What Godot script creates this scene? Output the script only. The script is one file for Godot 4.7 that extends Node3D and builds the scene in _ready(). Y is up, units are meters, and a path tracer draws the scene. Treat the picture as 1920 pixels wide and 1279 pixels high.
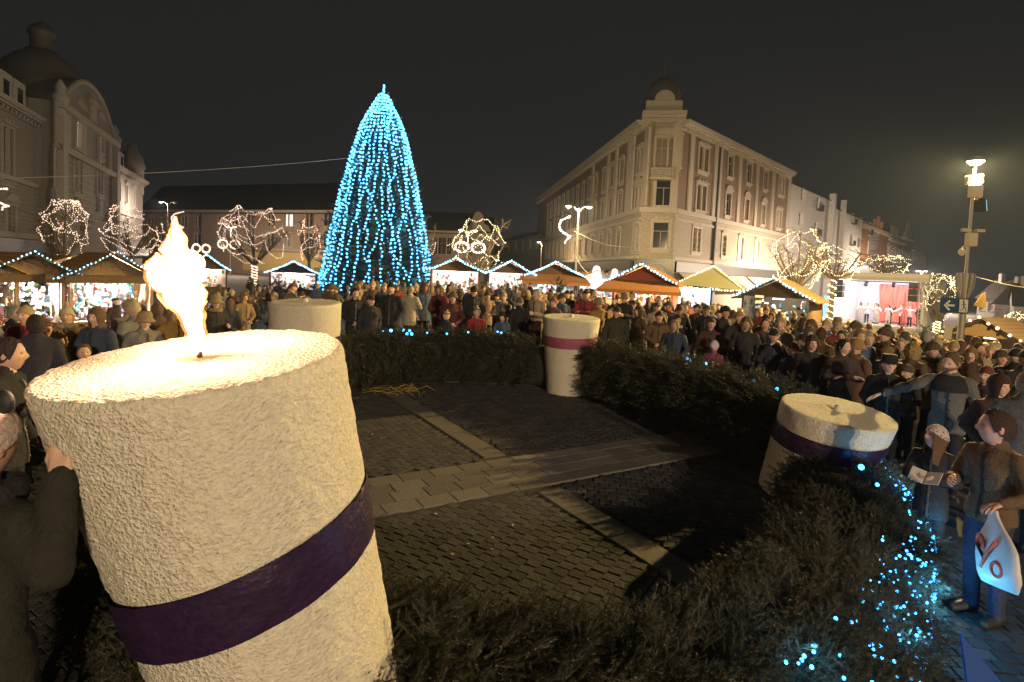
extends Node3D
# A Christmas market square at night, seen over an advent wreath of four great cotton candles.

const F := 1067.0
const EYE := Vector3(0, 2.5, 0)
var eye_basis := Basis.from_euler(Vector3(deg_to_rad(-3.0), 0, deg_to_rad(2.6)))
var M := {}
var rng := RandomNumberGenerator.new()
var noise := FastNoiseLite.new()


# ---------- where things stand ----------
func ground_y(x: float, z: float) -> float:
	var y := -2.3 * smoothstep(5.0, 28.0, x)
	y -= 0.8 * smoothstep(5.0, 14.0, -x)
	# a low swell where the first rows stand beyond the wreath
	y += 0.26 * smoothstep(12.7, 13.6, -z) * (1.0 - smoothstep(16.0, 22.0, -z)) * (1.0 - smoothstep(3.0, 7.0, absf(x + 0.5)))
	return y * smoothstep(-3.0, 6.0, -z)

func sight(u: float, v: float) -> Vector3:
	return eye_basis * Vector3((u - 960.0) / F, (564.0 - v) / F, -1.0)

func at(u: float, v: float, d: float) -> Vector3:
	return EYE + sight(u, v) * d

func floor_at(u: float, d: float, lift := 0.0) -> Vector3:
	var v := 510.0
	var p := at(u, v, d)
	for k in 6:
		v += (p.y - ground_y(p.x, p.z) - lift) * F / d
		p = at(u, v, d)
	return p

func head_spot(u: float, v: float, h: float) -> Vector3:
	var d := 1.6
	while d < 90.0:
		var q := at(u, v, d)
		if q.y - ground_y(q.x, q.z) - h <= 0.0:
			return Vector3(q.x, ground_y(q.x, q.z), q.z)
		d *= 1.004
	return floor_at(u, 60.0)


# ---------- meshes ----------
class Mb:
	var v := PackedVector3Array()
	var n := PackedVector3Array()
	var c := PackedColorArray()
	var t := PackedVector2Array()
	var i := PackedInt32Array()
	var tint := Color.WHITE
	func quad(a: Vector3, b: Vector3, p: Vector3, d: Vector3) -> void:
		# corners counter-clockwise as seen from outside
		var k := v.size()
		var nn := (b - a).cross(d - a)
		if nn.length_squared() < 1e-14:
			nn = (p - b).cross(a - b)
		nn = nn.normalized()
		v.append_array([a, b, p, d])
		n.append_array([nn, nn, nn, nn])
		c.append_array([tint, tint, tint, tint])
		var w := (b - a).length()
		var h := (d - a).length()
		t.append_array([Vector2(0, h), Vector2(w, h), Vector2(w, 0), Vector2(0, 0)])
		i.append_array([k, k + 2, k + 1, k, k + 3, k + 2])
	func tri(a: Vector3, b: Vector3, p: Vector3) -> void:
		var k := v.size()
		var nn := (b - a).cross(p - a).normalized()
		v.append_array([a, b, p])
		n.append_array([nn, nn, nn])
		c.append_array([tint, tint, tint])
		t.append_array([Vector2(a.x, a.y), Vector2(b.x, b.y), Vector2(p.x, p.y)])
		i.append_array([k, k + 2, k + 1])
	func box(at_: Vector3, s: Vector3, bs := Basis.IDENTITY, bev := 0.0) -> void:
		var h := s * 0.5
		if bev <= 0.0:
			var p: Array[Vector3] = []
			for q in 8:
				p.append(at_ + bs * Vector3(h.x * (1 if q & 1 else -1), h.y * (1 if q & 2 else -1), h.z * (1 if q & 4 else -1)))
			quad(p[4], p[5], p[7], p[6])
			quad(p[1], p[0], p[2], p[3])
			quad(p[5], p[1], p[3], p[7])
			quad(p[0], p[4], p[6], p[2])
			quad(p[6], p[7], p[3], p[2])
			quad(p[0], p[1], p[5], p[4])
			return
		# bevelled upper edges
		var lo: Array[Vector3] = []
		var mid: Array[Vector3] = []
		var top: Array[Vector3] = []
		for q in [[-1, 1], [1, 1], [1, -1], [-1, -1]]:
			lo.append(at_ + bs * Vector3(h.x * q[0], -h.y, h.z * q[1]))
			mid.append(at_ + bs * Vector3(h.x * q[0], h.y - bev, h.z * q[1]))
			top.append(at_ + bs * Vector3((h.x - bev) * q[0], h.y, (h.z - bev) * q[1]))
		for q in 4:
			var r := (q + 1) % 4
			quad(lo[q], lo[r], mid[r], mid[q])
			quad(mid[q], mid[r], top[r], top[q])
		quad(top[0], top[1], top[2], top[3])
	func grid(rows: Array, closed := false, flip := false) -> void:
		# rows of points, smooth; rows run "up", points run counter-clockwise as seen from outside/above
		var nr := rows.size()
		var nc: int = rows[0].size()
		var k := v.size()
		for r in nr:
			var row: PackedVector3Array = rows[r]
			var up: PackedVector3Array = rows[mini(r + 1, nr - 1)]
			var dn: PackedVector3Array = rows[maxi(r - 1, 0)]
			for q in nc:
				var qa := (q + 1) % nc if closed else mini(q + 1, nc - 1)
				var qb := (q - 1 + nc) % nc if closed else maxi(q - 1, 0)
				var nn := (row[qa] - row[qb]).cross(up[q] - dn[q])
				if nn.length_squared() < 1e-16:
					nn = (up[qa] + dn[qa] - up[qb] - dn[qb]).cross(up[q] - dn[q])
				if nn.length_squared() < 1e-16:
					nn = Vector3.UP
				nn = nn.normalized()
				v.append(row[q])
				n.append(-nn if flip else nn)
				c.append(tint)
				t.append(Vector2(float(q) / nc, float(r) / nr))
		for r in nr - 1:
			for q in (nc if closed else nc - 1):
				var a := k + r * nc + q
				var b := k + r * nc + (q + 1) % nc
				var e := a + nc
				var f := b + nc
				if flip:
					i.append_array([a, b, f, a, f, e])
				else:
					i.append_array([a, f, b, a, e, f])
	func tube(path: Array, radii: Array, sides := 6, caps := true) -> void:
		var rows := []
		var side := Vector3.ZERO
		for k in path.size():
			var d: Vector3 = path[mini(k + 1, path.size() - 1)] - path[maxi(k - 1, 0)]
			d = d.normalized()
			if side == Vector3.ZERO:
				side = d.cross(Vector3.RIGHT if absf(d.x) < 0.8 else Vector3.UP).normalized()
			side = (side - d * side.dot(d)).normalized()
			var o := d.cross(side)
			var row := PackedVector3Array()
			for s in sides:
				var a := TAU * s / sides
				row.append(path[k] + (side * cos(a) + o * sin(a)) * float(radii[k]))
			rows.append(row)
		grid(rows, true)
		if caps:
			for e in [0, path.size() - 1]:
				for s in range(1, sides - 1):
					var row: PackedVector3Array = rows[e]
					if e:
						tri(row[0], row[s], row[s + 1])
					else:
						tri(row[0], row[s + 1], row[s])
	func lathe(at_: Vector3, prof: Array, segs := 16, bs := Basis.IDENTITY, a0 := 0.0) -> void:
		# prof: [radius, height] from below
		var rows := []
		for p in prof:
			var row := PackedVector3Array()
			for s in segs:
				var a := TAU * s / segs + a0
				row.append(at_ + bs * Vector3(cos(a) * p[0], p[1], -sin(a) * p[0]))
			rows.append(row)
		grid(rows, true)
	func ball(at_: Vector3, r: Vector3, segs := 10, rings := 7, bs := Basis.IDENTITY) -> void:
		var rows := []
		for k in rings + 1:
			var b := PI * k / rings - PI / 2
			var row := PackedVector3Array()
			for s in segs:
				var a := TAU * s / segs
				row.append(at_ + bs * (Vector3(cos(a) * cos(b), sin(b), -sin(a) * cos(b)) * r))
			rows.append(row)
		grid(rows, true)
	func prism(poly: Array, x: Transform3D, depth: float) -> void:
		# poly of Vector2 counter-clockwise in the plane of x, pushed back along -z by depth
		var pts := PackedVector2Array(poly)
		var ix := Geometry2D.triangulate_polygon(pts)
		for k in range(0, ix.size(), 3):
			var a := pts[ix[k]]
			var b := pts[ix[k + 1]]
			var e := pts[ix[k + 2]]
			if (b - a).cross(e - a) < 0.0:
				var s := b
				b = e
				e = s
			tri(x * Vector3(a.x, a.y, 0), x * Vector3(b.x, b.y, 0), x * Vector3(e.x, e.y, 0))
			tri(x * Vector3(a.x, a.y, -depth), x * Vector3(e.x, e.y, -depth), x * Vector3(b.x, b.y, -depth))
		for k in pts.size():
			var a := pts[k]
			var b := pts[(k + 1) % pts.size()]
			quad(x * Vector3(a.x, a.y, -depth), x * Vector3(b.x, b.y, -depth), x * Vector3(b.x, b.y, 0), x * Vector3(a.x, a.y, 0))
	func add(o: Mb, x: Transform3D) -> void:
		var k := v.size()
		var nb := x.basis.inverse().transposed()
		for q in o.v.size():
			v.append(x * o.v[q])
			n.append((nb * o.n[q]).normalized())
		c.append_array(o.c)
		t.append_array(o.t)
		var fl := x.basis.determinant() < 0.0
		for q in range(0, o.i.size(), 3):
			i.append(k + o.i[q])
			i.append(k + o.i[q + (2 if fl else 1)])
			i.append(k + o.i[q + (1 if fl else 2)])
	func into(m: ArrayMesh, material: Material) -> ArrayMesh:
		if v.is_empty():
			return m
		var a := []
		a.resize(Mesh.ARRAY_MAX)
		a[Mesh.ARRAY_VERTEX] = v
		a[Mesh.ARRAY_NORMAL] = n
		a[Mesh.ARRAY_COLOR] = c
		a[Mesh.ARRAY_TEX_UV] = t
		a[Mesh.ARRAY_INDEX] = i
		m.add_surface_from_arrays(Mesh.PRIMITIVE_TRIANGLES, a)
		m.surface_set_material(m.get_surface_count() - 1, material)
		return m
	func mesh(material: Material) -> ArrayMesh:
		return into(ArrayMesh.new(), material)


# ---------- objects ----------
var taken := {}
func numbered(called: String) -> String:
	var k: int = taken.get(called, -1) + 1
	taken[called] = k
	return called if k == 0 else "%s_%03d" % [called, k]

func tag(o: Node3D, label: String, category: String, group := "") -> Node3D:
	o.set_meta("label", label)
	o.set_meta("category", category)
	if group:
		o.set_meta("group", group)
	return o

func thing(called: String, label: String, category: String, where := Vector3.ZERO, turn := 0.0, group := "") -> Node3D:
	var o := Node3D.new()
	o.name = numbered(called)
	add_child(o)
	o.position = where
	o.rotation.y = turn
	return tag(o, label, category, group)

func part(called: String, m: Mesh, parent: Node3D, where := Transform3D.IDENTITY) -> MeshInstance3D:
	var o := MeshInstance3D.new()
	var used: Dictionary = parent.get_meta("_n") if parent.has_meta("_n") else {}
	var k: int = used.get(called, -1) + 1
	used[called] = k
	parent.set_meta("_n", used)
	o.name = called if k == 0 else "%s_%03d" % [called, k]
	o.mesh = m
	o.transform = where
	parent.add_child(o)
	return o

func single(called: String, m: Mesh, label := "", category := "", group := "") -> MeshInstance3D:
	var o := MeshInstance3D.new()
	o.name = numbered(called)
	o.mesh = m
	add_child(o)
	if label:
		tag(o, label, category, group)
	return o

func struct(called: String, m: Mesh) -> MeshInstance3D:
	var o := single(called, m)
	o.set_meta("kind", "structure")
	return o

func copy(o: Node3D, label := "") -> Node3D:
	var r: Node3D = o.duplicate()
	r.name = numbered(String(o.name).rstrip("0123456789").rstrip("_"))
	add_child(r)
	if label:
		r.set_meta("label", label)
	return r

func many(called: String, m: Mesh, where: Array, parent: Node3D, tints := PackedColorArray()) -> MultiMeshInstance3D:
	var mm := MultiMesh.new()
	mm.transform_format = MultiMesh.TRANSFORM_3D
	mm.use_colors = tints.size() > 0
	mm.mesh = m
	mm.instance_count = where.size()
	for k in where.size():
		mm.set_instance_transform(k, where[k])
		if tints.size():
			mm.set_instance_color(k, tints[k])
	var o := MultiMeshInstance3D.new()
	o.name = called
	o.multimesh = mm
	o.set_meta("kind", "stuff")
	parent.add_child(o, true)
	return o

func omni(where: Vector3, color: Color, energy: float, size := 0.1, reach := 60.0) -> OmniLight3D:
	var l := OmniLight3D.new()
	l.name = numbered("lamp_light")
	l.position = where
	l.light_color = color
	l.light_energy = energy
	l.light_size = size
	l.omni_range = reach
	l.omni_attenuation = 2.0
	l.shadow_enabled = true
	add_child(l)
	return l


# ---------- materials ----------
func lin(r: float, g: float, b: float) -> Color:
	return Color(r, g, b).linear_to_srgb()

func mat(r: float, g: float, b: float, rough := 0.85, metal := 0.0) -> StandardMaterial3D:
	var m := StandardMaterial3D.new()
	m.albedo_color = lin(r, g, b)
	m.roughness = rough
	m.metallic = metal
	m.vertex_color_use_as_albedo = true
	return m

func glow(r: float, g: float, b: float, energy: float) -> StandardMaterial3D:
	var m := StandardMaterial3D.new()
	m.albedo_color = lin(r, g, b)
	m.emission_enabled = true
	m.emission = lin(r, g, b)
	m.emission_energy_multiplier = energy
	m.roughness = 0.4
	return m

func picture(freq: float, octaves: int, lo: float, hi: float, size := 512, kind := FastNoiseLite.TYPE_SIMPLEX_SMOOTH, seed_ := 1) -> ImageTexture:
	var f := FastNoiseLite.new()
	f.seed = seed_
	f.noise_type = kind
	f.frequency = freq
	f.fractal_octaves = octaves
	var im := f.get_seamless_image(size, size)
	im.convert(Image.FORMAT_RGB8)
	var b := im.get_data()
	for k in b.size():
		b[k] = int(255.0 * lerpf(lo, hi, b[k] / 255.0))
	return ImageTexture.create_from_image(Image.create_from_data(size, size, false, Image.FORMAT_RGB8, b))

func textured(m: StandardMaterial3D, tex: Texture2D, scale: float, bump: Texture2D = null, bump_cm := 0.0, world := true) -> StandardMaterial3D:
	m.albedo_texture = tex
	m.uv1_triplanar = true
	m.uv1_world_triplanar = world
	m.uv1_scale = Vector3.ONE * scale
	if bump:
		m.heightmap_enabled = true
		m.heightmap_texture = bump
		m.heightmap_scale = bump_cm
	return m


func _ready() -> void:
	var cam := Camera3D.new()
	cam.name = "camera"
	cam.projection = Camera3D.PROJECTION_FRUSTUM
	cam.near = 0.05
	cam.far = 900.0
	cam.size = 0.05 * 1279.0 / F
	cam.frustum_offset = Vector2(0, -0.05 * 75.5 / F)
	cam.position = EYE
	cam.basis = eye_basis
	add_child(cam)
	cam.current = true
	var env := Environment.new()
	env.background_mode = Environment.BG_SKY
	var sky := ProceduralSkyMaterial.new()
	sky.sky_top_color = lin(0.0128, 0.0130, 0.0131)
	sky.sky_horizon_color = lin(0.0140, 0.0138, 0.0134)
	sky.sky_curve = 0.12
	sky.ground_bottom_color = lin(0.012, 0.011, 0.010)
	sky.ground_horizon_color = lin(0.0140, 0.0138, 0.0134)
	sky.sun_angle_max = 1.0
	env.sky = Sky.new()
	env.sky.sky_material = sky
	env.tonemap_mode = Environment.TONE_MAPPER_LINEAR
	env.tonemap_exposure = 1.0
	env.sdfgi_enabled = true
	env.ssao_enabled = true
	env.ssil_enabled = true
	var we := WorldEnvironment.new()
	we.name = "night_air"
	we.environment = env
	add_child(we)
	rng.seed = 20131201
	noise.seed = 7
	noise.frequency = 1.0
	env.fog_enabled = true
	env.fog_density = 0.00030
	env.fog_light_color = Color(0.80, 0.88, 1.0)
	make_materials()
	build_ground()
	build_buildings()
	build_lamps()
	build_fir()
	build_trees()
	build_stage_and_stalls()
	build_wreath()
	build_crowd()
	build_wreath_lights()
	build_straw()


func build_stage_and_stalls() -> void:
	make_bodies()
	build_stage()
	build_market()


func make_materials() -> void:
	var fine := picture(0.03, 4, 0.72, 1.0)
	var grain := picture(0.12, 3, 0.80, 1.0, 256, FastNoiseLite.TYPE_SIMPLEX_SMOOTH, 3)
	var rough := picture(0.05, 5, 0.0, 1.0, 512, FastNoiseLite.TYPE_PERLIN, 5)
	M.fine = fine
	M.grain = grain
	M.rough = rough
	M.asphalt = textured(mat(0.17, 0.16, 0.14, 0.9), fine, 0.35, rough, 1.0)
	M.sett = []
	for k in 4:
		var g := 0.038 + 0.011 * k
		M.sett.append(textured(mat(g, g * 0.97, g * 0.93, 0.95), grain, 1.4, rough, 0.6))
	M.slab = []
	for k in 3:
		var g := 0.15 + 0.03 * k
		M.slab.append(textured(mat(g, g * 0.90, g * 0.76, 0.8), grain, 1.1, rough, 0.4))
	M.joint = mat(0.03, 0.028, 0.025, 1.0)
	M.cotton = textured(mat(0.78, 0.71, 0.57, 0.95), picture(0.05, 4, 0.82, 1.0, 512, FastNoiseLite.TYPE_PERLIN, 9), 1.7, picture(0.07, 3, 0.0, 1.0, 512, FastNoiseLite.TYPE_CELLULAR, 11), 1.5, false)
	M.ribbon_dark = textured(mat(0.036, 0.016, 0.058, 0.34), fine, 1.5, rough, 0.35, false)
	M.ribbon_pink = mat(0.30, 0.075, 0.14, 0.45)
	M.wick = mat(0.62, 0.58, 0.5, 0.9)
	M.needle = mat(0.027, 0.032, 0.012, 0.6)
	M.twig = mat(0.07, 0.05, 0.03, 0.9)
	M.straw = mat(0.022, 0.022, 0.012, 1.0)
	M.flame = glow(1.0, 0.80, 0.52, 3.6)
	M.flame_skin = glow(1.0, 0.40, 0.13, 1.3)
	M.flame_skin.transparency = BaseMaterial3D.TRANSPARENCY_ALPHA
	M.flame_skin.albedo_color.a = 0.22
	M.flame_skin.roughness = 1.0
	M.led_blue = glow(0.05, 0.40, 1.0, 10.0)
	M.led_tree = glow(0.11, 0.54, 1.0, 4.4)
	M.led_white = glow(1.0, 0.92, 0.86, 3.0)
	M.led_gold = glow(1.0, 0.84, 0.50, 2.2)
	M.led_warm = glow(1.0, 0.70, 0.52, 1.7)
	M.wire = mat(0.05, 0.05, 0.05, 0.7)
	M.wood = textured(mat(0.30, 0.19, 0.10, 0.8), fine, 0.7, rough, 0.3)
	M.trim_dark = mat(0.12, 0.11, 0.10, 0.4, 0.5)
	M.trim = mat(0.50, 0.43, 0.32, 0.8)
	M.black = mat(0.02, 0.02, 0.02, 0.6)


func build_ground() -> void:
	var b := Mb.new()
	var rows := []
	for r in range(0, 97):
		var row := PackedVector3Array()
		var z := 40.0 - 1.0 * r if r < 90 else -50.0 - pow(r - 89.0, 2.0) * 10.0
		for q in range(-60, 61):
			var x := 1.0 * q if absi(q) < 40 else signf(q) * (40.0 + pow(absf(q) - 40.0, 2.0) * 1.1)
			row.append(Vector3(x, ground_y(x, z) - 0.03, z))
		rows.append(row)
	b.grid(rows, false)
	struct("ground", b.mesh(M.asphalt))
	# paving inside the wreath: a diagonal band of pale slabs, a narrow strip across it, and small setts
	var pave := Node3D.new()
	pave.name = "paving"
	pave.set_meta("kind", "structure")
	add_child(pave)
	var bed := Mb.new()
	bed.box(Vector3(0.4, -0.022, -7.4), Vector3(10.4, 0.03, 11.2))
	part("bedding", bed.mesh(M.joint), pave)
	var ang := deg_to_rad(31.0)
	var uu := Vector3(cos(ang), 0, -sin(ang))
	var vv := Vector3(sin(ang), 0, cos(ang))
	var o := Vector3(0.15, 0, -6.95)
	var ub := Basis(uu, Vector3.UP, vv)
	var inside := func(p: Vector3) -> bool:
		return p.x > -4.6 and p.x < 4.6 and p.z < -2.2 and p.z > -12.4
	var slabs := []
	for k in 4:
		var m := Mb.new()
		m.box(Vector3.ZERO, Vector3(0.385, 0.05, 0.248), Basis.IDENTITY, 0.006)
		slabs.append(m.mesh(M.slab[k % 3]))
	for r in 4:
		for q in range(-16, 17):
			var p: Vector3 = o + uu * (q * 0.392 + 0.15 * (r % 2) + 0.06 * r) + vv * (r * 0.254 - 0.38)
			if inside.call(p):
				p.y = -0.008 + rng.randf_range(-0.002, 0.002)
				part("paving_slab", slabs[rng.randi() % 4], pave, Transform3D(ub, p))
	var strip := Mb.new()
	strip.box(Vector3.ZERO, Vector3(0.33, 0.05, 0.62), Basis.IDENTITY, 0.006)
	var sm := strip.mesh(M.slab[0])
	for q in range(-14, 14):
		var along := q * 0.627 + 0.31
		if absf(along) < 0.75:
			continue
		var p := o + vv * along + uu * (0.05)
		if inside.call(p):
			p.y = -0.010
			part("paving_slab", sm, pave, Transform3D(ub, p))
	var setts := []
	for k in 8:
		var m := Mb.new()
		m.box(Vector3.ZERO, Vector3(0.117 + rng.randf_range(-0.005, 0.004), 0.06, 0.117 + rng.randf_range(-0.005, 0.004)), Basis.IDENTITY, 0.004)
		setts.append(m)
	var set_mesh := []
	for k in 8:
		set_mesh.append(setts[k].mesh(M.sett[k % 4]))
	var rest := [Mb.new(), Mb.new(), Mb.new(), Mb.new()]
	var spots := []
	for field in 2:
		# the setts run one way left of the strip and another way right of it
		var sa := deg_to_rad(58.0 if field == 0 else -8.0)
		var su := Vector3(cos(sa), 0, -sin(sa))
		var sv := Vector3(sin(sa), 0, cos(sa))
		for r in range(-75, 75):
			for q in range(-75, 75):
				var p := o + su * (q * 0.127 + 0.0635 * (r % 2) + 0.01 * sin(r * 3.7)) + sv * (r * 0.127)
				var e := p - o
				if not inside.call(p) or absf(e.dot(vv)) < 0.57 or absf(e.dot(uu) - 0.05) < 0.23 or (e.dot(uu) > 0.05) != (field == 1):
					continue
				spots.append([p, su, sv])
	spots.sort_custom(func(a, b2): return (a[0] as Vector3).distance_squared_to(EYE + Vector3(0.3, 0, -1.5)) < (b2[0] as Vector3).distance_squared_to(EYE + Vector3(0.3, 0, -1.5)))
	var k_single := 0
	for sp in spots:
		var p: Vector3 = sp[0]
		var k := rng.randi() % 8
		var x := Transform3D(Basis(sp[1], Vector3.UP, sp[2]).rotated(Vector3.UP, rng.randf_range(-0.04, 0.04)).rotated(Vector3(1, 0, 0.3).normalized(), rng.randf_range(-0.025, 0.025)), p + Vector3(0, -0.021 + rng.randf_range(-0.003, 0.003), 0))
		if k_single < 200 and p.z < -3.6:
			part("sett", set_mesh[k], pave, x)
			k_single += 1
		else:
			rest[k % 4].add(setts[k], x)
	for k in 4:
		var r := part("setts", rest[k].mesh(M.sett[k]), pave)
		r.set_meta("kind", "stuff")


# a fir sprig of about 0.24 m along +y: a twig with flat needles to both sides and above
func sprig_mesh(seed_: int, n: int, length: float, needle: float) -> ArrayMesh:
	var g := RandomNumberGenerator.new()
	g.seed = seed_
	var b := Mb.new()
	var w := Mb.new()
	w.tube([Vector3.ZERO, Vector3(0.004, length * 0.5, 0.006), Vector3(0, length, 0.0)], [0.004, 0.003, 0.0012], 4, false)
	for k in n:
		var f := (k + 0.5) / n
		var y := length * f
		var a := g.randf_range(0, TAU)
		var dir := Vector3(cos(a), g.randf_range(0.35, 0.9), sin(a) * 0.75).normalized()
		var l := needle * (1.0 - 0.35 * f) * g.randf_range(0.75, 1.15)
		var p := Vector3(0, y, 0)
		var side := dir.cross(Vector3(g.randf() - 0.5, g.randf() - 0.5, g.randf() - 0.5)).normalized() * needle * 0.055
		var s := g.randf_range(0.7, 1.25)
		b.tint = Color(s, s * g.randf_range(0.92, 1.05), s)
		b.tri(p - side, p + side, p + dir * l + side * 0.3)
		b.tri(p - side, p + dir * l + side * 0.3, p + dir * l - side * 0.3)
	var m := b.mesh(M.needle)
	return w.into(m, M.twig)


# a fir branch of about 0.36 m along +y: side twigs in one plane, all set thickly with short needles
func branch_mesh(seed_: int, step: float, needle: float, thick: float) -> ArrayMesh:
	var g := RandomNumberGenerator.new()
	g.seed = seed_
	var b := Mb.new()
	var w := Mb.new()
	var twigs := [[Vector3.ZERO, Vector3(0.0, 0.36, 0.02)]]
	for k in 7:
		var y := 0.05 + 0.036 * k
		var s := 1.0 if k % 2 else -1.0
		var l := 0.17 * (1.0 - 0.10 * k) * g.randf_range(0.8, 1.15)
		twigs.append([Vector3(0, y, 0.01), Vector3(s * l * 0.72, y + l * 0.70, g.randf_range(-0.02, 0.03))])
	for t in twigs:
		var a: Vector3 = t[0]
		var e: Vector3 = t[1]
		var l := a.distance_to(e)
		var d := (e - a) / l
		w.tube([a, e], [0.0035, 0.0012], 3, false)
		var n := int(l / step)
		for k in n:
			var p := a.lerp(e, (k + 0.5) / n)
			for s: float in [-1.0, 1.0, 0.0]:
				var side := d.cross(Vector3(0, 0, 1)).normalized() * s
				var dir := (side * 0.85 + d * 0.60 + Vector3(0, 0, (0.75 if s == 0.0 else 0.15) + g.randf_range(-0.2, 0.2))).normalized()
				var o := dir.cross(Vector3(g.randf() - 0.5, g.randf() - 0.5, g.randf() - 0.5)).normalized() * needle * thick
				var c := g.randf_range(0.65, 1.35)
				b.tint = Color(c * g.randf_range(0.95, 1.2), c, c)
				b.tri(p - o, p + o, p + dir * needle * g.randf_range(0.8, 1.15))
	var m := b.mesh(M.needle)
	return w.into(m, M.twig)


var wreath := Curve3D.new()
var candle_at := []

func build_wreath() -> void:
	var pts := [Vector3(0.3, 0, -2.75), Vector3(1.2, 0, -2.85), Vector3(1.95, 0, -3.5), Vector3(2.75, 0, -4.5), Vector3(3.5, 0, -5.6), Vector3(3.8, 0, -6.8), Vector3(3.45, 0, -8.4), Vector3(2.8, 0, -10.0), Vector3(2.1, 0, -11.2), Vector3(1.2, 0, -12.1), Vector3(-0.5, 0, -12.5), Vector3(-2.2, 0, -12.0), Vector3(-3.5, 0, -10.6), Vector3(-4.3, 0, -8.6), Vector3(-4.3, 0, -6.0), Vector3(-3.1, 0, -4.7), Vector3(-1.4, 0, -3.2)]
	var np := pts.size()
	for k in np + 1:
		var t: Vector3 = (pts[(k + 1) % np] - pts[(k - 1 + np) % np]) / 6.0
		wreath.add_point(pts[k % np], -t, t)
	wreath.bake_interval = 0.1
	candle_at = [Vector3(-1.18, 0, -2.70), Vector3(-3.6, 0, -10.0), Vector3(1.25, 0, -11.9), Vector3(3.8, 0, -6.7)]
	var w := Node3D.new()
	w.name = "advent_wreath"
	add_child(w)
	tag(w, "huge ring of dark green fir branches laid round the paving and the four candles", "wreath")
	var core := Mb.new()
	var rows := []
	var total := wreath.get_baked_length()
	for s in 121:
		var x := wreath.sample_baked_with_rotation(total * s / 120.0, true)
		var row := PackedVector3Array()
		for q in 12:
			var a := TAU * q / 12.0
			var hh := wreath_height(x.origin)
			row.append(x.origin + x.basis.x * cos(a) * 0.37 + Vector3.UP * (hh * 0.42 + sin(a) * hh * 0.40))
		rows.append(row)
	core.grid(rows, true)
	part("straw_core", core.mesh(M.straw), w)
	var sprigs := []
	for k in 4:
		sprigs.append(branch_mesh(40 + k, 0.0075, 0.026, 0.065))
	var far_sprigs := []
	for k in 3:
		far_sprigs.append(branch_mesh(50 + k, 0.016, 0.032, 0.12))
	var near_x := [[], [], [], []]
	var far_x := [[], [], []]
	for k in 15000:
		var s := rng.randf() * total
		var x := wreath.sample_baked_with_rotation(s, true)
		var a := rng.randf_range(-0.5, PI + 0.5)
		var hh := wreath_height(x.origin)
		var out := x.basis.x * cos(a) * 0.46 + Vector3.UP * sin(a) * hh * 0.46
		var p := x.origin + Vector3.UP * hh * 0.46 + out * rng.randf_range(0.8, 1.06)
		p.y = maxf(p.y, 0.02)
		var skip := false
		for c in 4:
			var q: Vector3 = p - candle_at[c]
			if Vector2(q.x, q.z).length() < (0.50 if c == 0 else 0.50 + 0.12 * minf(1.0, p.y / 0.9) if c == 2 else 0.62):
				skip = true
		# the wreath opens a little in front of the far candle and the right candle
		if (p - Vector3(1.15, 0.5, -11.2)).length() < 0.42 + rng.randf() * 0.15 or Vector2(p.x - 3.2, p.z + 6.5).length() < 0.45:
			skip = true
		if skip:
			continue
		# branches lie shingled along the ring, tips turned a little outwards and down
		var nn := out.normalized()
		var dir := (nn * rng.randf_range(0.10, 0.55) - x.basis.z * rng.randf_range(0.2, 1.0) + x.basis.x * signf(cos(a)) * rng.randf_range(0.0, 0.8) + Vector3(rng.randf() - 0.5, rng.randf() - 0.6, rng.randf() - 0.5) * 0.7).normalized()
		var zz := (nn - dir * nn.dot(dir)).normalized()
		var bs := Basis(dir.cross(zz), dir, zz).rotated(dir, rng.randf_range(-0.6, 0.6))
		bs = bs.scaled(Vector3.ONE * rng.randf_range(0.6, 1.05))
		if p.distance_to(EYE) < 7.0:
			near_x[k % 4].append(Transform3D(bs, p))
		elif k % 2 == 0 or p.distance_to(EYE) < 9.5:
			far_x[k % 3].append(Transform3D(bs.scaled(Vector3.ONE * 1.2), p))
	for k in 4:
		many("fir_sprigs", sprigs[k], near_x[k], w)
	for k in 3:
		many("fir_sprigs", far_sprigs[k], far_x[k], w)
	# candles
	build_candle("advent_candle", "huge white cotton covered candle with a burning flame and a dark purple ribbon", candle_at[0], 0.60, 0.47, 2.08, [1.06, 1.31], M.ribbon_dark, 230, 130, 5.0, 0.30, 0.21, 6.0)
	build_candle("advent_candle", "white cotton candle with a dark ribbon standing behind the burning one", candle_at[1], 0.60, 0.57, 1.80, [1.02, 1.22], M.ribbon_dark, 90, 50, 0.0)
	build_candle("advent_candle", "white cotton candle with a pinkish red ribbon at the far side of the wreath", candle_at[2], 0.60, 0.44, 1.60, [1.02, 1.24], M.ribbon_pink, 90, 50, 0.0)
	build_candle("advent_candle", "low leaning white candle with a purple ribbon touched by a bearded man", candle_at[3], 0.60, 0.54, 1.06, [0.62, 0.83], M.ribbon_dark, 130, 70, -3.0, -0.16, 0.0, 7.0)
	build_flame()


func wreath_height(p: Vector3) -> float:
	var right := smoothstep(1.6, 2.8, p.x) * smoothstep(-7.4, -6.6, p.z)
	return lerpf(0.63, 1.12, smoothstep(3.0, 9.0, -p.z)) * lerpf(1.0, 0.62, right)


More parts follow.
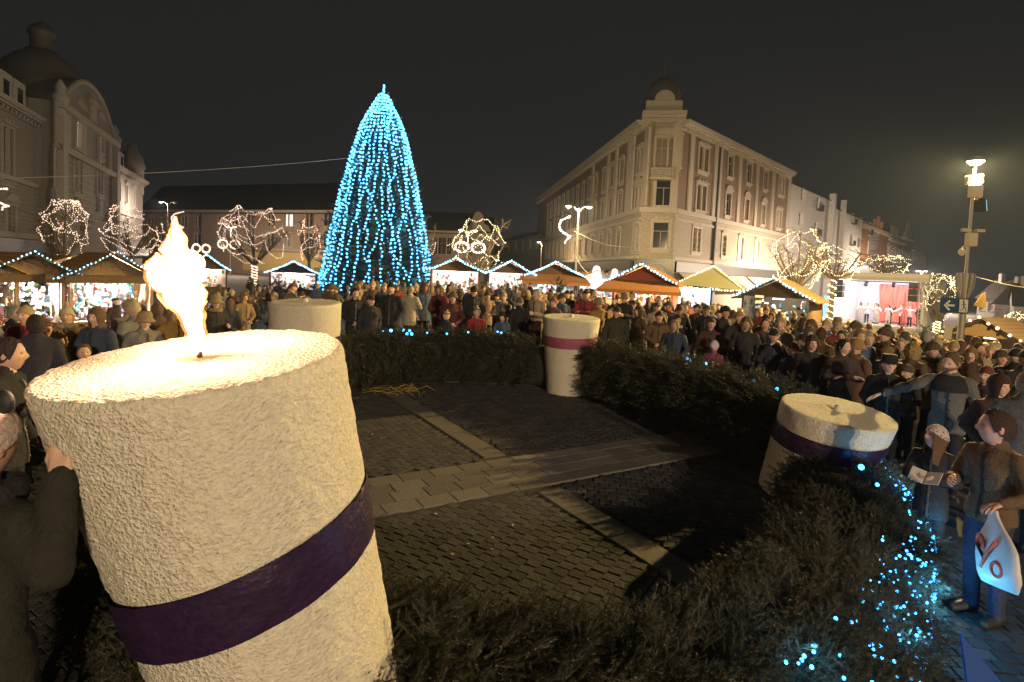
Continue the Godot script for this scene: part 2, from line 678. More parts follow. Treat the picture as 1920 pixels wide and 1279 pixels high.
func build_candle(called: String, label: String, where: Vector3, r1: float, r0: float, h: float, band: Array, ribbon: Material, segs: int, rings: int, lean: float, slant := 0.0, tilt := 0.0, nod := 3.0) -> void:
	var o := thing(called, label, "candle", where, 0.0, "")
	o.rotation_degrees = Vector3(nod, 0, lean)
	var rows := []
	for k in rings + 1:
		# up the side, over a rounded rim and to the middle of the top
		var f := float(k) / rings
		var rr := 0.0
		var y := 0.0
		var nu := Vector3.ZERO
		if f < 0.72:
			var e := f / 0.72
			y = h * 0.985 * e
			rr = lerpf(r0, r1, e)
			nu = Vector3(1, 0, 0)
		else:
			var e := (f - 0.72) / 0.28
			rr = r1 * (1.0 - pow(e, 1.3)) + 0.0005
			y = h - 0.015 * exp(-e * 30.0) * h
			nu = Vector3(0, 1, 0)
		var row := PackedVector3Array()
		for s in segs:
			var a := TAU * s / segs
			var p := Vector3(cos(a) * rr, y, -sin(a) * rr)
			var nn := Vector3(cos(a) * nu.x, nu.y, -sin(a) * nu.x)
			var q := p * 9.0
			var d := noise.get_noise_3d(q.x, q.y, q.z) * 0.008 + noise.get_noise_3d(q.x * 3.1, q.y * 3.1, q.z * 3.1) * 0.006 + noise.get_noise_3d(q.x * 7.3, q.y * 7.3, q.z * 7.3) * 0.004
			var yb := y - tilt * p.x
			if yb > band[0] - 0.015 and yb < band[1] + 0.015 and nu.x > 0.5:
				d = -0.004
			row.append(p + nn * d + Vector3(slant * (1.0 - y / h), 0, 0))
		rows.append(row)
	var b := Mb.new()
	b.grid(rows, true)
	part("cotton_body", b.mesh(M.cotton), o)
	var rb := Mb.new()
	rows = []
	for k in 9:
		var f := k / 8.0
		var y: float = lerpf(band[0], band[1], f)
		var row := PackedVector3Array()
		for s in 96:
			var a := TAU * s / 96
			var y2 := y + tilt * cos(a) * lerpf(r0, r1, y / h)
			var rr := lerpf(r0, r1, y2 / h) + 0.010 + 0.004 * sin(f * PI) + 0.006 * noise.get_noise_2d(a * 3.0, f * 4.0 + a) + 0.004 * noise.get_noise_2d(a * 14.0, f * 2.0) + (0.006 if a > 4.05 and a < 4.5 else 0.0)
			row.append(Vector3(cos(a) * rr + slant * (1.0 - y2 / h), y2 + 0.012 * sin(a + 1.0), -sin(a) * rr))
		rows.append(row)
	rb.grid(rows, true)
	part("ribbon", rb.mesh(ribbon), o)
	if h < 2.0:
		var wk := Mb.new()
		wk.lathe(Vector3(0, h - 0.02, 0), [[0.045, 0], [0.042, 0.07], [0.02, 0.085], [0.001, 0.087]], 10)
		part("wick", wk.mesh(M.wick), o)
	else:
		var wk := Mb.new()
		wk.lathe(Vector3(0, h - 0.02, 0), [[0.014, 0], [0.012, 0.04], [0.001, 0.045]], 8)
		part("wick", wk.mesh(M.black), o)


func build_flame() -> void:
	var base := Vector3(-1.405, 2.07, -2.47)
	var o := thing("flame", "tall wind blown white hot flame burning on the nearest candle", "flame", base)
	# centre line of each tongue: sideways, height, half width, half depth
	var tongues := [
		["flame_body", [[-0.01, 0.20, 0.050, 0.045], [-0.025, 0.24, 0.066, 0.055], [-0.050, 0.29, 0.058, 0.05], [-0.066, 0.34, 0.062, 0.05], [-0.064, 0.39, 0.052, 0.045], [-0.056, 0.44, 0.040, 0.034], [-0.052, 0.48, 0.028, 0.026], [-0.048, 0.52, 0.022, 0.02], [-0.060, 0.56, 0.010, 0.009], [-0.068, 0.60, 0.002, 0.002]]],
		["flame_foot", [[0.02, 0.0, 0.014, 0.012], [0.03, 0.04, 0.024, 0.022], [0.035, 0.09, 0.032, 0.028], [0.024, 0.14, 0.036, 0.033], [0.0, 0.19, 0.044, 0.04], [-0.015, 0.23, 0.046, 0.042]]],
		["flame_tongue", [[-0.10, 0.27, 0.03, 0.03], [-0.145, 0.33, 0.036, 0.03], [-0.160, 0.38, 0.024, 0.02], [-0.150, 0.42, 0.010, 0.01], [-0.146, 0.44, 0.002, 0.002]]],
		["flame_tongue", [[-0.075, 0.40, 0.02, 0.02], [-0.10, 0.45, 0.020, 0.018], [-0.10, 0.49, 0.010, 0.01], [-0.092, 0.52, 0.002, 0.002]]],
		["flame_tongue", [[0.0, 0.18, 0.03, 0.03], [0.045, 0.235, 0.022, 0.02], [0.060, 0.28, 0.010, 0.01], [0.058, 0.31, 0.002, 0.002]]],
		["flame_tongue", [[-0.02, 0.30, 0.04, 0.03], [0.025, 0.36, 0.036, 0.03], [0.030, 0.41, 0.022, 0.02], [0.012, 0.46, 0.003, 0.003]]]]
	for tg in tongues:
		var sp: Array = tg[1]
		var b := Mb.new()
		var rows := []
		for k in 37:
			var f := k / 36.0 * (sp.size() - 1)
			var j := int(minf(f, sp.size() - 2))
			var a0: Array = sp[j]
			var a1: Array = sp[j + 1]
			var e := f - j
			e = e * e * (3 - 2 * e)
			var row := PackedVector3Array()
			for s in 28:
				var a := TAU * s / 28
				var y := lerpf(a0[1], a1[1], e)
				var wob := 1.0 + 0.30 * noise.get_noise_3d(cos(a) * 1.3, y * 9.0, sin(a) * 1.3) + 0.20 * noise.get_noise_3d(cos(a) * 3, y * 16.0, sin(a) * 3) + 0.04 * noise.get_noise_3d(cos(a) * 9, y * 70.0, sin(a) * 9)
				row.append(Vector3(lerpf(a0[0], a1[0], e) + 0.012 * noise.get_noise_2d(y * 18.0, 3.0) + cos(a) * lerpf(a0[2], a1[2], e) * wob, y, -sin(a) * lerpf(a0[3], a1[3], e) * wob))
			rows.append(row)
		b.grid(rows, true)
		part(tg[0], b.mesh(M.flame), o)
		var fr := Mb.new()
		for r in rows.size():
			var mid := Vector3.ZERO
			for q in rows[r]:
				mid += q / 28.0
			for q in 28:
				rows[r][q] = mid + (rows[r][q] - mid) * 1.24 + (rows[r][q] - mid).normalized() * 0.004
		fr.grid(rows, true)
		part("flame_fringe", fr.mesh(M.flame_skin), o)
	omni(base + Vector3(-0.05, 0.36, 0), lin(1.0, 0.62, 0.38), 2.9, 0.06)


func build_wreath_lights() -> void:
	# blue lights on the outer side of the wreath at the right and along its far rim
	var total := wreath.get_baked_length()
	for k in 3:
		var o := thing("light_string", ["blue lights scattered over the fir branches at the bottom right", "blue lights down the outer right flank of the wreath", "blue lights along the far rim of the wreath"][k], "lights")
		var where := []
		if k < 2:
			for q in [200, 150][k]:
				var s := total * (rng.randf_range(0.030, 0.125) if k == 0 else rng.randf_range(0.115, 0.215))
				var x := wreath.sample_baked_with_rotation(s, true)
				var away := Vector3(x.origin.x, 0, x.origin.z + 7.4).normalized()
				var a := rng.randf_range(-0.2, 1.15) if k == 0 else rng.randf_range(0.0, 0.9)
				var hh := wreath_height(x.origin)
				where.append(x.origin + Vector3.UP * hh * 0.46 + away * cos(a) * 0.63 + Vector3.UP * sin(a) * hh * 0.66)
		else:
			for q in [[718, 621, 11.8], [733, 620, 11.9], [756, 619, 11.9], [768, 620, 11.9], [763, 626, 11.8], [772, 626, 11.8], [801, 624, 12.0], [838, 626, 12.0], [878, 623, 12.2], [933, 622, 12.3], [940, 624, 12.3], [1288, 672, 10.6], [1294, 676, 10.5], [1316, 678, 10.2], [1325, 682, 10.0], [1347, 691, 9.5], [1354, 694, 9.4], [1360, 693, 9.4], [1393, 704, 8.9], [1402, 719, 8.7], [1408, 717, 8.7], [1414, 714, 8.6], [1457, 730, 8.0], [1615, 876, 5.9], [1645, 909, 5.4]]:
				where.append(at(q[0], q[1], q[2]))
		var xs := []
		for p in where:
			xs.append(Transform3D(Basis.IDENTITY.scaled(Vector3.ONE * rng.randf_range(0.40, 0.85) * (1.0 if k < 2 else 2.8)), p))
		var b := Mb.new()
		b.ball(Vector3.ZERO, Vector3.ONE * 0.0135, 8, 5)
		many("bulbs", b.mesh(M.led_blue), xs, o)
		if k < 2:
			for q in 6:
				omni((where[q * 24 + 3] as Vector3) + Vector3(0.04, 0.09, 0.04), lin(0.10, 0.52, 1.0), 0.10, 0.03)


func build_straw() -> void:
	# straw that has worked loose from the foot of the wreath
	var b := Mb.new()
	for k in 26:
		var c := floor_at(rng.randf_range(690.0, 810.0), rng.randf_range(10.9, 11.6), 0.02)
		if k > 16:
			c = floor_at(rng.randf_range(748.0, 785.0), rng.randf_range(11.2, 11.5), 0.03)
		var a := rng.randf() * TAU
		var d := Vector3(cos(a), 0, sin(a)) * rng.randf_range(0.1, 0.28)
		b.tube([c - d, c + Vector3(0, rng.randf_range(0.0, 0.12), 0), c + d], [0.006, 0.007, 0.004], 4)
	var o := single("loose_straw", b.mesh(mat(0.42, 0.30, 0.08, 0.8)), "loose yellow straw lying at the foot of the far side of the wreath", "straw")
	o.set_meta("kind", "stuff")

	# scraps and leaves trodden into the paving
	var l := Mb.new()
	for k in 46:
		var p := Vector3(rng.randf_range(-3.2, 2.8), 0.016, rng.randf_range(-11.0, -3.8))
		var a := rng.randf() * TAU
		var e := Vector3(cos(a), 0.1, sin(a)) * rng.randf_range(0.012, 0.04)
		var f := Vector3(-sin(a), 0.15, cos(a)) * rng.randf_range(0.008, 0.025)
		l.tint = Color(1, rng.randf_range(0.75, 1.0), rng.randf_range(0.4, 0.9))
		l.tri(p - e, p + f, p + e)
		l.tri(p - e, p + e, p - f)
	var lo := single("litter", l.mesh(mat(0.40, 0.36, 0.26, 0.8)), "small leaves and paper scraps scattered over the dark paving", "litter")
	lo.set_meta("kind", "stuff")


# ---------- bodies: a field of tapered capsules meshed as surface nets ----------
class Field:
	var o: Vector3
	var s: float
	var nx: int
	var ny: int
	var nz: int
	var d := PackedFloat32Array()
	var g := PackedByteArray()
	var near := PackedFloat32Array()
	func _init(lo: Vector3, hi: Vector3, cell: float) -> void:
		o = lo
		s = cell
		nx = int((hi.x - lo.x) / cell) + 2
		ny = int((hi.y - lo.y) / cell) + 2
		nz = int((hi.z - lo.z) / cell) + 2
		d.resize(nx * ny * nz)
		d.fill(9.0)
		near.resize(nx * ny * nz)
		near.fill(9.0)
		g.resize(nx * ny * nz)
	func bone(a: Vector3, b: Vector3, ra: float, rb: float, group: int, flat := 1.0, k := 0.03, cut := -9.0) -> void:
		var m := 2.5 * s + k
		var r := maxf(ra, rb) + m
		var lo := (a.min(b) - Vector3(r, r, r) - o) / s
		var hi := (a.max(b) + Vector3(r, r, r) - o) / s
		var x0 := maxi(int(lo.x), 0)
		var y0 := maxi(int(lo.y), 0)
		var z0 := maxi(int(lo.z), 0)
		var x1 := mini(int(hi.x) + 1, nx - 1)
		var y1 := mini(int(hi.y) + 1, ny - 1)
		var z1 := mini(int(hi.z) + 1, nz - 1)
		var ab := b - a
		ab.z /= flat
		var l2 := maxf(ab.length_squared(), 1e-9)
		var inv := 1.0 / flat
		var scale := 1.0 if flat >= 1.0 else 0.86
		var rd := rb - ra
		for z in range(z0, z1 + 1):
			var pz := (o.z + z * s - a.z) * inv
			for y in range(y0, y1 + 1):
				var py := o.y + y * s - a.y
				var at_ := (z * ny + y) * nx
				for x in range(x0, x1 + 1):
					var p := Vector3(o.x + x * s - a.x, py, pz)
					var t := clampf(p.dot(ab) / l2, 0.0, 1.0)
					var e := ((p - ab * t).length() - ra - rd * t) * scale
					if cut > -8.0:
						e = maxf(e, cut - o.y - y * s)
					var q := at_ + x
					var w := d[q]
					if e < near[q]:
						near[q] = e
						g[q] = group
					if w > 8.0:
						d[q] = e
					else:
						var h := maxf(k - absf(e - w), 0.0) / k
						d[q] = minf(e, w) - h * h * k * 0.25
	func mesh_into(out: Array, fold: FastNoiseLite, amp: float, hem := 9.0) -> void:
		# out: one Mb for each group
		var id := PackedInt32Array()
		id.resize(nx * ny * nz)
		id.fill(-1)
		var pos := PackedVector3Array()
		var nor := PackedVector3Array()
		var grp := PackedByteArray()
		var sy := nx
		var sz := nx * ny
		for z in range(1, nz - 2):
			for y in range(1, ny - 2):
				for x in range(1, nx - 2):
					var q := z * sz + y * sy + x
					var v0 := d[q]
					if v0 > 2.0 * s or v0 < -2.0 * s:
						continue
					var v1 := d[q + 1]
					var v2 := d[q + sy]
					var v3 := d[q + sy + 1]
					var v4 := d[q + sz]
					var v5 := d[q + sz + 1]
					var v6 := d[q + sz + sy]
					var v7 := d[q + sz + sy + 1]
					var inside := int(v0 < 0.0) + int(v1 < 0.0) + int(v2 < 0.0) + int(v3 < 0.0) + int(v4 < 0.0) + int(v5 < 0.0) + int(v6 < 0.0) + int(v7 < 0.0)
					if inside == 0 or inside == 8:
						continue
					var sum := Vector3.ZERO
					var n := 0
					if (v0 < 0.0) != (v1 < 0.0):
						sum += Vector3(v0 / (v0 - v1), 0, 0)
						n += 1
					if (v2 < 0.0) != (v3 < 0.0):
						sum += Vector3(v2 / (v2 - v3), 1, 0)
						n += 1
					if (v4 < 0.0) != (v5 < 0.0):
						sum += Vector3(v4 / (v4 - v5), 0, 1)
						n += 1
					if (v6 < 0.0) != (v7 < 0.0):
						sum += Vector3(v6 / (v6 - v7), 1, 1)
						n += 1
					if (v0 < 0.0) != (v2 < 0.0):
						sum += Vector3(0, v0 / (v0 - v2), 0)
						n += 1
					if (v1 < 0.0) != (v3 < 0.0):
						sum += Vector3(1, v1 / (v1 - v3), 0)
						n += 1
					if (v4 < 0.0) != (v6 < 0.0):
						sum += Vector3(0, v4 / (v4 - v6), 1)
						n += 1
					if (v5 < 0.0) != (v7 < 0.0):
						sum += Vector3(1, v5 / (v5 - v7), 1)
						n += 1
					if (v0 < 0.0) != (v4 < 0.0):
						sum += Vector3(0, 0, v0 / (v0 - v4))
						n += 1
					if (v1 < 0.0) != (v5 < 0.0):
						sum += Vector3(1, 0, v1 / (v1 - v5))
						n += 1
					if (v2 < 0.0) != (v6 < 0.0):
						sum += Vector3(0, 1, v2 / (v2 - v6))
						n += 1
					if (v3 < 0.0) != (v7 < 0.0):
						sum += Vector3(1, 1, v3 / (v3 - v7))
						n += 1
					sum /= n
					id[q] = pos.size()
					var p := o + (Vector3(x, y, z) + sum) * s
					var gr := Vector3(v1 + v3 + v5 + v7 - v0 - v2 - v4 - v6, v2 + v3 + v6 + v7 - v0 - v1 - v4 - v5, v4 + v5 + v6 + v7 - v0 - v1 - v2 - v3).normalized()
					var gg := g[q]
					if gg == 2 and p.y > hem - 0.01:
						gg = 1
					if amp > 0.0 and (gg == 1 or gg == 2):
						var f := fold.get_noise_3d(p.x * 14.0, p.y * 7.0, p.z * 14.0)
						p += gr * f * amp
						gr = (gr + Vector3(fold.get_noise_3d(p.x * 14.0 + 9.0, p.y * 9.0, p.z * 14.0), fold.get_noise_3d(p.x * 14.0, p.y * 9.0 + 9.0, p.z * 14.0), fold.get_noise_3d(p.x * 14.0, p.y * 9.0, p.z * 14.0 + 9.0)) * 0.35).normalized()
					pos.append(p)
					nor.append(gr)
					grp.append(gg)
		# one quad round each crossed edge
		var maps := []
		for k in out.size():
			maps.append({})
		for z in range(2, nz - 2):
			for y in range(2, ny - 2):
				for x in range(2, nx - 2):
					var q := z * sz + y * sy + x
					if absf(d[q]) > 2.0 * s:
						continue
					var a := d[q] < 0.0
					for axis in 3:
						var step: int = [1, sy, sz][axis]
						if a == (d[q + step] < 0.0):
							continue
						var e: int = [sy, sz, 1][axis]
						var f: int = [sz, 1, sy][axis]
						var c := [id[q], id[q - e], id[q - e - f], id[q - f]]
						if c[0] < 0 or c[1] < 0 or c[2] < 0 or c[3] < 0:
							continue
						if not a:
							c.reverse()
						var k: int = grp[c[0]]
						var b: Mb = out[k]
						var mp: Dictionary = maps[k]
						var w := []
						for j in 4:
							if not mp.has(c[j]):
								mp[c[j]] = b.v.size()
								b.v.append(pos[c[j]])
								b.n.append(nor[c[j]])
								b.c.append(b.tint)
								b.t.append(Vector2(pos[c[j]].x, pos[c[j]].y))
							w.append(mp[c[j]])
						b.i.append_array([w[0], w[2], w[1], w[0], w[3], w[2]])


func head_shape(sex: int, beard := false) -> Mb:
	# centred between chin and crown, facing +z; sex 0 man, 1 woman, 2 child
	var b := Mb.new()
	var rows := []
	var cols := []
	var nr := 26
	var nc := 36
	for r in nr + 1:
		var el := -PI / 2 + PI * r / nr
		var row := PackedVector3Array()
		var rc := PackedColorArray()
		for q in nc:
			var w := TAU * q / nc
			var az := w - 0.42 * sin(w)          # closer together at the front
			var p := Vector3(sin(az) * cos(el), sin(el), cos(az) * cos(el))
			var x := p.x * 0.076
			var y := p.y * 0.118
			var z := p.z * (0.094 if p.z > 0 else 0.104)
			if sex == 2:
				x *= 1.04
			x *= lerpf(1.0, 0.70 if sex else 0.76, smoothstep(-0.1, -1.0, p.y))
			if p.z < 0:
				z *= lerpf(1.0, 0.62, smoothstep(0.0, -0.9, p.y))
			elif p.y < 0:
				z *= lerpf(1.0, 1.05, smoothstep(-0.2, -0.8, p.y))
			var out := 0.0
			var f := maxf(0.0, p.z)
			if f > 0.25:
				var nw := 0.011 + 0.006 * smoothstep(0.02, -0.025, y)
				var ny := smoothstep(0.036, -0.016, y) * smoothstep(-0.036, -0.022, y)
				out += 0.024 * exp(-x * x / (nw * nw)) * ny
				out += 0.004 * exp(-pow((y - 0.036) / 0.010, 2)) * exp(-x * x / 0.0025)
				for s in [-1, 1]:
					out -= 0.009 * exp(-(pow((x - s * 0.031) / 0.015, 2) + pow((y - 0.017) / 0.011, 2)))
					out += 0.004 * exp(-(pow((x - s * 0.044) / 0.018, 2) + pow((y + 0.018) / 0.018, 2)))
				out += 0.0045 * exp(-(pow(x / 0.022, 2) + pow((y + 0.051) / 0.008, 2)))
				out += 0.003 * exp(-(pow(x / 0.020, 2) + pow((y + 0.063) / 0.006, 2)))
				out += 0.007 * exp(-(pow(x / 0.022, 2) + pow((y + 0.098) / 0.016, 2)))
			row.append(Vector3(x, y, z + out))
			var c := Color(1, 1, 1)
			if f > 0.3:
				var lips := exp(-(pow(x / 0.021, 2) + pow((y + 0.056) / 0.008, 2)))
				c = c.lerp(Color(0.62, 0.34, 0.34), 0.8 * smoothstep(0.35, 0.8, lips))
				for s in [-1, 1]:
					var br := exp(-(pow((x - s * 0.032) / 0.019, 2) + pow((y - 0.037 + absf(x - s * 0.032) * 0.2) / 0.006, 2)))
					c = c.lerp(Color(0.16, 0.12, 0.10), 0.85 * smoothstep(0.35, 0.8, br))
					var ey := exp(-(pow((x - s * 0.031) / 0.013, 2) + pow((y - 0.016) / 0.008, 2)))
					c = c.lerp(Color(0.30, 0.22, 0.19), 0.75 * smoothstep(0.3, 0.8, ey))
					c = c.lerp(Color(1.0, 0.70, 0.64), 0.4 * exp(-(pow((x - s * 0.042) / 0.02, 2) + pow((y + 0.025) / 0.02, 2))))
			if beard and y < -0.03 and p.z > -0.2:
				c = c.lerp(Color(0.26, 0.18, 0.12), 0.85 * smoothstep(-0.028, -0.048, y + 0.25 * maxf(0.0, absf(x) - 0.02) * -1.0))
			rc.append(c)
		rows.append(row)
		cols.append(rc)
	b.grid(rows, true)
	for r in nr + 1:
		for q in nc:
			b.c[r * nc + q] = cols[r][q]
	for s in [-1, 1]:
		b.tint = Color(0.94, 0.80, 0.78)
		b.ball(Vector3(0.076 * s, -0.004, -0.006), Vector3(0.010, 0.030, 0.018), 8, 6)
		b.tint = Color(0.82, 0.84, 0.86)
		b.ball(Vector3(0.031 * s, 0.0165, 0.0725), Vector3(0.0125, 0.008, 0.0105), 8, 6)
		b.tint = Color(0.05, 0.04, 0.035)
		b.ball(Vector3(0.031 * s, 0.0165, 0.0805), Vector3(0.0058, 0.0062, 0.004), 8, 4)
	b.tint = Color.WHITE
	return b


func hand_shape() -> Mb:
	# wrist at the origin, fingers along -y, palm towards +z, thumb at +x; relaxed and curled
	var f := Field.new(Vector3(-0.075, -0.21, -0.05), Vector3(0.085, 0.04, 0.085), 0.0055)
	f.bone(Vector3(0, 0.03, 0), Vector3(0, -0.02, 0), 0.026, 0.027, 0, 0.75, 0.012)
	f.bone(Vector3(-0.012, -0.03, 0), Vector3(-0.022, -0.085, 0.004), 0.022, 0.018, 0, 0.7, 0.012)
	f.bone(Vector3(0.012, -0.03, 0), Vector3(0.022, -0.085, 0.004), 0.022, 0.018, 0, 0.7, 0.012)
	var len := [0.074, 0.084, 0.078, 0.060]
	for k in 4:
		var x := 0.031 - 0.0205 * k
		var l: float = len[k]
		var a := Vector3(x, -0.088 + 0.006 * absf(k - 1.3), 0.004)
		var c1 := a + Vector3(0.002 * (1.5 - k), -0.46 * l, 0.12 * l)
		var c2 := c1 + Vector3(0, -0.28 * l, 0.20 * l)
		var c3 := c2 + Vector3(0, -0.12 * l, 0.24 * l)
		f.bone(a, c1, 0.0098, 0.0088, 0, 1.0, 0.004)
		f.bone(c1, c2, 0.0088, 0.0080, 0, 1.0, 0.003)
		f.bone(c2, c3, 0.0080, 0.0070, 0, 1.0, 0.003)
	f.bone(Vector3(0.022, -0.025, 0.008), Vector3(0.046, -0.058, 0.022), 0.015, 0.0115, 0, 1.0, 0.008)
	f.bone(Vector3(0.046, -0.058, 0.022), Vector3(0.050, -0.092, 0.032), 0.0110, 0.0088, 0, 1.0, 0.004)
	var b := Mb.new()
	f.mesh_into([b], noise, 0.0)
	return b


var hand: Mb
var heads := {}

# arms: [elbow, wrist] for the left (+x) and the right (-x) arm, given with x outwards
const ARM := {
	"down": [Vector3(0.255, 1.13, -0.03), Vector3(0.255, 0.87, 0.05)],
	"pocket": [Vector3(0.272, 1.13, -0.07), Vector3(0.175, 0.955, 0.105)],
	"clasp": [Vector3(0.275, 1.13, 0.03), Vector3(0.055, 0.99, 0.20)],
	"hold": [Vector3(0.26, 1.12, 0.06), Vector3(0.13, 1.16, 0.29)],
	"camera": [Vector3(0.25, 1.20, 0.16), Vector3(0.085, 1.46, 0.24)],
	"fold": [Vector3(0.28, 1.15, 0.06), Vector3(-0.08, 1.17, 0.18)],
	"out": [Vector3(0.36, 1.20, 0.14), Vector3(0.44, 1.16, 0.38)],
	"lift": [Vector3(0.42, 1.32, 0.10), Vector3(0.50, 1.58, 0.16)],
}

func make_body(p: Dictionary) -> Dictionary:
	# {sex, arms: [left, right], girth, coat: hem height, yaw, pitch, beard, cell, kid}
	var w: float = p.get("girth", 1.0)
	var hem: float = p.get("coat", 0.78)
	var cell: float = p.get("cell", 0.024)
	var kid: bool = p.get("kid", false)
	var lo := Vector3(-0.62, -0.02, -0.36)
	var hi := Vector3(0.62, 1.62, 0.66)
	var f := Field.new(lo - Vector3.ONE * cell * 3, hi, cell)
	var legs := 1.0
	# legs and shoes
	for s in [-1.0, 1.0]:
		f.bone(Vector3(0.085 * s, 0.90, 0), Vector3(0.098 * s, 0.50, 0.012), 0.092, 0.070, 2, 1.0, 0.03)
		f.bone(Vector3(0.098 * s, 0.50, 0.012), Vector3(0.105 * s, 0.09, -0.02), 0.068, 0.056, 2, 1.0, 0.02)
		f.bone(Vector3(0.105 * s, 0.055, -0.045), Vector3(0.125 * s, 0.042, 0.15), 0.052, 0.042, 3, 1.0, 0.015)
	# trunk and coat
	f.bone(Vector3(0, 0.98, 0), Vector3(0, 1.30, 0.01), 0.152 * w, 0.172 * w, 1, 0.70, 0.035)
	f.bone(Vector3(-0.130, 1.375, -0.005), Vector3(0.130, 1.375, -0.005), 0.084, 0.084, 1, 0.88, 0.05)
	f.bone(Vector3(0, 1.30, 0), Vector3(0, 1.44, -0.01), 0.13, 0.080, 1, 0.8, 0.05)
	var steps := 3
	for k in steps:
		var y0 := lerpf(1.0, hem, float(k) / steps)
		var y1 := lerpf(1.0, hem, float(k + 1) / steps)
		f.bone(Vector3(0, y0, 0), Vector3(0, y1, 0), 0.158 * w + 0.02 * k / 3.0, 0.165 * w + 0.02 * (k + 1) / 3.0 + 0.03 * (1.0 - hem), 1, 0.76, 0.02, hem)
	if p.get("puffy", false):
		for k in 5:
			f.bone(Vector3(-0.04, 0.86 + k * 0.115, 0), Vector3(0.04, 0.86 + k * 0.115, 0), 0.158 * w, 0.158 * w, 1, 0.80, 0.012)
	# neck and collar
	f.bone(Vector3(0, 1.42, -0.005), Vector3(0, 1.54, 0.012), 0.062, 0.056, 0, 1.0, 0.02)
	f.bone(Vector3(0, 1.425, -0.012), Vector3(0, 1.472, -0.012), 0.094, 0.082, 1, 0.95, 0.02)
	var hands := []
	for k in 2:
		var s := 1.0 if k == 0 else -1.0
		var kind = p.arms[k]
		var e: Vector3
		var wr: Vector3
		if kind is Array:
			e = kind[0]
			wr = kind[1]
		else:
			e = ARM[kind][0]
			wr = ARM[kind][1]
		e.x *= s
		wr.x *= s
		var sh := Vector3(0.178 * s, 1.378, -0.005)
		f.bone(sh, e, 0.074, 0.060, 1, 1.0, 0.022)
		f.bone(e, e.lerp(wr, 0.97), 0.060, 0.047, 1, 1.0, 0.015)
		if not (kind is String and kind == "pocket"):
			hands.append([e, wr, s, kind])
	var out := [Mb.new(), Mb.new(), Mb.new(), Mb.new()]
	f.mesh_into(out, noise, p.get("fold", 0.016), hem)
	for h in hands:
		var dir: Vector3 = (h[1] - h[0]).normalized()
		var palm: Vector3 = Vector3(-h[2], 0, 0.2) if h[3] is String and h[3] in ["down", "clasp", "hold", "camera"] else Vector3(0, -1, 0.2)
		var z := (palm - dir * palm.dot(dir)).normalized()
		var y := -dir
		var x := y.cross(z)
		var hb := Basis(x, y, z)
		if x.dot(Vector3.UP) < -0.2 or (h[2] < 0.0 and absf(x.dot(Vector3.UP)) < 0.2):
			hb = Basis(-x, y, z)
		out[0].add(hand, Transform3D(hb, h[1]))
	var big: float = 1.22 if kid else 1.06
	var hx := Transform3D(Basis.from_euler(Vector3(deg_to_rad(p.get("pitch", 0.0)), deg_to_rad(p.get("yaw", 0.0)), deg_to_rad(p.get("roll", 0.0)))).scaled(Vector3.ONE * big), Vector3(0, 1.612 if not kid else 1.63, 0.022))
	var key := "%d%s" % [p.sex, p.get("beard", false)]
	if not heads.has(key):
		heads[key] = head_shape(p.sex, p.get("beard", false))
	out[0].add(heads[key], hx)
	# where the coat closes in front: a strip that follows its surface
	var pk := Mb.new()
	var left := []
	for k in 30:
		var y := lerpf(hem + 0.015, 1.43, k / 29.0)
		var z := 0.0
		for q: Vector3 in out[1].v:
			if absf(q.x) < 0.03 and absf(q.y - y) < 0.025 and q.z < 0.20:
				z = maxf(z, q.z)
		left.append(Vector3(0, y, z + 0.004))
	for k in 29:
		var e := Vector3(0.012, 0, 0)
		pk.quad(left[k] - e, left[k] + e, left[k + 1] + e, left[k + 1] - e)
	for k in range(2, 28, 5):
		pk.ball(left[k] + Vector3(0.022, 0, 0), Vector3(0.009, 0.009, 0.005), 6, 4)
	var m := ArrayMesh.new()
	for k in 4:
		out[k].into(m, null)
	return {"mesh": m, "head": hx, "placket": pk.mesh(null)}


# ---------- hair and hats, in the head's own axes ----------
func shell(limit: Callable, grow: Vector3, lump: float, freq: float, stripes := [], drop = null) -> Mb:
	# a cap over the skull: limit(azimuth) is the elevation where it ends
	var b := Mb.new()
	var rows := []
	var nc := 44
	for r in range(-2, 20):
		var row := PackedVector3Array()
		for q in nc:
			var az := TAU * q / nc
			var l: float = limit.call(az)
			var el := lerpf(l, PI / 2, maxf(r, 0) / 19.0)
			var p := Vector3(sin(az) * cos(el), sin(el), cos(az) * cos(el))
			var g := grow
			if r == -2:
				g = Vector3.ONE * 0.96
			elif r == -1:
				g = grow * 0.985
			var d := Vector3(p.x * 0.078 * g.x, p.y * 0.120 * g.y, p.z * (0.096 if p.z > 0 else 0.106) * g.z)
			if r >= 0 and lump > 0.0:
				d += p * lump * 0.7 * noise.get_noise_3d(p.x * freq * 4.5, p.y * freq * 1.6, p.z * freq * 4.5)
				d += p * lump * noise.get_noise_3d(p.x * freq, p.y * freq, p.z * freq)
			if r < 1 and drop != null:
				d.y -= float(drop.call(az)) * (1.0 if r < 0 else 0.5)
			row.append(d)
		rows.append(row)
	b.grid(rows, true)
	if stripes.size():
		for r in 22:
			for q in nc:
				b.c[r * nc + q] = stripes[clampi(int((r - 2) * stripes.size() / 19.0), 0, stripes.size() - 1)]
	return b

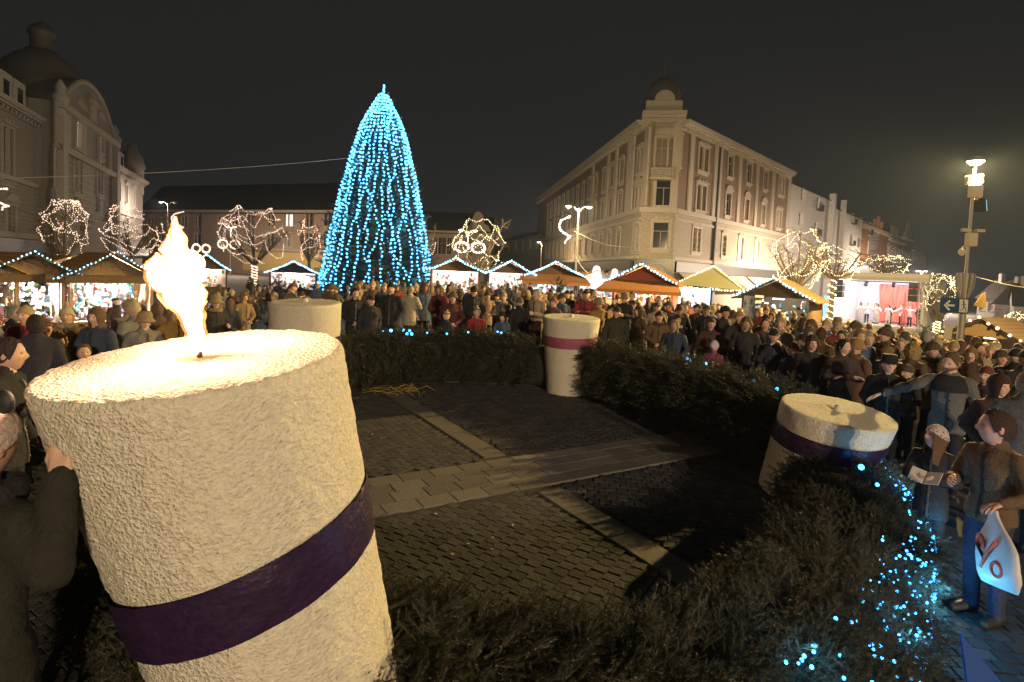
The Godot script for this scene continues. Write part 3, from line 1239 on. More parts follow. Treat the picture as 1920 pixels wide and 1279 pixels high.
func make_hair(kind: String) -> Mb:
	match kind:
		"short":
			return shell(func(a): return lerpf(0.78, -0.62, smoothstep(0.50, 1.75, absf(wrapf(a, -PI, PI)))) + (0.25 if absf(absf(wrapf(a, -PI, PI)) - 1.6) < 0.3 else 0.0), Vector3(1.07, 1.05, 1.07), 0.008, 7.0)
		"fringe":
			return shell(func(a): return lerpf(0.38, -0.65, smoothstep(0.6, 1.5, absf(wrapf(a, -PI, PI)))), Vector3(1.14, 1.10, 1.13), 0.010, 6.0)
		"long":
			return shell(func(a): return lerpf(0.5, -0.6, smoothstep(0.45, 1.1, absf(wrapf(a, -PI, PI)))), Vector3(1.16, 1.09, 1.14), 0.006, 4.0, [], func(a): return 0.20 * smoothstep(0.75, 1.3, absf(wrapf(a, -PI, PI))))
		"curly":
			return shell(func(a): return lerpf(0.5, -0.75, smoothstep(0.45, 1.15, absf(wrapf(a, -PI, PI)))), Vector3(1.32, 1.20, 1.28), 0.034, 7.0, [], func(a): return 0.03 * smoothstep(0.75, 1.3, absf(wrapf(a, -PI, PI))))
		"beanie":
			return shell(func(a): return lerpf(0.36, -0.02, smoothstep(0.4, 2.0, absf(wrapf(a, -PI, PI)))), Vector3(1.17, 1.17, 1.15), 0.005, 3.0)
		"striped":
			var s := shell(func(a): return lerpf(0.36, -0.02, smoothstep(0.4, 2.0, absf(wrapf(a, -PI, PI)))), Vector3(1.19, 1.24, 1.17), 0.004, 3.0, [Color(0.75, 0.75, 0.75), Color(0.25, 0.10, 0.10), Color(0.75, 0.75, 0.75), Color(0.25, 0.10, 0.10), Color(0.75, 0.75, 0.75)])
			s.tint = Color(0.8, 0.8, 0.8)
			s.ball(Vector3(0, 0.158, 0), Vector3.ONE * 0.026, 8, 6)
			return s
		"pom":
			var s := shell(func(a): return lerpf(0.34, -0.10, smoothstep(0.4, 2.0, absf(wrapf(a, -PI, PI)))), Vector3(1.20, 1.20, 1.18), 0.005, 3.0)
			s.ball(Vector3(0, 0.158, 0), Vector3.ONE * 0.030, 8, 6)
			return s
		"cap":
			var s := shell(func(a): return lerpf(0.42, 0.14, smoothstep(0.4, 2.0, absf(wrapf(a, -PI, PI)))), Vector3(1.13, 1.10, 1.13), 0.0, 1.0)
			var rows := []
			for r in 4:
				var row := PackedVector3Array()
				for q in 9:
					var a := lerpf(-0.95, 0.95, q / 8.0)
					var rr: float = [0.094, 0.165, 0.165, 0.094][r]
					row.append(Vector3(sin(a) * minf(rr, 0.12) * 0.9, (0.052 if r < 2 else 0.047) - 0.016 * absf(sin(a)) - (0.014 if r in [1, 2] else 0.0), cos(a) * rr))
				rows.append(row)
			s.grid(rows, false)
			return s
		"fedora":
			var b := Mb.new()
			b.lathe(Vector3(0, 0.04, -0.005), [[0.088, 0.0], [0.150, -0.012], [0.158, -0.004], [0.150, 0.004], [0.102, 0.010], [0.100, 0.03], [0.096, 0.085], [0.080, 0.105], [0.04, 0.098], [0.001, 0.092]], 22)
			return b
		"fur":
			var b := shell(func(a): return lerpf(0.30, -0.12, smoothstep(0.4, 2.0, absf(wrapf(a, -PI, PI)))), Vector3(1.50, 1.28, 1.42), 0.022, 9.0)
			return b
		"cloche":
			var b := Mb.new()
			b.lathe(Vector3(0, 0.0, -0.004), [[0.092, 0.012], [0.136, -0.012], [0.140, -0.004], [0.100, 0.040], [0.101, 0.062], [0.099, 0.09], [0.088, 0.125], [0.055, 0.150], [0.001, 0.158]], 22)
			return b
		"beret":
			return shell(func(a): return lerpf(0.48, 0.10, smoothstep(0.4, 2.2, absf(wrapf(a, -PI, PI)))), Vector3(1.30, 1.10, 1.32), 0.008, 2.5)
		"hood":
			return shell(func(a): return lerpf(0.62, -1.05, smoothstep(0.50, 1.0, absf(wrapf(a, -PI, PI)))), Vector3(1.34, 1.22, 1.30), 0.012, 4.0, [], func(a): return 0.05)
		_:
			var b := Mb.new()
			# a wound scarf below the chin
			var path := []
			for k in 25:
				var a := TAU * k / 24.0 * 1.0
				path.append(Vector3(sin(a) * 0.088, -0.150 + 0.018 * cos(a + 0.4) - 0.012 * cos(a), cos(a) * 0.088 - 0.006))
			var rr := []
			for k in 25:
				rr.append(0.040 + 0.006 * sin(k * 2.3))
			b.tube(path, rr, 8, false)
			return b


var wardrobe := {}
var bodies := {}
var cloths := {}

func cloth(c: Color) -> StandardMaterial3D:
	var key := c.to_html()
	if not cloths.has(key):
		var m := mat(c.r, c.g, c.b, 0.9)
		m.albedo_texture = M.fine
		m.uv1_triplanar = true
		m.uv1_scale = Vector3.ONE * 2.6
		m.heightmap_enabled = true
		m.heightmap_texture = M.rough
		m.heightmap_scale = 0.6
		cloths[key] = m
	return cloths[key]

func skin_of(c: Color) -> StandardMaterial3D:
	var key := "skin" + c.to_html()
	if not cloths.has(key):
		cloths[key] = mat(c.r, c.g, c.b, 0.55)
	return cloths[key]

func person(where: Vector3, face: float, tall: float, body: String, skin: Color, coat: Color, legs: Color, wear: Array, label: String, group := "") -> Node3D:
	# wear: [[kind, colour], ...]
	var o := thing("person", label, "person", where, face, group)
	var bd: Dictionary = bodies[body]
	o.scale = Vector3.ONE * tall / 1.73
	var m := MeshInstance3D.new()
	m.name = "body"
	m.mesh = bd.mesh
	o.add_child(m)
	m.set_surface_override_material(0, skin_of(skin))
	m.set_surface_override_material(1, cloth(coat))
	m.set_surface_override_material(2, cloth(legs))
	m.set_surface_override_material(3, M.black)
	if where.distance_to(EYE) < 17.0:
		var z := MeshInstance3D.new()
		z.name = "placket"
		z.mesh = bd.placket
		o.add_child(z)
		z.set_surface_override_material(0, M.black if coat.get_luminance() > 0.03 else M.trim_dark)
	for w in wear:
		if not wardrobe.has(w[0]):
			wardrobe[w[0]] = make_hair(w[0]).mesh(null)
		var called := "hair" if w[0] in ["short", "fringe", "long", "curly"] else "scarf" if w[0] == "scarf" else "hood" if w[0] == "hood" else "hat"
		var h := MeshInstance3D.new()
		h.name = called
		h.mesh = wardrobe[w[0]]
		h.transform = bd.head
		o.add_child(h)
		h.set_surface_override_material(0, cloth(w[1]))
	return o


func make_bodies() -> void:
	hand = hand_shape()
	bodies = {
		"man_pocket": make_body({"sex": 0, "arms": ["pocket", "pocket"], "yaw": 6.0}),
		"man_clasp": make_body({"sex": 0, "arms": ["clasp", "clasp"], "pitch": 14.0, "girth": 1.06}),
		"man_down": make_body({"sex": 0, "arms": ["down", "pocket"], "yaw": -22.0, "girth": 1.03}),
		"man_stout": make_body({"sex": 0, "arms": ["pocket", "down"], "girth": 1.18, "yaw": 12.0, "coat": 0.70}),
		"man_camera": make_body({"sex": 0, "arms": ["camera", "camera"], "pitch": 4.0}),
		"woman_long": make_body({"sex": 1, "arms": ["pocket", "pocket"], "girth": 0.95, "coat": 0.50, "yaw": 10.0}),
		"woman_hold": make_body({"sex": 1, "arms": ["hold", "pocket"], "girth": 0.96, "yaw": -14.0, "puffy": true}),
		"woman_clasp": make_body({"sex": 1, "arms": ["clasp", "clasp"], "girth": 1.0, "coat": 0.62, "pitch": 5.0}),
		"woman_fold": make_body({"sex": 1, "arms": ["fold", "fold"], "girth": 1.02, "yaw": 24.0, "coat": 0.66}),
		"child_down": make_body({"sex": 2, "kid": true, "arms": ["down", "down"], "girth": 0.98, "coat": 0.80, "puffy": true}),
		"child_hold": make_body({"sex": 2, "kid": true, "arms": ["hold", "hold"], "girth": 0.98, "coat": 0.80, "pitch": 12.0}),
		"man_reach": make_body({"sex": 0, "beard": true, "arms": ["pocket", [Vector3(0.44, 1.24, 0.06), Vector3(0.70, 1.11, 0.10)]], "yaw": -28.0, "pitch": 16.0, "cell": 0.018}),
		"man_touch": make_body({"sex": 0, "arms": ["pocket", [Vector3(0.32, 1.28, -0.04), Vector3(0.27, 1.53, 0.04)]], "cell": 0.018}),
		"boy_bag": make_body({"sex": 2, "kid": true, "arms": [[Vector3(0.29, 1.14, 0.02), Vector3(0.25, 1.10, 0.26)], "hold"], "yaw": -38.0, "coat": 0.86, "cell": 0.02}),
		"girl_book": make_body({"sex": 2, "kid": true, "arms": ["hold", "hold"], "yaw": -44.0, "pitch": -14.0, "roll": 8.0, "coat": 0.62, "cell": 0.02}),
		"singer": make_body({"sex": 1, "arms": ["out", "hold"], "coat": 0.45, "girth": 0.92}),
		"dancer": make_body({"sex": 0, "arms": ["lift", "out"], "coat": 0.80, "girth": 0.92}),
	}


# ---------- buildings ----------
func plan_s(a: Vector3, b: Vector3, u: float) -> float:
	# how far along a-b the column u of the view meets that wall, in metres
	var r := sight(u, 440.0)
	var d := (b - a)
	d.y = 0
	var l := d.length()
	d /= l
	var den := r.x * d.z - r.z * d.x
	return ((a.x - EYE.x) * -r.z + (a.z - EYE.z) * r.x) / -den if absf(den) > 1e-6 else 0.0

func wall_y(a: Vector3, b: Vector3, u: float, v: float) -> float:
	var s := plan_s(a, b, u)
	var d := (b - a)
	d.y = 0
	var p := a + d.normalized() * s
	var r := sight(u, v)
	var k := Vector2(p.x - EYE.x, p.z - EYE.z).length() / Vector2(r.x, r.z).length()
	return EYE.y + r.y * k

func wall_mesh(l: float, y0: float, y1: float, holes: Array, m: Material, deep := 0.28) -> ArrayMesh:
	# a wall along +x from 0 to l facing +z with reveals round its holes: [x0, x1, y0, y1]
	var b := Mb.new()
	var xs := [0.0, l]
	var ys := [y0, y1]
	for h in holes:
		xs.append_array([h[0], h[1]])
		ys.append_array([h[2], h[3]])
	xs.sort()
	ys.sort()
	for i in xs.size() - 1:
		for j in ys.size() - 1:
			if xs[i + 1] - xs[i] < 0.001 or ys[j + 1] - ys[j] < 0.001:
				continue
			var cx: float = (xs[i] + xs[i + 1]) / 2
			var cy: float = (ys[j] + ys[j + 1]) / 2
			var open := false
			for h in holes:
				if cx > h[0] and cx < h[1] and cy > h[2] and cy < h[3]:
					open = true
			if not open:
				b.quad(Vector3(xs[i], ys[j], 0), Vector3(xs[i + 1], ys[j], 0), Vector3(xs[i + 1], ys[j + 1], 0), Vector3(xs[i], ys[j + 1], 0))
	for h in holes:
		var p := [Vector3(h[0], h[2], 0), Vector3(h[1], h[2], 0), Vector3(h[1], h[3], 0), Vector3(h[0], h[3], 0)]
		for k in 4:
			var o: Vector3 = p[k]
			var q: Vector3 = p[(k + 1) % 4]
			b.quad(q, o, o + Vector3(0, 0, -deep), q + Vector3(0, 0, -deep))
	return b.mesh(m)

var panes := {}
func window_part(parent: Node3D, x: Transform3D, w: float, h: float, kind: String, trim: Material, pane: Material) -> void:
	# stands in a hole of w by h; its origin is the middle of the sill line on the wall's face
	var key := "%s %.2f %.2f %d" % [kind, w, h, trim.get_instance_id()]
	if not panes.has(key):
		var b := Mb.new()
		var z := -0.20
		var t := 0.07
		b.box(Vector3(-w / 2 + t / 2, h / 2, z), Vector3(t, h, 0.08))
		b.box(Vector3(w / 2 - t / 2, h / 2, z), Vector3(t, h, 0.08))
		b.box(Vector3(0, t / 2, z), Vector3(w - 2 * t, t, 0.08))
		b.box(Vector3(0, h - t / 2, z), Vector3(w - 2 * t, t, 0.08))
		b.box(Vector3(0, h * 0.66, z), Vector3(w - 2 * t, 0.06, 0.06))
		b.box(Vector3(0, h * 0.33, z + 0.001), Vector3(0.06, h * 0.64, 0.06))
		if w > 1.7:
			b.box(Vector3(-w * 0.25, h / 2, z + 0.002), Vector3(0.05, h - 2 * t, 0.05))
			b.box(Vector3(w * 0.25, h / 2, z + 0.002), Vector3(0.05, h - 2 * t, 0.05))
			b.box(Vector3(0, h / 2, 0.0), Vector3(0.22, h, 0.30))
		if kind != "plain":
			var s := 0.26
			b.box(Vector3(-w / 2 - s / 2, h / 2, 0.04), Vector3(s, h + 0.02, 0.14))
			b.box(Vector3(w / 2 + s / 2, h / 2, 0.04), Vector3(s, h + 0.02, 0.14))
			b.box(Vector3(0, h + s / 2, 0.045), Vector3(w + 2 * s, s, 0.15))
			b.box(Vector3(0, -0.10, 0.09), Vector3(w + 2 * s + 0.2, 0.16, 0.26))
			b.box(Vector3(0, -0.34, 0.04), Vector3(w + 1.2 * s, 0.32, 0.10))
			b.box(Vector3(0, h + s + 0.10, 0.12), Vector3(w + 2 * s + 0.24, 0.14, 0.30))
			if kind == "arch" or kind == "pediment":
				var poly := []
				var n := 9 if kind == "arch" else 2
				for k in n + 1:
					var a := PI * k / n
					poly.append(Vector2(cos(a) * (w / 2 + s + 0.05), sin(a) * 0.62) if kind == "arch" else [Vector2(w / 2 + s + 0.1, 0), Vector2(0, 0.6), Vector2(-w / 2 - s - 0.1, 0)][k])
				b.prism(poly, Transform3D(Basis.IDENTITY, Vector3(0, h + s + 0.165, 0.20)), 0.18)
			if kind == "key":
				for q in [-1, 0, 1]:
					b.box(Vector3(q * w * 0.33, h + s + 0.30, 0.10), Vector3(0.30, 0.26, 0.22))
		else:
			b.box(Vector3(0, -0.04, 0.05), Vector3(w + 0.16, 0.07, 0.14))
		var g := Mb.new()
		g.box(Vector3(0, h / 2, -0.235), Vector3(w, h, 0.02))
		panes[key] = [b.mesh(trim), g]
	var f := part("window", panes[key][0], parent, x)
	var pk := key + str(pane.get_instance_id())
	if not panes.has(pk):
		panes[pk] = (panes[key][1] as Mb).mesh(pane)
	var g := MeshInstance3D.new()
	g.name = "pane"
	g.mesh = panes[pk]
	f.add_child(g)

func facing(a: Vector3, b: Vector3) -> Transform3D:
	var d := b - a
	d.y = 0
	d = d.normalized()
	return Transform3D(Basis(d, Vector3.UP, d.cross(Vector3.UP)), Vector3(a.x, 0, a.z))

func facade(parent: Node3D, a: Vector3, b: Vector3, bands: Array, wins: Array, trim: Material, part_name := "wall") -> void:
	# bands: [y0, y1, material]; wins: [u, v of the middle, w, h, kind, pane]
	var x := facing(a, b)
	var l := Vector2(b.x - a.x, b.z - a.z).length()
	var holes := []
	for w in wins:
		var s := plan_s(a, b, w[0])
		var y := wall_y(a, b, w[0], w[1])
		holes.append([s - w[2] / 2, s + w[2] / 2, y - w[3] / 2, y + w[3] / 2])
		window_part(parent, x * Transform3D(Basis.IDENTITY, Vector3(s, y - w[3] / 2, 0)), w[2], w[3], w[4], trim, w[5])
	for bd in bands:
		var mine := []
		for h in holes:
			if h[3] > bd[0] and h[2] < bd[1]:
				mine.append([h[0], h[1], maxf(h[2], bd[0]), minf(h[3], bd[1])])
		part(part_name, wall_mesh(l, bd[0], bd[1], mine, bd[2]), parent, x)

func trim_box(parent: Node3D, called: String, a: Vector3, b: Vector3, s0: float, s1: float, y0: float, y1: float, out: float, m: Material) -> void:
	var k := Mb.new()
	k.box(Vector3((s0 + s1) / 2, (y0 + y1) / 2, out / 2 - 0.02), Vector3(s1 - s0, y1 - y0, out + 0.04))
	part(called, k.mesh(m), parent, facing(a, b))

func cornice(parent: Node3D, a: Vector3, b: Vector3, y: float, big: float, m: Material, e0 := 0.0, e1 := 0.0) -> void:
	var l := Vector2(b.x - a.x, b.z - a.z).length()
	var k := Mb.new()
	var x := [[0.18, 0.0, 0.22], [0.34, 0.22, 0.30], [0.62, 0.30, 0.46], [0.80, 0.46, 0.62], [0.86, 0.62, 0.78]]
	for q in x:
		k.box(Vector3(l / 2 + (e1 - e0) / 2, y + (q[1] + q[2]) / 2 * big, q[0] * big / 2 - 0.05), Vector3(l + e0 + e1, (q[2] - q[1]) * big - 0.004, q[0] * big + 0.1))
	var n := int(l / (0.75 * big))
	for q in n:
		k.box(Vector3((q + 0.5) * l / n, y + 0.15 * big, 0.25 * big), Vector3(0.22 * big, 0.26 * big, 0.34 * big))
	part("cornice", k.mesh(m), parent, facing(a, b))

func rest_of_block(parent: Node3D, a: Vector3, b: Vector3, y0: float, y1: float, deep: float, m: Material, roof: Material, rise: float, over := 0.4) -> void:
	# side walls, back and a gabled or flat roof behind a facade
	var x := facing(a, b)
	var l := Vector2(b.x - a.x, b.z - a.z).length()
	var k := Mb.new()
	k.quad(Vector3(0, y0, -deep), Vector3(0, y0, 0), Vector3(0, y1, 0), Vector3(0, y1, -deep))
	k.quad(Vector3(l, y0, 0), Vector3(l, y0, -deep), Vector3(l, y1, -deep), Vector3(l, y1, 0))
	k.quad(Vector3(l, y0, -deep), Vector3(0, y0, -deep), Vector3(0, y1, -deep), Vector3(l, y1, -deep))
	if rise > 0.0:
		k.tri(Vector3(l, y1, 0), Vector3(l, y1, -deep), Vector3(l, y1 + rise, -deep / 2))
		k.tri(Vector3(0, y1, -deep), Vector3(0, y1, 0), Vector3(0, y1 + rise, -deep / 2))
	part("side_wall", k.mesh(m), parent, x)
	var r := Mb.new()
	if rise > 0.0:
		var dy := -rise * over / (deep / 2)
		for s in [0, 1]:
			var z0 := over if s == 0 else -deep - over
			var pts := [Vector3(-0.3, y1 + dy + 0.05, z0), Vector3(l + 0.3, y1 + dy + 0.05, z0), Vector3(l + 0.3, y1 + rise + 0.05, -deep / 2), Vector3(-0.3, y1 + rise + 0.05, -deep / 2)]
			if s == 1:
				pts = [pts[1], pts[0], pts[3], pts[2]]
			r.quad(pts[0], pts[1], pts[2], pts[3])
			var dn := Vector3(0, -0.14, 0)
			r.quad(pts[0] + dn, pts[1] + dn, pts[1], pts[0])
	else:
		r.box(Vector3(l / 2, y1 + 0.10, -deep / 2), Vector3(l + 0.1, 0.2, deep))
	part("roof", r.mesh(roof), parent, x)


func build_buildings() -> void:
	var stone := textured(mat(0.40, 0.345, 0.265, 0.9), M.fine, 0.25, M.rough, 1.5)
	var trim := textured(mat(0.52, 0.46, 0.37, 0.85), M.fine, 0.5)
	var brick := textured(mat(0.25, 0.17, 0.115, 0.9), M.fine, 0.8, M.rough, 1.0)
	var white := textured(mat(0.62, 0.60, 0.57, 0.9), M.fine, 0.2)
	var grey := textured(mat(0.28, 0.262, 0.25, 0.9), M.fine, 0.3, M.rough, 1.5)
	var gtrim := textured(mat(0.42, 0.39, 0.37, 0.9), M.fine, 0.4)
	var pinkish := textured(mat(0.42, 0.31, 0.23, 0.9), M.fine, 0.25)
	var orange := textured(mat(0.38, 0.17, 0.08, 0.9), M.fine, 0.25)
	var roof := textured(mat(0.055, 0.040, 0.035, 0.85), M.rough, 0.6)
	var lead := textured(mat(0.14, 0.13, 0.12, 0.55), M.fine, 0.8)
	var glass := mat(0.02, 0.022, 0.026, 0.08)
	var shade := mat(0.16, 0.12, 0.09, 0.5)
	var blind := mat(0.30, 0.26, 0.20, 0.6)
	var lit := glow(1.0, 0.95, 0.94, 1.3)
	var dim := glow(1.0, 0.82, 0.62, 0.40)
	M.glass = glass

	# --- the corner house
	var o := thing("corner_building", "four storey brick and stone corner house with a small dome over its cut corner", "building")
	var pl := at(1212, 230, 63.2)
	var pr := at(1276, 235, 62.6)
	var el := at(1010, 375, 138.0)
	var er := at(1481, 325, 89.5)
	var top := 19.4
	var wr := []
	for w in [[1310, 299, 2.6, 2.7, "key"], [1361, 312, 1.5, 2.6, "key"], [1397, 325, 1.5, 2.6, "key"], [1428, 338, 1.5, 2.5, "key"], [1459, 350, 2.3, 2.5, "key"],
			[1310, 371, 2.5, 2.9, "key"], [1361, 383, 1.5, 2.8, "arch"], [1396, 393, 1.5, 2.8, "arch"], [1428, 402, 1.5, 2.8, "arch"], [1458, 411, 2.2, 2.6, "key"]]:
		w.append(glass if w[0] % 2 else shade)
		wr.append(w)
	for w in [[1306, 450, 2.0, 2.7], [1358, 460, 1.3, 2.6]]:
		wr.append([w[0], w[1], w[2], w[3], "key", shade])
	for w in [[1390, 466, 1.6, 2.9], [1421, 471, 1.7, 2.9], [1453, 477, 2.1, 2.9]]:
		wr.append([w[0], w[1], w[2], w[3], "key", lit])
	facade(o, pr, er, [[-3.5, 10.2, stone], [10.2, top, brick]], wr, trim)
	var wl := []
	var k := 0
	for u in [1193, 1160, 1143, 1128, 1113, 1101, 1090, 1080, 1071, 1062, 1054, 1046, 1039, 1032, 1026]:
		var t: float = inverse_lerp(1212.0, 1010.0, u)
		for q in 3:
			var v0: float = [301, 371, 446][q]
			var v1: float = [410, 440, 480][q]
			# heights run straight towards the far end of the wing
			var y: float = [15.6, 11.4, 6.8][q]
			var s := plan_s(el, pl, u)
			var vv := 300.0
			for it in 12:
				vv += (wall_y(el, pl, u, vv) - y) * 6.0
			wl.append([u, vv, 1.5 if u != 1193 else 1.9, 2.6, "key" if k % 2 or q != 1 else "arch", blind if (k * 3 + q) % 4 == 0 else shade])
		k += 1
	facade(o, el, pl, [[-3.5, 10.2, stone], [10.2, top, brick]], wl, trim)
	facade(o, pl, pr, [[-3.5, 10.2, stone], [10.2, top + 0.6, stone]], [[1243, 286, 2.6, 3.2, "arch", shade], [1240, 360, 1.7, 3.0, "key", glass], [1239, 441, 1.7, 2.9, "key", glass]], trim)
	for w in [[pr, er, 0.0, 0.8], [el, pl, 0.8, 0.0]]:
		cornice(o, w[0], w[1], top - 0.5, 1.25, trim, 0.0, 0.0)
		var l := Vector2(w[1].x - w[0].x, w[1].z - w[0].z).length()
		trim_box(o, "belt_course", w[0], w[1], 0.02, l - 0.02, 9.7, 10.25, 0.30, trim)
		trim_box(o, "belt_course", w[0], w[1], 0.02, l - 0.02, 8.9, 9.2, 0.18, trim)
		trim_box(o, "belt_course", w[0], w[1], 0.02, l - 0.02, 4.5, 4.9, 0.26, trim)
		for q in 5:
			trim_box(o, "rustic_course", w[0], w[1], 0.03, l - 0.03, 5.35 + q * 0.7, 5.42 + q * 0.7, 0.03, stone)
	cornice(o, pl, pr, top + 0.2, 1.35, trim, 0.5, 0.5)
	var lc := Vector2(pr.x - pl.x, pr.z - pl.z).length()
	trim_box(o, "belt_course", pl, pr, -0.2, lc + 0.2, 9.7, 10.25, 0.45, trim)
	trim_box(o, "balcony_floor", pl, pr, 0.5, lc - 0.5, 13.25, 13.5, 1.0, trim)
	var bal := Mb.new()
	bal.box(Vector3(lc / 2, 14.45, 0.85), Vector3(lc - 1.0, 0.12, 0.18))
	for q in 12:
		bal.box(Vector3(0.65 + q * (lc - 1.3) / 11.0, 13.95, 0.85), Vector3(0.12, 0.88, 0.12))
	part("balustrade", bal.mesh(trim), o, facing(pl, pr))
	for u in [1287, 1333, 1341, 1379, 1412, 1443, 1474]:
		var s := plan_s(pr, er, u)
		trim_box(o, "pilaster", pr, er, s - 0.42, s + 0.42, 10.26, top - 0.5, 0.20, trim)
	for u in [1206, 1180, 1173, 1150, 1135, 1107]:
		var s := plan_s(el, pl, u)
		trim_box(o, "pilaster", el, pl, s - 0.5, s + 0.5, 10.26, top - 0.5, 0.20, trim)
	for s in [0.3, lc - 0.3]:
		trim_box(o, "pilaster", pl, pr, s - 0.4, s + 0.4, 10.26, top + 0.2, 0.24, trim)
	var sp := plan_s(pr, er, 1337.0)
	trim_box(o, "drainpipe", pr, er, sp - 0.12, sp + 0.12, -2.0, top - 0.6, 0.36, M.black)
	# the roof, the parapet over the corner and the dome
	var mid := (pl + pr) * 0.5
	var inw := facing(pl, pr).basis.z * -1.0
	var pr2 := Mb.new()
	pr2.box(Vector3(lc / 2, top + 2.0, -0.9), Vector3(lc + 0.2, 1.2, 2.0))
	var ped := []
	for q in 10:
		ped.append(Vector2(cos(PI * q / 9.0) * 1.1, sin(PI * q / 9.0) * 1.1))
	pr2.prism(ped, Transform3D(Basis.IDENTITY, Vector3(lc / 2, top + 2.6, 0.3)), 0.5)
	part("parapet", pr2.mesh(trim), o, facing(pl, pr))
	var dome := Mb.new()
	dome.lathe(Vector3(mid.x, top + 2.6, mid.z) + inw * 2.2, [[1.95, -1.4], [1.95, 0.5], [2.05, 0.6], [1.85, 0.8], [1.9, 1.1], [1.75, 1.8], [1.35, 2.5], [0.8, 2.95], [0.42, 3.15], [0.5, 3.3], [0.28, 3.5], [0.20, 3.9], [0.10, 4.3], [0.06, 5.2], [0.16, 5.35], [0.02, 5.6]], 20)
	part("dome", dome.mesh(lead), o)
	var rf := Mb.new()
	var lift := Vector3(0, top + 0.35, 0)
	var flat := func(p: Vector3) -> Vector3: return Vector3(p.x, 0, p.z) + lift
	var core_l: Vector3 = flat.call(el + facing(el, pl).basis.z * -11.0)
	var core_r: Vector3 = flat.call(er + facing(pr, er).basis.z * -11.0)
	var core_m: Vector3 = flat.call(mid + inw * 16.0)
	rf.quad(flat.call(el), flat.call(pl), core_m, core_l)
	rf.quad(flat.call(pr), flat.call(er), core_r, core_m)
	rf.tri(flat.call(pl), flat.call(pr), core_m)
	var down := Vector3(0, -top - 3.8, 0)
	rf.quad(flat.call(er) + down, core_r + down, core_r, flat.call(er))
	rf.quad(core_r + down, core_m + down, core_m, core_r)
	rf.quad(core_m + down, core_l + down, core_l, core_m)
	rf.quad(core_l + down, flat.call(el) + down, flat.call(el), core_l)
	part("roof", rf.mesh(roof), o)
	var ch := Mb.new()
	for u in [[1337, 5.2, 0.55], [1345, 4.4, 0.9], [1362, 3.4, 0.6], [1402, 3.2, 0.6]]:
		var s := plan_s(pr, er, u[0])
		ch.box(facing(pr, er) * Vector3(s, top + u[1] / 2 + 0.3, -6.5), Vector3(u[2], u[1], u[2]))
	part("chimneys", ch.mesh(brick), o).set_meta("kind", "stuff")
	# shop front: dark fascia, board over the corner and awnings
	trim_box(o, "fascia", pr, er, 0.1, 36.0, 3.2, 4.35, 0.5, M.black)
	trim_box(o, "fascia", el, pl, 30.0, 74.0, 3.2, 4.35, 0.5, M.black)
	var board := mat(0.02, 0.03, 0.05, 0.3)
	trim_box(o, "shop_board", pl, pr, -0.2, lc + 0.2, 1.6, 4.6, 0.7, board)
	var ring := Mb.new()
	var rp := []
	for q in 33:
		rp.append(Vector3(lc / 2 + cos(TAU * q / 32) * 1.15, 3.2 + sin(TAU * q / 32) * 0.8, 0.74))
	var rr := []
	for q in 33:
		rr.append(0.09)
	ring.tube(rp, rr, 6, false)
	ring.tube([Vector3(lc / 2 - 0.5, 3.0, 0.74), Vector3(lc / 2 - 0.3, 3.5, 0.74), Vector3(lc / 2 - 0.1, 3.0, 0.74), Vector3(lc / 2 + 0.15, 3.5, 0.74), Vector3(lc / 2 + 0.5, 3.1, 0.74)], [0.06, 0.06, 0.06, 0.06, 0.06], 5)
	part("board_emblem", ring.mesh(gtrim), o, facing(pl, pr))
	var canvas := mat(0.46, 0.38, 0.24, 0.9)
	for w in [[pr, er, 0.8, 8.0], [pr, er, 12.0, 20.0], [pr, er, 21.0, 29.0], [pr, er, 29.5, 36.0], [el, pl, 66.0, 72.6], [el, pl, 56.0, 64.0]]:
		var aw := Mb.new()
		var t: float = 3.15
		aw.quad(Vector3(w[2], t - 1.4, 2.2), Vector3(w[3], t - 1.4, 2.2), Vector3(w[3], t, 0.45), Vector3(w[2], t, 0.45))
		aw.quad(Vector3(w[2], t - 1.75, 2.2), Vector3(w[3], t - 1.75, 2.2), Vector3(w[3], t - 1.4, 2.2), Vector3(w[2], t - 1.4, 2.2))
		part("awning", aw.mesh(canvas), o, facing(w[0], w[1]))
	# --- white modern block beside it
	o = thing("apartment_building", "plain white four storey block with small balconies beside the corner house", "building")
	var d := facing(pr, er).basis.x
	var a1 := er + d * 0.05
	var b1 := a1 + d * 23.0
	var ww := []
	for q in [[1501, 364], [1531, 382], [1558, 397]]:
		ww.append([q[0], q[1], 2.6, 2.1, "plain", glass])
	for q in [[1500, 411], [1530, 428], [1557, 441]]:
		ww.append([q[0], q[1], 2.6, 2.1, "plain", glass])
	for q in [[1529, 470], [1556, 478]]:
		ww.append([q[0], q[1], 2.6, 2.0, "plain", glass])
	facade(o, a1, b1, [[-4.0, 18.4, white]], ww, white)
	rest_of_block(o, a1, b1, -4.0, 18.4, 12.0, white, roof, 2.4)
	for q in [[1531, 382], [1530, 428]]:
		balcony(o, a1, b1, q[0], q[1])
	# --- taller white block
	o = thing("apartment_building", "white block with French windows and a stair tower above the stage", "building")
	var a2 := b1 + d * 0.05
	var b2 := a2 + d * 27.0
	ww = []
	for q in [[1597, 409], [1597, 449], [1613, 416], [1612, 455], [1629, 429], [1629, 463], [1646, 432]]:
		ww.append([q[0], q[1], 2.2 if q[0] % 2 else 2.9, 2.0 if q[0] % 3 else 2.9, "plain", glass if q[1] % 2 else shade])
	facade(o, a2, b2, [[-4.0, 17.4, white]], ww, white)
	rest_of_block(o, a2, b2, -4.0, 17.4, 12.0, white, roof, 2.6)
	trim_box(o, "stair_tower", a2, b2, 0.0, 1.2, -3.8, 19.6, 0.9, white)
	trim_box(o, "stair_tower", a2, b2, 8.2, 8.8, -3.8, 19.4, 0.9, white)
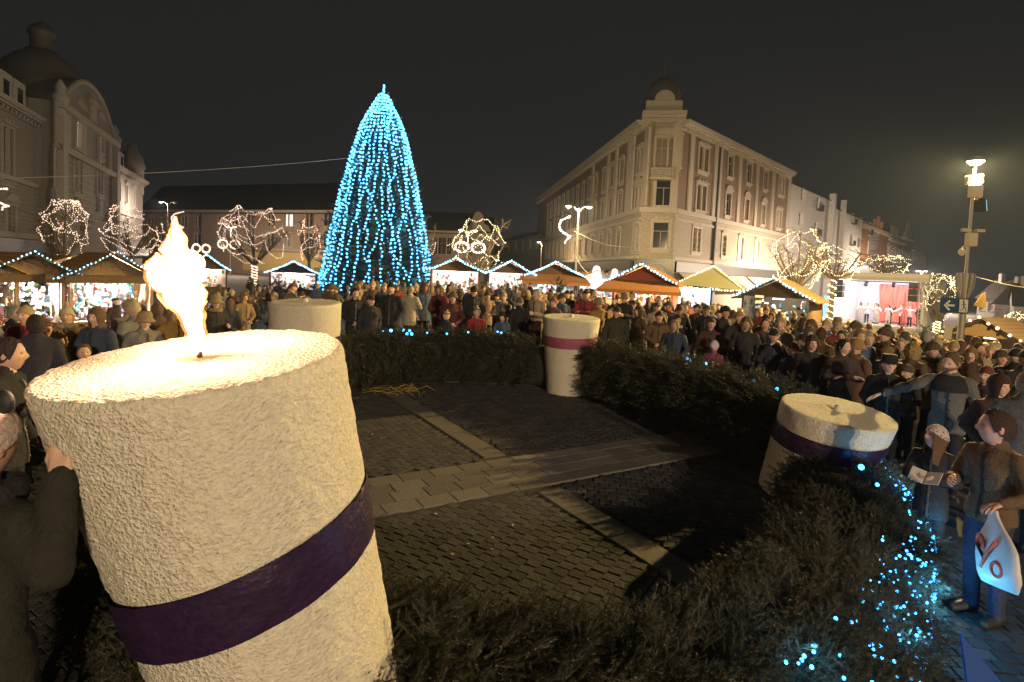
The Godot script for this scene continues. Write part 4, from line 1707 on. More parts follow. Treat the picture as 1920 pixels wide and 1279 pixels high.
	for q in [[1597, 409], [1597, 449], [1629, 429]]:
		balcony(o, a2, b2, q[0], q[1])
	# --- orange house and the row beyond
	var a3 := b2 + d * 0.05
	var b3 := a3 + d * 30.0
	o = thing("brick_house", "orange plastered house with a stepped gable in the row beyond the stage", "building")
	ww = []
	for u in [1667, 1674, 1681, 1688, 1695, 1701, 1707]:
		ww.append([u, 470 + (u - 1667) * 0.55, 1.3, 2.6, "key", shade])
	facade(o, a3, b3, [[-4.0, 16.2, orange]], ww, trim)
	rest_of_block(o, a3, b3, -4.0, 16.2, 14.0, orange, roof, 3.6)
	cornice(o, a3, b3, 15.7, 1.0, trim)
	for s in [11.0, 15.0, 19.0]:
		trim_box(o, "gable_pinnacle", a3, b3, s - 0.5, s + 0.5, 16.4, 18.6 if s != 15.0 else 19.6, 0.5, orange)
	var a4 := b3 + d * 0.05
	var lens := [22.0, 14.0, 30.0]
	var tops := [15.4, 17.2, 14.4]
	var says := ["pale plastered house with a mansard roof behind the wrapped trees", "narrow pale house with a pointed gable in the distant row", "last pale house of the row running off behind the lamp pole"]
	for q in 3:
		var b4: Vector3 = a4 + d * lens[q]
		o = thing("town_house", says[q], "building")
		ww = []
		var n := int(lens[q] / 4.5)
		var x := facing(a4, b4)
		var holes := []
		for i in n:
			for y in [5.6, 10.4]:
				var s: float = (i + 0.5) * lens[q] / n
				holes.append([s - 0.75, s + 0.75, y, y + 2.5])
				window_part(o, x * Transform3D(Basis.IDENTITY, Vector3(s, y, 0)), 1.5, 2.5, "key", gtrim, shade)
		part("wall", wall_mesh(lens[q], -4.0, tops[q], holes, white if q != 1 else grey), o, x)
		rest_of_block(o, a4, b4, -4.0, tops[q], 12.0, grey, roof, 3.6)
		cornice(o, a4, b4, tops[q] - 0.5, 0.9, gtrim)
		if q == 1:
			var gp := Mb.new()
			gp.prism([Vector2(0.5, 0), Vector2(13.5, 0), Vector2(7, 5.2)], Transform3D(Basis.IDENTITY, Vector3(0, tops[q] + 0.3, 0.05)), 0.6)
			part("gable", gp.mesh(gtrim), o, x)
		if q == 0:
			trim_box(o, "attic_storey", a4, b4, 1.0, 13.0, tops[q] + 0.3, tops[q] + 3.6, 0.0, gtrim)
		a4 = b4 + d * 0.05
	# --- the palace at the left
	o = thing("palace", "grand grey palace with a domed pavilion and curved gable at the left of the square", "building")
	var la := at(-190, 200, 34.0)
	var lb := at(268, 340, 96.0)
	var lx := facing(la, lb)
	var ltop := 14.3
	var lw := []
	for q in [[14, 290, 2.0, 4.4], [20, 412, 1.7, 2.4], [208, 352, 1.3, 2.6], [222, 358, 1.3, 2.6], [236, 364, 1.3, 2.6], [250, 371, 1.2, 2.6], [180, 415, 1.4, 3.0], [212, 420, 1.3, 2.4], [238, 424, 1.3, 2.4]]:
		lw.append([q[0], q[1], q[2], q[3], "key" if q[1] < 380 else "arch", lit if q[0] == 180 else dim if q[0] == 181 else shade])
	facade(o, la, lb, [[-2.0, ltop, grey]], lw, gtrim)
	cornice(o, la, lb, ltop - 0.5, 1.1, gtrim)
	rest_of_block(o, la, lb, -2.0, ltop, 14.0, grey, roof, 5.0)
	var ll := Vector2(lb.x - la.x, lb.z - la.z).length()
	trim_box(o, "belt_course", la, lb, 0.0, ll, 3.4, 3.9, 0.4, gtrim)
	trim_box(o, "belt_course", la, lb, 0.0, ll, 8.2, 8.6, 0.25, gtrim)
	trim_box(o, "shop_fascia", la, lb, 0.0, ll, 2.2, 3.3, 0.9, textured(mat(0.33, 0.36, 0.42, 0.6), M.fine, 0.3))
	for q in [[6, 222], [32, 236], [205, 302], [224, 312]]:
		var s := plan_s(la, lb, q[0])
		trim_box(o, "attic_dormer", la, lb, s - 1.2, s + 1.2, ltop + 0.3, ltop + 2.6, 0.2, gtrim)
		trim_box(o, "dormer_window", la, lb, s - 0.5, s + 0.5, ltop + 0.7, ltop + 2.0, 0.24, glass)
	# pavilion: a bay that stands forward, with a curved gable
	var s0 := plan_s(la, lb, 66.0)
	var s1 := plan_s(la, lb, 186.0)
	var pw := s1 - s0
	var pa := lx * Vector3(s0, 0, 1.6)
	var pb := lx * Vector3(s1, 0, 1.6)
	var pwn := []
	var ptop := wall_y(pa, pb, 128.0, 205.0)
	var rise := wall_y(pa, pb, 132.0, 128.0) - ptop
	for q in [[112, 240, 1.8, 3.6, "arch", shade], [150, 246, 2.8, 4.2, "arch", dim], [187, 256, 2.0, 3.6, "arch", shade], [108, 318, 1.7, 3.4, "key", shade], [146, 326, 2.6, 4.0, "key", shade], [186, 334, 2.2, 3.8, "key", shade], [106, 372, 1.6, 1.8, "plain", blind], [145, 376, 2.2, 2.0, "plain", glass], [184, 382, 1.9, 1.8, "plain", blind]]:
		pwn.append(q)
	facade(o, pa, pb, [[-2.0, ptop, grey]], pwn, gtrim, "pavilion_wall")
	for q in [[0.0, 1.2], [pw - 1.2, pw]]:
		trim_box(o, "corner_pier", pa, pb, q[0], q[1], -2.0, ptop - 1.2, 0.6, gtrim)
		var urn := Mb.new()
		urn.lathe(facing(pa, pb) * Vector3((q[0] + q[1]) / 2, ptop - 1.2, 0.1), [[0.5, 0.0], [0.55, 0.4], [0.3, 0.6], [0.7, 1.3], [0.75, 1.7], [0.4, 2.1], [0.5, 2.6], [0.2, 3.2], [0.02, 3.4]], 12)
		part("statue_urn", urn.mesh(gtrim), o)
	trim_box(o, "belt_course", pa, pb, 0.0, pw, 12.0, 12.6, 0.5, gtrim)
	var gb := []
	for q in 25:
		var t := q / 24.0
		var a := PI * t
		gb.append(Vector2(pw / 2 + cos(a) * pw * (0.46 - 0.06 * sin(a * 2.0) * sin(a * 2.0)), sin(a) * rise * (0.75 + 0.25 * sin(a))))
	var gm := Mb.new()
	gm.prism(gb, Transform3D(Basis.IDENTITY, Vector3(0, ptop, 0.15)), 1.2)
	part("curved_gable", gm.mesh(grey), o, facing(pa, pb))
	var gm2 := Mb.new()
	var gpth := []
	var grr := []
	for q in 25:
		gpth.append(Vector3(gb[q].x, gb[q].y + ptop, 0.1))
		grr.append(0.28)
	gm2.tube(gpth, grr, 6)
	part("gable_moulding", gm2.mesh(gtrim), o, facing(pa, pb))
	var hb := Mb.new()
	hb.box(Vector3(pw / 2, ptop + rise * 0.34, 0.3), Vector3(1.4, 2.4, 0.3))
	hb.box(Vector3(pw / 2, ptop + rise * 0.56, 0.35), Vector3(2.2, 0.5, 0.5))
	part("gable_niche", hb.mesh(gtrim), o, facing(pa, pb))
	for q in 11:
		trim_box(o, "rustic_course", pa, pb, 1.25, pw - 1.25, 3.9 + q * 0.72, 3.97 + q * 0.72, 0.04, gtrim)
		trim_box(o, "rustic_course", la, lb, 0.03, s0 - 0.1, 4.1 + q * 0.36, 4.14 + q * 0.36, 0.03, gtrim)
	for q in [[2.2, 3.4], [pw * 0.36, pw * 0.36 + 0.7], [pw * 0.64, pw * 0.64 + 0.7], [pw - 3.4, pw - 2.2]]:
		trim_box(o, "pavilion_pilaster", pa, pb, q[0], q[1], 12.62, ptop - 0.6, 0.22, gtrim)
	trim_box(o, "pavilion_cornice", pa, pb, -0.2, pw + 0.2, ptop - 0.6, ptop, 0.6, gtrim)
	var side := Mb.new()
	side.quad(Vector3(pw, -2, 0), Vector3(pw, -2, -12), Vector3(pw, ptop, -12), Vector3(pw, ptop, 0))
	side.quad(Vector3(0, -2, -12), Vector3(0, -2, 0), Vector3(0, ptop, 0), Vector3(0, ptop, -12))
	side.quad(Vector3(0, ptop, 0), Vector3(pw, ptop, 0), Vector3(pw, ptop + 0.8, -12), Vector3(0, ptop + 0.8, -12))
	part("pavilion_sides", side.mesh(grey), o, facing(pa, pb))
	var pd := Mb.new()
	pd.lathe(facing(pa, pb) * Vector3(pw * 0.60, ptop - 0.6, -5.0), [[3.9, -1.0], [3.9, 2.6], [4.2, 2.9], [4.0, 3.2], [4.15, 4.2], [3.95, 5.4], [3.4, 6.6], [2.5, 7.6], [1.55, 8.2], [1.5, 8.4], [1.1, 8.5], [1.05, 10.0], [1.3, 10.2], [1.25, 10.5], [0.9, 11.1], [0.2, 11.5], [0.02, 11.7]], 24)
	part("dome", pd.mesh(lead), o)
	var td := Mb.new()
	td.lathe(lx * Vector3(ll - 1.8, 0, -1.2), [[1.7, ltop - 2.0], [1.7, ltop + 2.2], [1.95, ltop + 2.4], [1.75, ltop + 3.0], [1.5, ltop + 4.2], [0.9, ltop + 5.2], [0.7, ltop + 5.4], [0.7, ltop + 6.0], [0.05, ltop + 6.5]], 16)
	part("corner_turret", td.mesh(grey), o)
	# --- the long block behind the fir tree
	o = thing("town_house", "long pinkish three storey block with a high dark roof behind the wrapped trees", "building")
	var ma := at(258, 392, 140.0)
	var mb := at(655, 392, 116.0)
	var mtop := 13.0
	var mw := []
	for u in [282, 302, 322, 345, 370, 414, 440, 470, 508, 541, 580, 615]:
		var t: float = (u - 258.0) / 397.0
		var n := int(u)
		mw.append([u, lerpf(418, 411, t), 2.0, 2.6, "plain" if n % 3 else "key", lit if n == 541 else glass])
		mw.append([u, lerpf(452, 449, t), 2.0, 2.8, "key", dim if n == 440 else blind if n % 2 else glass])
	facade(o, ma, mb, [[-2.0, mtop, pinkish]], mw, trim)
	cornice(o, ma, mb, mtop - 0.4, 0.9, trim)
	rest_of_block(o, ma, mb, -2.0, mtop, 13.0, pinkish, roof, 7.0)
	var ml := Vector2(mb.x - ma.x, mb.z - ma.z).length()
	trim_box(o, "belt_course", ma, mb, 0.0, ml, 4.6, 5.0, 0.3, trim)
	trim_box(o, "drainpipe", ma, mb, ml * 0.34, ml * 0.34 + 0.25, -1.0, mtop - 0.5, 0.3, M.black)
	trim_box(o, "shop_front", ma, mb, ml * 0.55, ml * 0.98, 0.0, 4.2, 0.1, mat(0.50, 0.38, 0.16, 0.8))
	o = thing("town_house", "low pale house with dark windows just right of the fir tree", "building")
	var na := mb + facing(ma, mb).basis.x * 0.1
	var nb := at(872, 432, 112.0)
	var nw := []
	for u in [686, 722, 756, 822, 838]:
		nw.append([u, 461, 2.0, 3.4, "plain", glass])
	facade(o, na, nb, [[-2.0, 9.6, pinkish]], nw, trim)
	cornice(o, na, nb, 9.2, 0.8, trim)
	rest_of_block(o, na, nb, -2.0, 9.6, 12.0, pinkish, roof, 4.4)
	o = thing("gabled_house", "small house with a curved baroque gable behind the yellow lit tree", "building")
	var ga := at(868, 440, 118.0)
	var gbb := at(922, 440, 118.0)
	var gl := Vector2(gbb.x - ga.x, gbb.z - ga.z).length()
	facade(o, ga, gbb, [[-2.0, 10.4, stone]], [[880, 470, 1.4, 2.2, "plain", shade], [908, 470, 1.4, 2.2, "plain", shade]], trim)
	rest_of_block(o, ga, gbb, -2.0, 10.4, 12.0, stone, roof, 3.4)
	var gg := Mb.new()
	gg.prism([Vector2(0.2, 0), Vector2(gl - 0.2, 0), Vector2(gl - 0.8, 1.2), Vector2(gl * 0.72, 1.6), Vector2(gl * 0.7, 2.8), Vector2(gl * 0.64, 3.6), Vector2(gl * 0.5, 4.1), Vector2(gl * 0.36, 3.6), Vector2(gl * 0.3, 2.8), Vector2(gl * 0.28, 1.6), Vector2(0.8, 1.2)], Transform3D(Basis.IDENTITY, Vector3(0, 10.4, 0.05)), 0.6)
	part("baroque_gable", gg.mesh(trim), o, facing(ga, gbb))
	o = thing("town_house", "yellow lit low house receding into the side street", "building")
	var ya := at(926, 470, 190.0)
	var yb := at(1040, 430, 124.0)
	var yw := []
	for u in [955, 968, 981, 995, 1008]:
		yw.append([u, 462.0 - (u - 955) * 0.12, 1.8, 2.8, "plain", shade])
	facade(o, ya, yb, [[-2.0, 11.0, stone]], yw, trim)
	rest_of_block(o, ya, yb, -2.0, 11.0, 12.0, stone, roof, 3.0)
	cornice(o, ya, yb, 10.6, 0.8, trim)
	# --- far houses at the right edge
	var far := [[1834, 1868, 556, 110.0, "narrow grey house with a chimney behind the brown stall at the right"], [1866, 1906, 566, 100.0, "grey house with a steep roof at the far right"], [1902, 1975, 570, 92.0, "low grey house running out of view at the far right"]]
	for q in far:
		o = thing("town_house", q[4], "building")
		var fa := at(q[0], q[2], q[3])
		var fb := at(q[1], q[2], q[3] * 0.97)
		var fx := facing(fa, fb)
		var fl := Vector2(fb.x - fa.x, fb.z - fa.z).length()
		var ft: float = fa.y
		var holes := []
		var x2 := fl / 2
		for sx in [fl * 0.25, fl * 0.75]:
			holes.append([sx - 0.5, sx + 0.5, ft - 2.6, ft - 1.0])
			window_part(o, fx * Transform3D(Basis.IDENTITY, Vector3(sx, ft - 2.6, 0)), 1.0, 1.6, "plain", gtrim, shade)
		part("wall", wall_mesh(fl, -5.0, ft, holes, grey), o, fx)
		rest_of_block(o, fa, fb, -5.0, ft, 9.0, grey, roof, 3.4)
		var c2 := Mb.new()
		c2.box(fx * Vector3(fl * 0.3, ft + 3.4, -4.0), Vector3(0.7, 2.4, 0.7))
		part("chimney", c2.mesh(grey), o)


func balcony(o: Node3D, a: Vector3, b: Vector3, u: float, v: float) -> void:
	var s := plan_s(a, b, u)
	var y := wall_y(a, b, u, v) - 1.25
	var k := Mb.new()
	k.box(Vector3(s, y, 0.35), Vector3(2.3, 0.12, 0.7))
	for q in 14:
		k.box(Vector3(s - 1.1 + q * 2.2 / 13.0, y + 0.5, 0.68), Vector3(0.04, 0.9, 0.04))
	k.box(Vector3(s, y + 0.98, 0.68), Vector3(2.3, 0.06, 0.06))
	part("balcony", k.mesh(M.black), o, facing(a, b))


# ---------- strings of lights ----------
func beads(parent: Node3D, path: Array, gap: float, r: float, m: Material, called := "bulbs", cord := 0.012) -> void:
	var pts := PackedVector3Array(path)
	var where := []
	var left := 0.0
	for k in pts.size() - 1:
		var l := pts[k].distance_to(pts[k + 1])
		var s := left
		while s < l:
			where.append(Transform3D(Basis.IDENTITY.scaled(Vector3.ONE * rng.randf_range(0.8, 1.2)), pts[k].lerp(pts[k + 1], s / l) + Vector3(rng.randf() - 0.5, rng.randf() - 0.5, rng.randf() - 0.5) * gap * 0.25))
			s += gap
		left = s - l
	var b := Mb.new()
	b.ball(Vector3.ZERO, Vector3.ONE * r, 6, 4)
	many(called, b.mesh(m), where, parent)
	if cord > 0.0:
		var w := Mb.new()
		var rr := []
		for k in path.size():
			rr.append(cord)
		w.tube(path, rr, 4, false)
		part("cord", w.mesh(M.wire), parent)

func sag(a: Vector3, b: Vector3, drop: float, n := 8) -> Array:
	var out := []
	for k in n + 1:
		var t := float(k) / n
		out.append(a.lerp(b, t) - Vector3(0, drop * 4.0 * t * (1.0 - t), 0))
	return out


# ---------- the fir tree ----------
func frond_mesh(seed_: int) -> ArrayMesh:
	var g := RandomNumberGenerator.new()
	g.seed = seed_
	var b := Mb.new()
	for k in 26:
		var f := (k + 0.5) / 26
		var y := 1.0 * f
		var sx := 1.0 if k % 2 else -1.0
		var l := (0.34 * (1.0 - f) + 0.10) * g.randf_range(0.8, 1.2)
		var p := Vector3(0, y, -0.10 * f * f)
		var dir := Vector3(sx * 0.8, 0.62, g.randf_range(-0.35, 0.15)).normalized()
		var n := 5
		for q in n:
			var t := float(q) / n
			var o := p + dir * l * t
			var w := dir.cross(Vector3(0, 0, 1)).normalized() * 0.075 * (1.1 - t)
			var s := g.randf_range(0.7, 1.3)
			b.tint = Color(s, s, s)
			b.tri(o - dir * 0.015, o + dir * 0.02, o + w + dir * 0.05 + Vector3(0, 0, g.randf_range(-0.02, 0.03)))
			b.tri(o + dir * 0.02, o - dir * 0.015, o - w + dir * 0.05 + Vector3(0, 0, g.randf_range(-0.02, 0.03)))
		b.tint = Color(0.9, 0.9, 0.9)
		b.tri(p - Vector3(0.008, 0, 0), p + Vector3(0.008, 0, 0), p + dir * l)
	b.tint = Color(0.7, 0.5, 0.4)
	b.tri(Vector3(-0.012, 0, 0), Vector3(0.012, 0, 0), Vector3(0, 1.0, -0.1))
	return b.mesh(M.fir)

func fir_radius(t: float) -> float:
	# t from 0 at the foot to 1 at the tip
	return 4.25 * pow(maxf(0.0, 1.0 - t), 0.60) * lerpf(0.70, 1.0, smoothstep(0.0, 0.16, 1.0 - t)) * lerpf(0.93, 1.0, smoothstep(0.0, 0.08, t))

func build_fir() -> void:
	M.fir = mat(0.035, 0.085, 0.075, 0.7)
	var foot := floor_at(706, 42.0)
	var h := 15.4
	var o := thing("fir_tree", "tall Christmas fir tree hung from top to foot with blue lights", "tree", foot)
	var tr := Mb.new()
	tr.tube([Vector3(0, 0, 0), Vector3(0, h * 0.5, 0), Vector3(0, h - 0.3, 0)], [0.24, 0.15, 0.03], 8)
	part("trunk", tr.mesh(M.twig), o)
	var fr := []
	for k in 3:
		fr.append(frond_mesh(70 + k))
	var x := [[], [], []]
	var limbs := Mb.new()
	for k in 2600:
		var t := 0.03 + 0.96 * (1.0 - sqrt(rng.randf()))
		var a := rng.randf() * TAU
		var r := fir_radius(t) * rng.randf_range(0.62, 1.07)
		var dir := Vector3(cos(a), rng.randf_range(-0.25, 0.45) + t * 0.5, sin(a)).normalized()
		var p := Vector3(cos(a) * r, t * h, sin(a) * r) - dir * 0.55
		var z := -Vector3.UP.slide(dir).normalized()
		var bs := Basis(dir.cross(z), dir, z).rotated(dir, rng.randf_range(-0.5, 0.5))
		x[k % 3].append(Transform3D(bs.scaled(Vector3.ONE * rng.randf_range(0.75, 1.3) * lerpf(1.1, 0.7, t)), p))
		if k % 9 == 0:
			limbs.tube([Vector3(0, t * h - 0.3, 0), p + dir * 0.3], [0.035, 0.012], 4, false)
	for k in 3:
		many("needle_fronds", fr[k], x[k], o)
	part("limbs", limbs.mesh(M.twig), o).set_meta("kind", "stuff")
	# the strings hang from the tip
	var n := 44
	for s in n:
		var a0 := TAU * s / n + rng.randf_range(-0.03, 0.03)
		var path := []
		var foot_t := rng.randf_range(0.02, 0.10)
		for k in 41:
			var f := k / 40.0
			var t := lerpf(0.985, foot_t, f)
			var a := a0 + 0.20 * noise.get_noise_2d(f * 3.0, s * 7.0) + 0.07 * noise.get_noise_2d(f * 14.0, s * 3.0)
			var r := fir_radius(t) * (1.0 + 0.05 * noise.get_noise_2d(f * 9.0, 50.0 + s)) + 0.10
			path.append(foot + Vector3(cos(a) * r, t * h, sin(a) * r))
		var l := thing("light_string", "string of blue lights hanging down the side of the tall fir tree", "lights", Vector3.ZERO, 0.0, "blue light strings on the fir tree")
		beads(l, path, 0.29, 0.070, M.led_tree, "bulbs", 0.010)
	var st := Mb.new()
	for k in 9:
		st.ball(Vector3(rng.randf_range(-0.12, 0.12), -0.5 + k * 0.12, rng.randf_range(-0.12, 0.12)), Vector3.ONE * 0.075, 7, 5)
	var star := single("tree_top_lights", st.mesh(M.led_tree), "small cluster of bright lights on the very tip of the fir tree", "lights")
	star.position = foot + Vector3(0, h + 0.1, 0)
	for k in 6:
		var t: float = [0.12, 0.14, 0.34, 0.38, 0.6, 0.82][k]
		var a: float = [0.7, 2.2, 1.0, 1.9, 1.57, 1.57][k]
		var p := foot + Vector3(cos(a), 0, sin(a)) * (fir_radius(t) + 0.9) + Vector3(0, t * h, 0)
		omni(p, lin(0.22, 0.62, 1.0), 4.5, 0.2)
	# small firs among the crowd
	for q in [[1040, 560, 24.0, 2.3, "small dark fir standing in the crowd before the orange stall roof"], [520, 540, 36.0, 2.4, "small dark fir among the crowd left of the tall fir tree"], [1728, 612, 33.0, 2.6, "small dark fir at the right corner of the stage"]]:
		var p := floor_at(q[0], q[2])
		var so := thing("small_fir", q[4], "tree", p)
		var t2 := Mb.new()
		t2.tube([Vector3.ZERO, Vector3(0, q[3], 0)], [0.05, 0.01], 6)
		part("trunk", t2.mesh(M.twig), so)
		var xs := []
		for k in 190:
			var t := 0.08 + 0.9 * (1.0 - sqrt(rng.randf()))
			var a := rng.randf() * TAU
			var dir := Vector3(cos(a), 0.1 + t * 0.6, sin(a)).normalized()
			var z := -Vector3.UP.slide(dir).normalized()
			xs.append(Transform3D(Basis(dir.cross(z), dir, z).scaled(Vector3.ONE * lerpf(0.75, 0.3, t)), Vector3(cos(a) * 0.1, t * float(q[3]), sin(a) * 0.1)))
		many("needle_fronds", fr[0], xs, so)


# ---------- bare trees wound with warm lights ----------
func bare_tree(u: float, v0: float, d: float, crown_v: float, wide: float, tall: float, loops: int, bead: Material, label: String, said: String, seed_: int, wrap := false, base_lift := 0.0) -> void:
	# crown centre at the row crown_v; wide and tall in metres
	var foot := floor_at(u, d)
	var mid := at(u, crown_v, d)
	var hgt := mid.y - foot.y
	var g := RandomNumberGenerator.new()
	g.seed = seed_
	var o := thing("bare_tree", label, "tree", foot)
	var b := Mb.new()
	var tips := []
	var fork := Vector3(0, maxf(hgt - tall * 0.55, hgt * 0.4), 0)
	b.tube([Vector3.ZERO, fork * 0.5 + Vector3(g.randf_range(-0.1, 0.1), 0, 0), fork], [0.20, 0.16, 0.14], 7)
	part("trunk", b.mesh(M.bark), o)
	var c := Mb.new()
	var tw := Mb.new()
	for k in 9:
		var a := TAU * k / 9 + g.randf_range(-0.3, 0.3)
		var e := Vector3(cos(a) * wide * 0.42, hgt + tall * g.randf_range(-0.12, 0.42), sin(a) * wide * 0.42)
		var m := fork.lerp(e, 0.5) + Vector3(cos(a) * 0.2, g.randf_range(-0.1, 0.3), sin(a) * 0.2)
		c.tube([fork, m, e], [0.09, 0.06, 0.025], 5)
		tips.append(e)
		for q in 14:
			var st := fork.lerp(e, g.randf_range(0.35, 1.0)) if q < 9 else e
			var w := st + Vector3(g.randf_range(-1, 1) * wide * 0.16, g.randf_range(-0.3, 0.8) * tall * 0.2, g.randf_range(-1, 1) * wide * 0.16)
			tw.tube([st, st.lerp(w, 0.5) + Vector3(g.randf() - 0.5, g.randf() - 0.5, g.randf() - 0.5) * 0.15, w], [0.025, 0.018, 0.006], 4, false)
			for z in 3:
				var w2 := w + Vector3(g.randf_range(-1, 1), g.randf_range(-0.6, 1), g.randf_range(-1, 1)) * wide * 0.08
				tw.tube([w, w2], [0.009, 0.003], 3, false)
	part("limbs", c.mesh(M.bark), o)
	part("twigs", tw.mesh(M.bark), o).set_meta("kind", "stuff")
	# the garlands run from limb to limb in loops
	var l := thing("light_garland", said, "lights", Vector3.ZERO)
	for k in loops:
		var path := []
		var n := 7 + g.randi() % 5
		var a := g.randf() * TAU
		var y := tall * g.randf_range(-0.40, 0.45)
		var last := Vector3.ZERO
		for q in n:
			a += g.randf_range(0.15, 0.75) * (1.0 if k % 2 else -1.0)
			y = clampf(y + tall * g.randf_range(-0.34, 0.34), -tall * 0.5, tall * 0.52)
			var rr := wide * 0.5 * sqrt(maxf(0.1, 1.0 - pow(y / (tall * 0.60), 2))) * g.randf_range(0.7, 1.05)
			var p := foot + Vector3(cos(a) * rr, hgt + y, sin(a) * rr)
			if q:
				var bit := sag(last, p, last.distance_to(p) * g.randf_range(-0.08, 0.26), 7)
				for z in range(1, 7):
					bit[z] += Vector3(g.randf() - 0.5, g.randf() - 0.5, g.randf() - 0.5) * 0.10
				path.append_array(bit)
			last = p
		beads(l, path, 0.15 * d / 40.0, 0.030 * d / 40.0, bead, "bulbs", 0.0)
	if wrap:
		var path := []
		for q in 60:
			var a := q * 0.9
			path.append(foot + fork * (0.25 + 0.75 * q / 59.0) + Vector3(cos(a), 0, sin(a)) * 0.24)
		beads(l, path, 0.12, 0.05 * d / 40.0, bead, "bulbs", 0.0)


func build_trees() -> void:
	M.bark = mat(0.13, 0.10, 0.075, 0.9)
	bare_tree(120, 490, 31.0, 432, 2.5, 3.1, 9, M.led_warm, "small bare tree wound with pinkish white lights above the left stall roof", "pinkish white garland wound through the leftmost small tree", 3, true)
	bare_tree(247, 490, 40.0, 432, 4.2, 3.2, 7, M.led_warm, "bare tree with looping garlands just left of the candle flame", "garland looping over the bare tree left of the flame", 4)
	bare_tree(476, 512, 50.0, 442, 6.2, 4.8, 7, M.led_warm, "broad bare tree with a lit trunk left of the fir tree", "garland drawing loops on the broad bare tree left of the fir", 5, true)
	bare_tree(578, 500, 50.0, 450, 2.2, 3.6, 4, M.led_warm, "narrow bare tree half hidden by the left side of the fir tree", "garland on the narrow tree at the left edge of the fir", 6)
	bare_tree(795, 500, 54.0, 455, 2.0, 3.6, 2, M.led_warm, "bare tree half hidden by the right side of the fir tree", "thin garland showing at the right edge of the fir tree", 7)
	bare_tree(893, 520, 50.0, 462, 5.2, 4.4, 6, M.led_gold, "bushy tree with yellow garlands before the baroque gable", "yellow garland round the bushy tree before the baroque gable", 8)
	bare_tree(1487, 560, 34.0, 487, 3.2, 3.4, 6, M.led_gold, "bare forked tree with yellowish garlands beside the brown stall", "garland looping in the forked tree beside the brown stall", 9)
	bare_tree(1552, 560, 38.0, 490, 3.6, 2.2, 5, M.led_gold, "bare tree with a lit trunk at the left corner of the stage", "garland over the tree at the left corner of the stage", 10, true)
	bare_tree(1650, 540, 52.0, 498, 4.4, 1.9, 6, M.led_gold, "tree crown full of lights rising behind the stage roof", "garlands bunched in the crown behind the stage roof", 11)
	bare_tree(1752, 600, 44.0, 557, 2.6, 3.4, 6, M.led_gold, "bare tree wound with lights between the stage and the lamp pole", "garland on the tree between the stage and the lamp pole", 12, true)
	bare_tree(1908, 640, 40.0, 610, 2.6, 1.8, 6, M.led_gold, "low tree wound with lights at the far right edge", "garland on the low tree at the far right edge", 13)


# ---------- street lamps, poles, signs and wires ----------
func lamp_head(o: Node3D, p: Vector3, lit: float, color: Color, r := 0.235) -> void:
	var b := Mb.new()
	b.lathe(p, [[0.02, -r * 0.62], [r * 0.6, -r * 0.5], [r, -r * 0.1], [r * 0.98, 0.0]], 16)
	part("lamp_bowl", b.mesh(M.lamp_glass if lit > 0.0 else M.trim), o)
	var c := Mb.new()
	c.lathe(p, [[r * 1.04, -0.01], [r * 1.05, 0.03], [r * 0.7, r * 0.42], [0.06, r * 0.6], [0.02, r * 0.62]], 16)
	part("lamp_cap", c.mesh(M.pole), o)
	if lit > 0.0:
		omni(o.position + p + Vector3(0, -r * 0.35, 0), color, lit, 0.12, 200.0)

func street_lamp(foot: Vector3, tall: float, arm: float, turn: float, e1: float, e2: float, label: String, color: Color) -> Node3D:
	var o := thing("street_lamp", label, "street lamp", foot)
	var dir := Vector3(cos(turn), 0, sin(turn))
	var b := Mb.new()
	b.tube([Vector3.ZERO, Vector3(0, 1.2, 0), Vector3(0, 1.25, 0), Vector3(0, tall - 0.1, 0)], [0.13, 0.12, 0.085, 0.06], 10)
	part("pole", b.mesh(M.pole), o)
	for s in [-1.0, 1.0]:
		if (e2 if s > 0 else e1) < 0.0:
			continue
		var c := Mb.new()
		c.tube([Vector3(0, tall - 0.5, 0), dir * s * arm * 0.4 + Vector3(0, tall - 0.05, 0), dir * s * arm + Vector3(0, tall + 0.12, 0)], [0.04, 0.035, 0.03], 6)
		part("arm", c.mesh(M.pole), o)
		lamp_head(o, dir * s * arm + Vector3(0, tall, 0), e2 if s > 0 else e1, color)
	return o

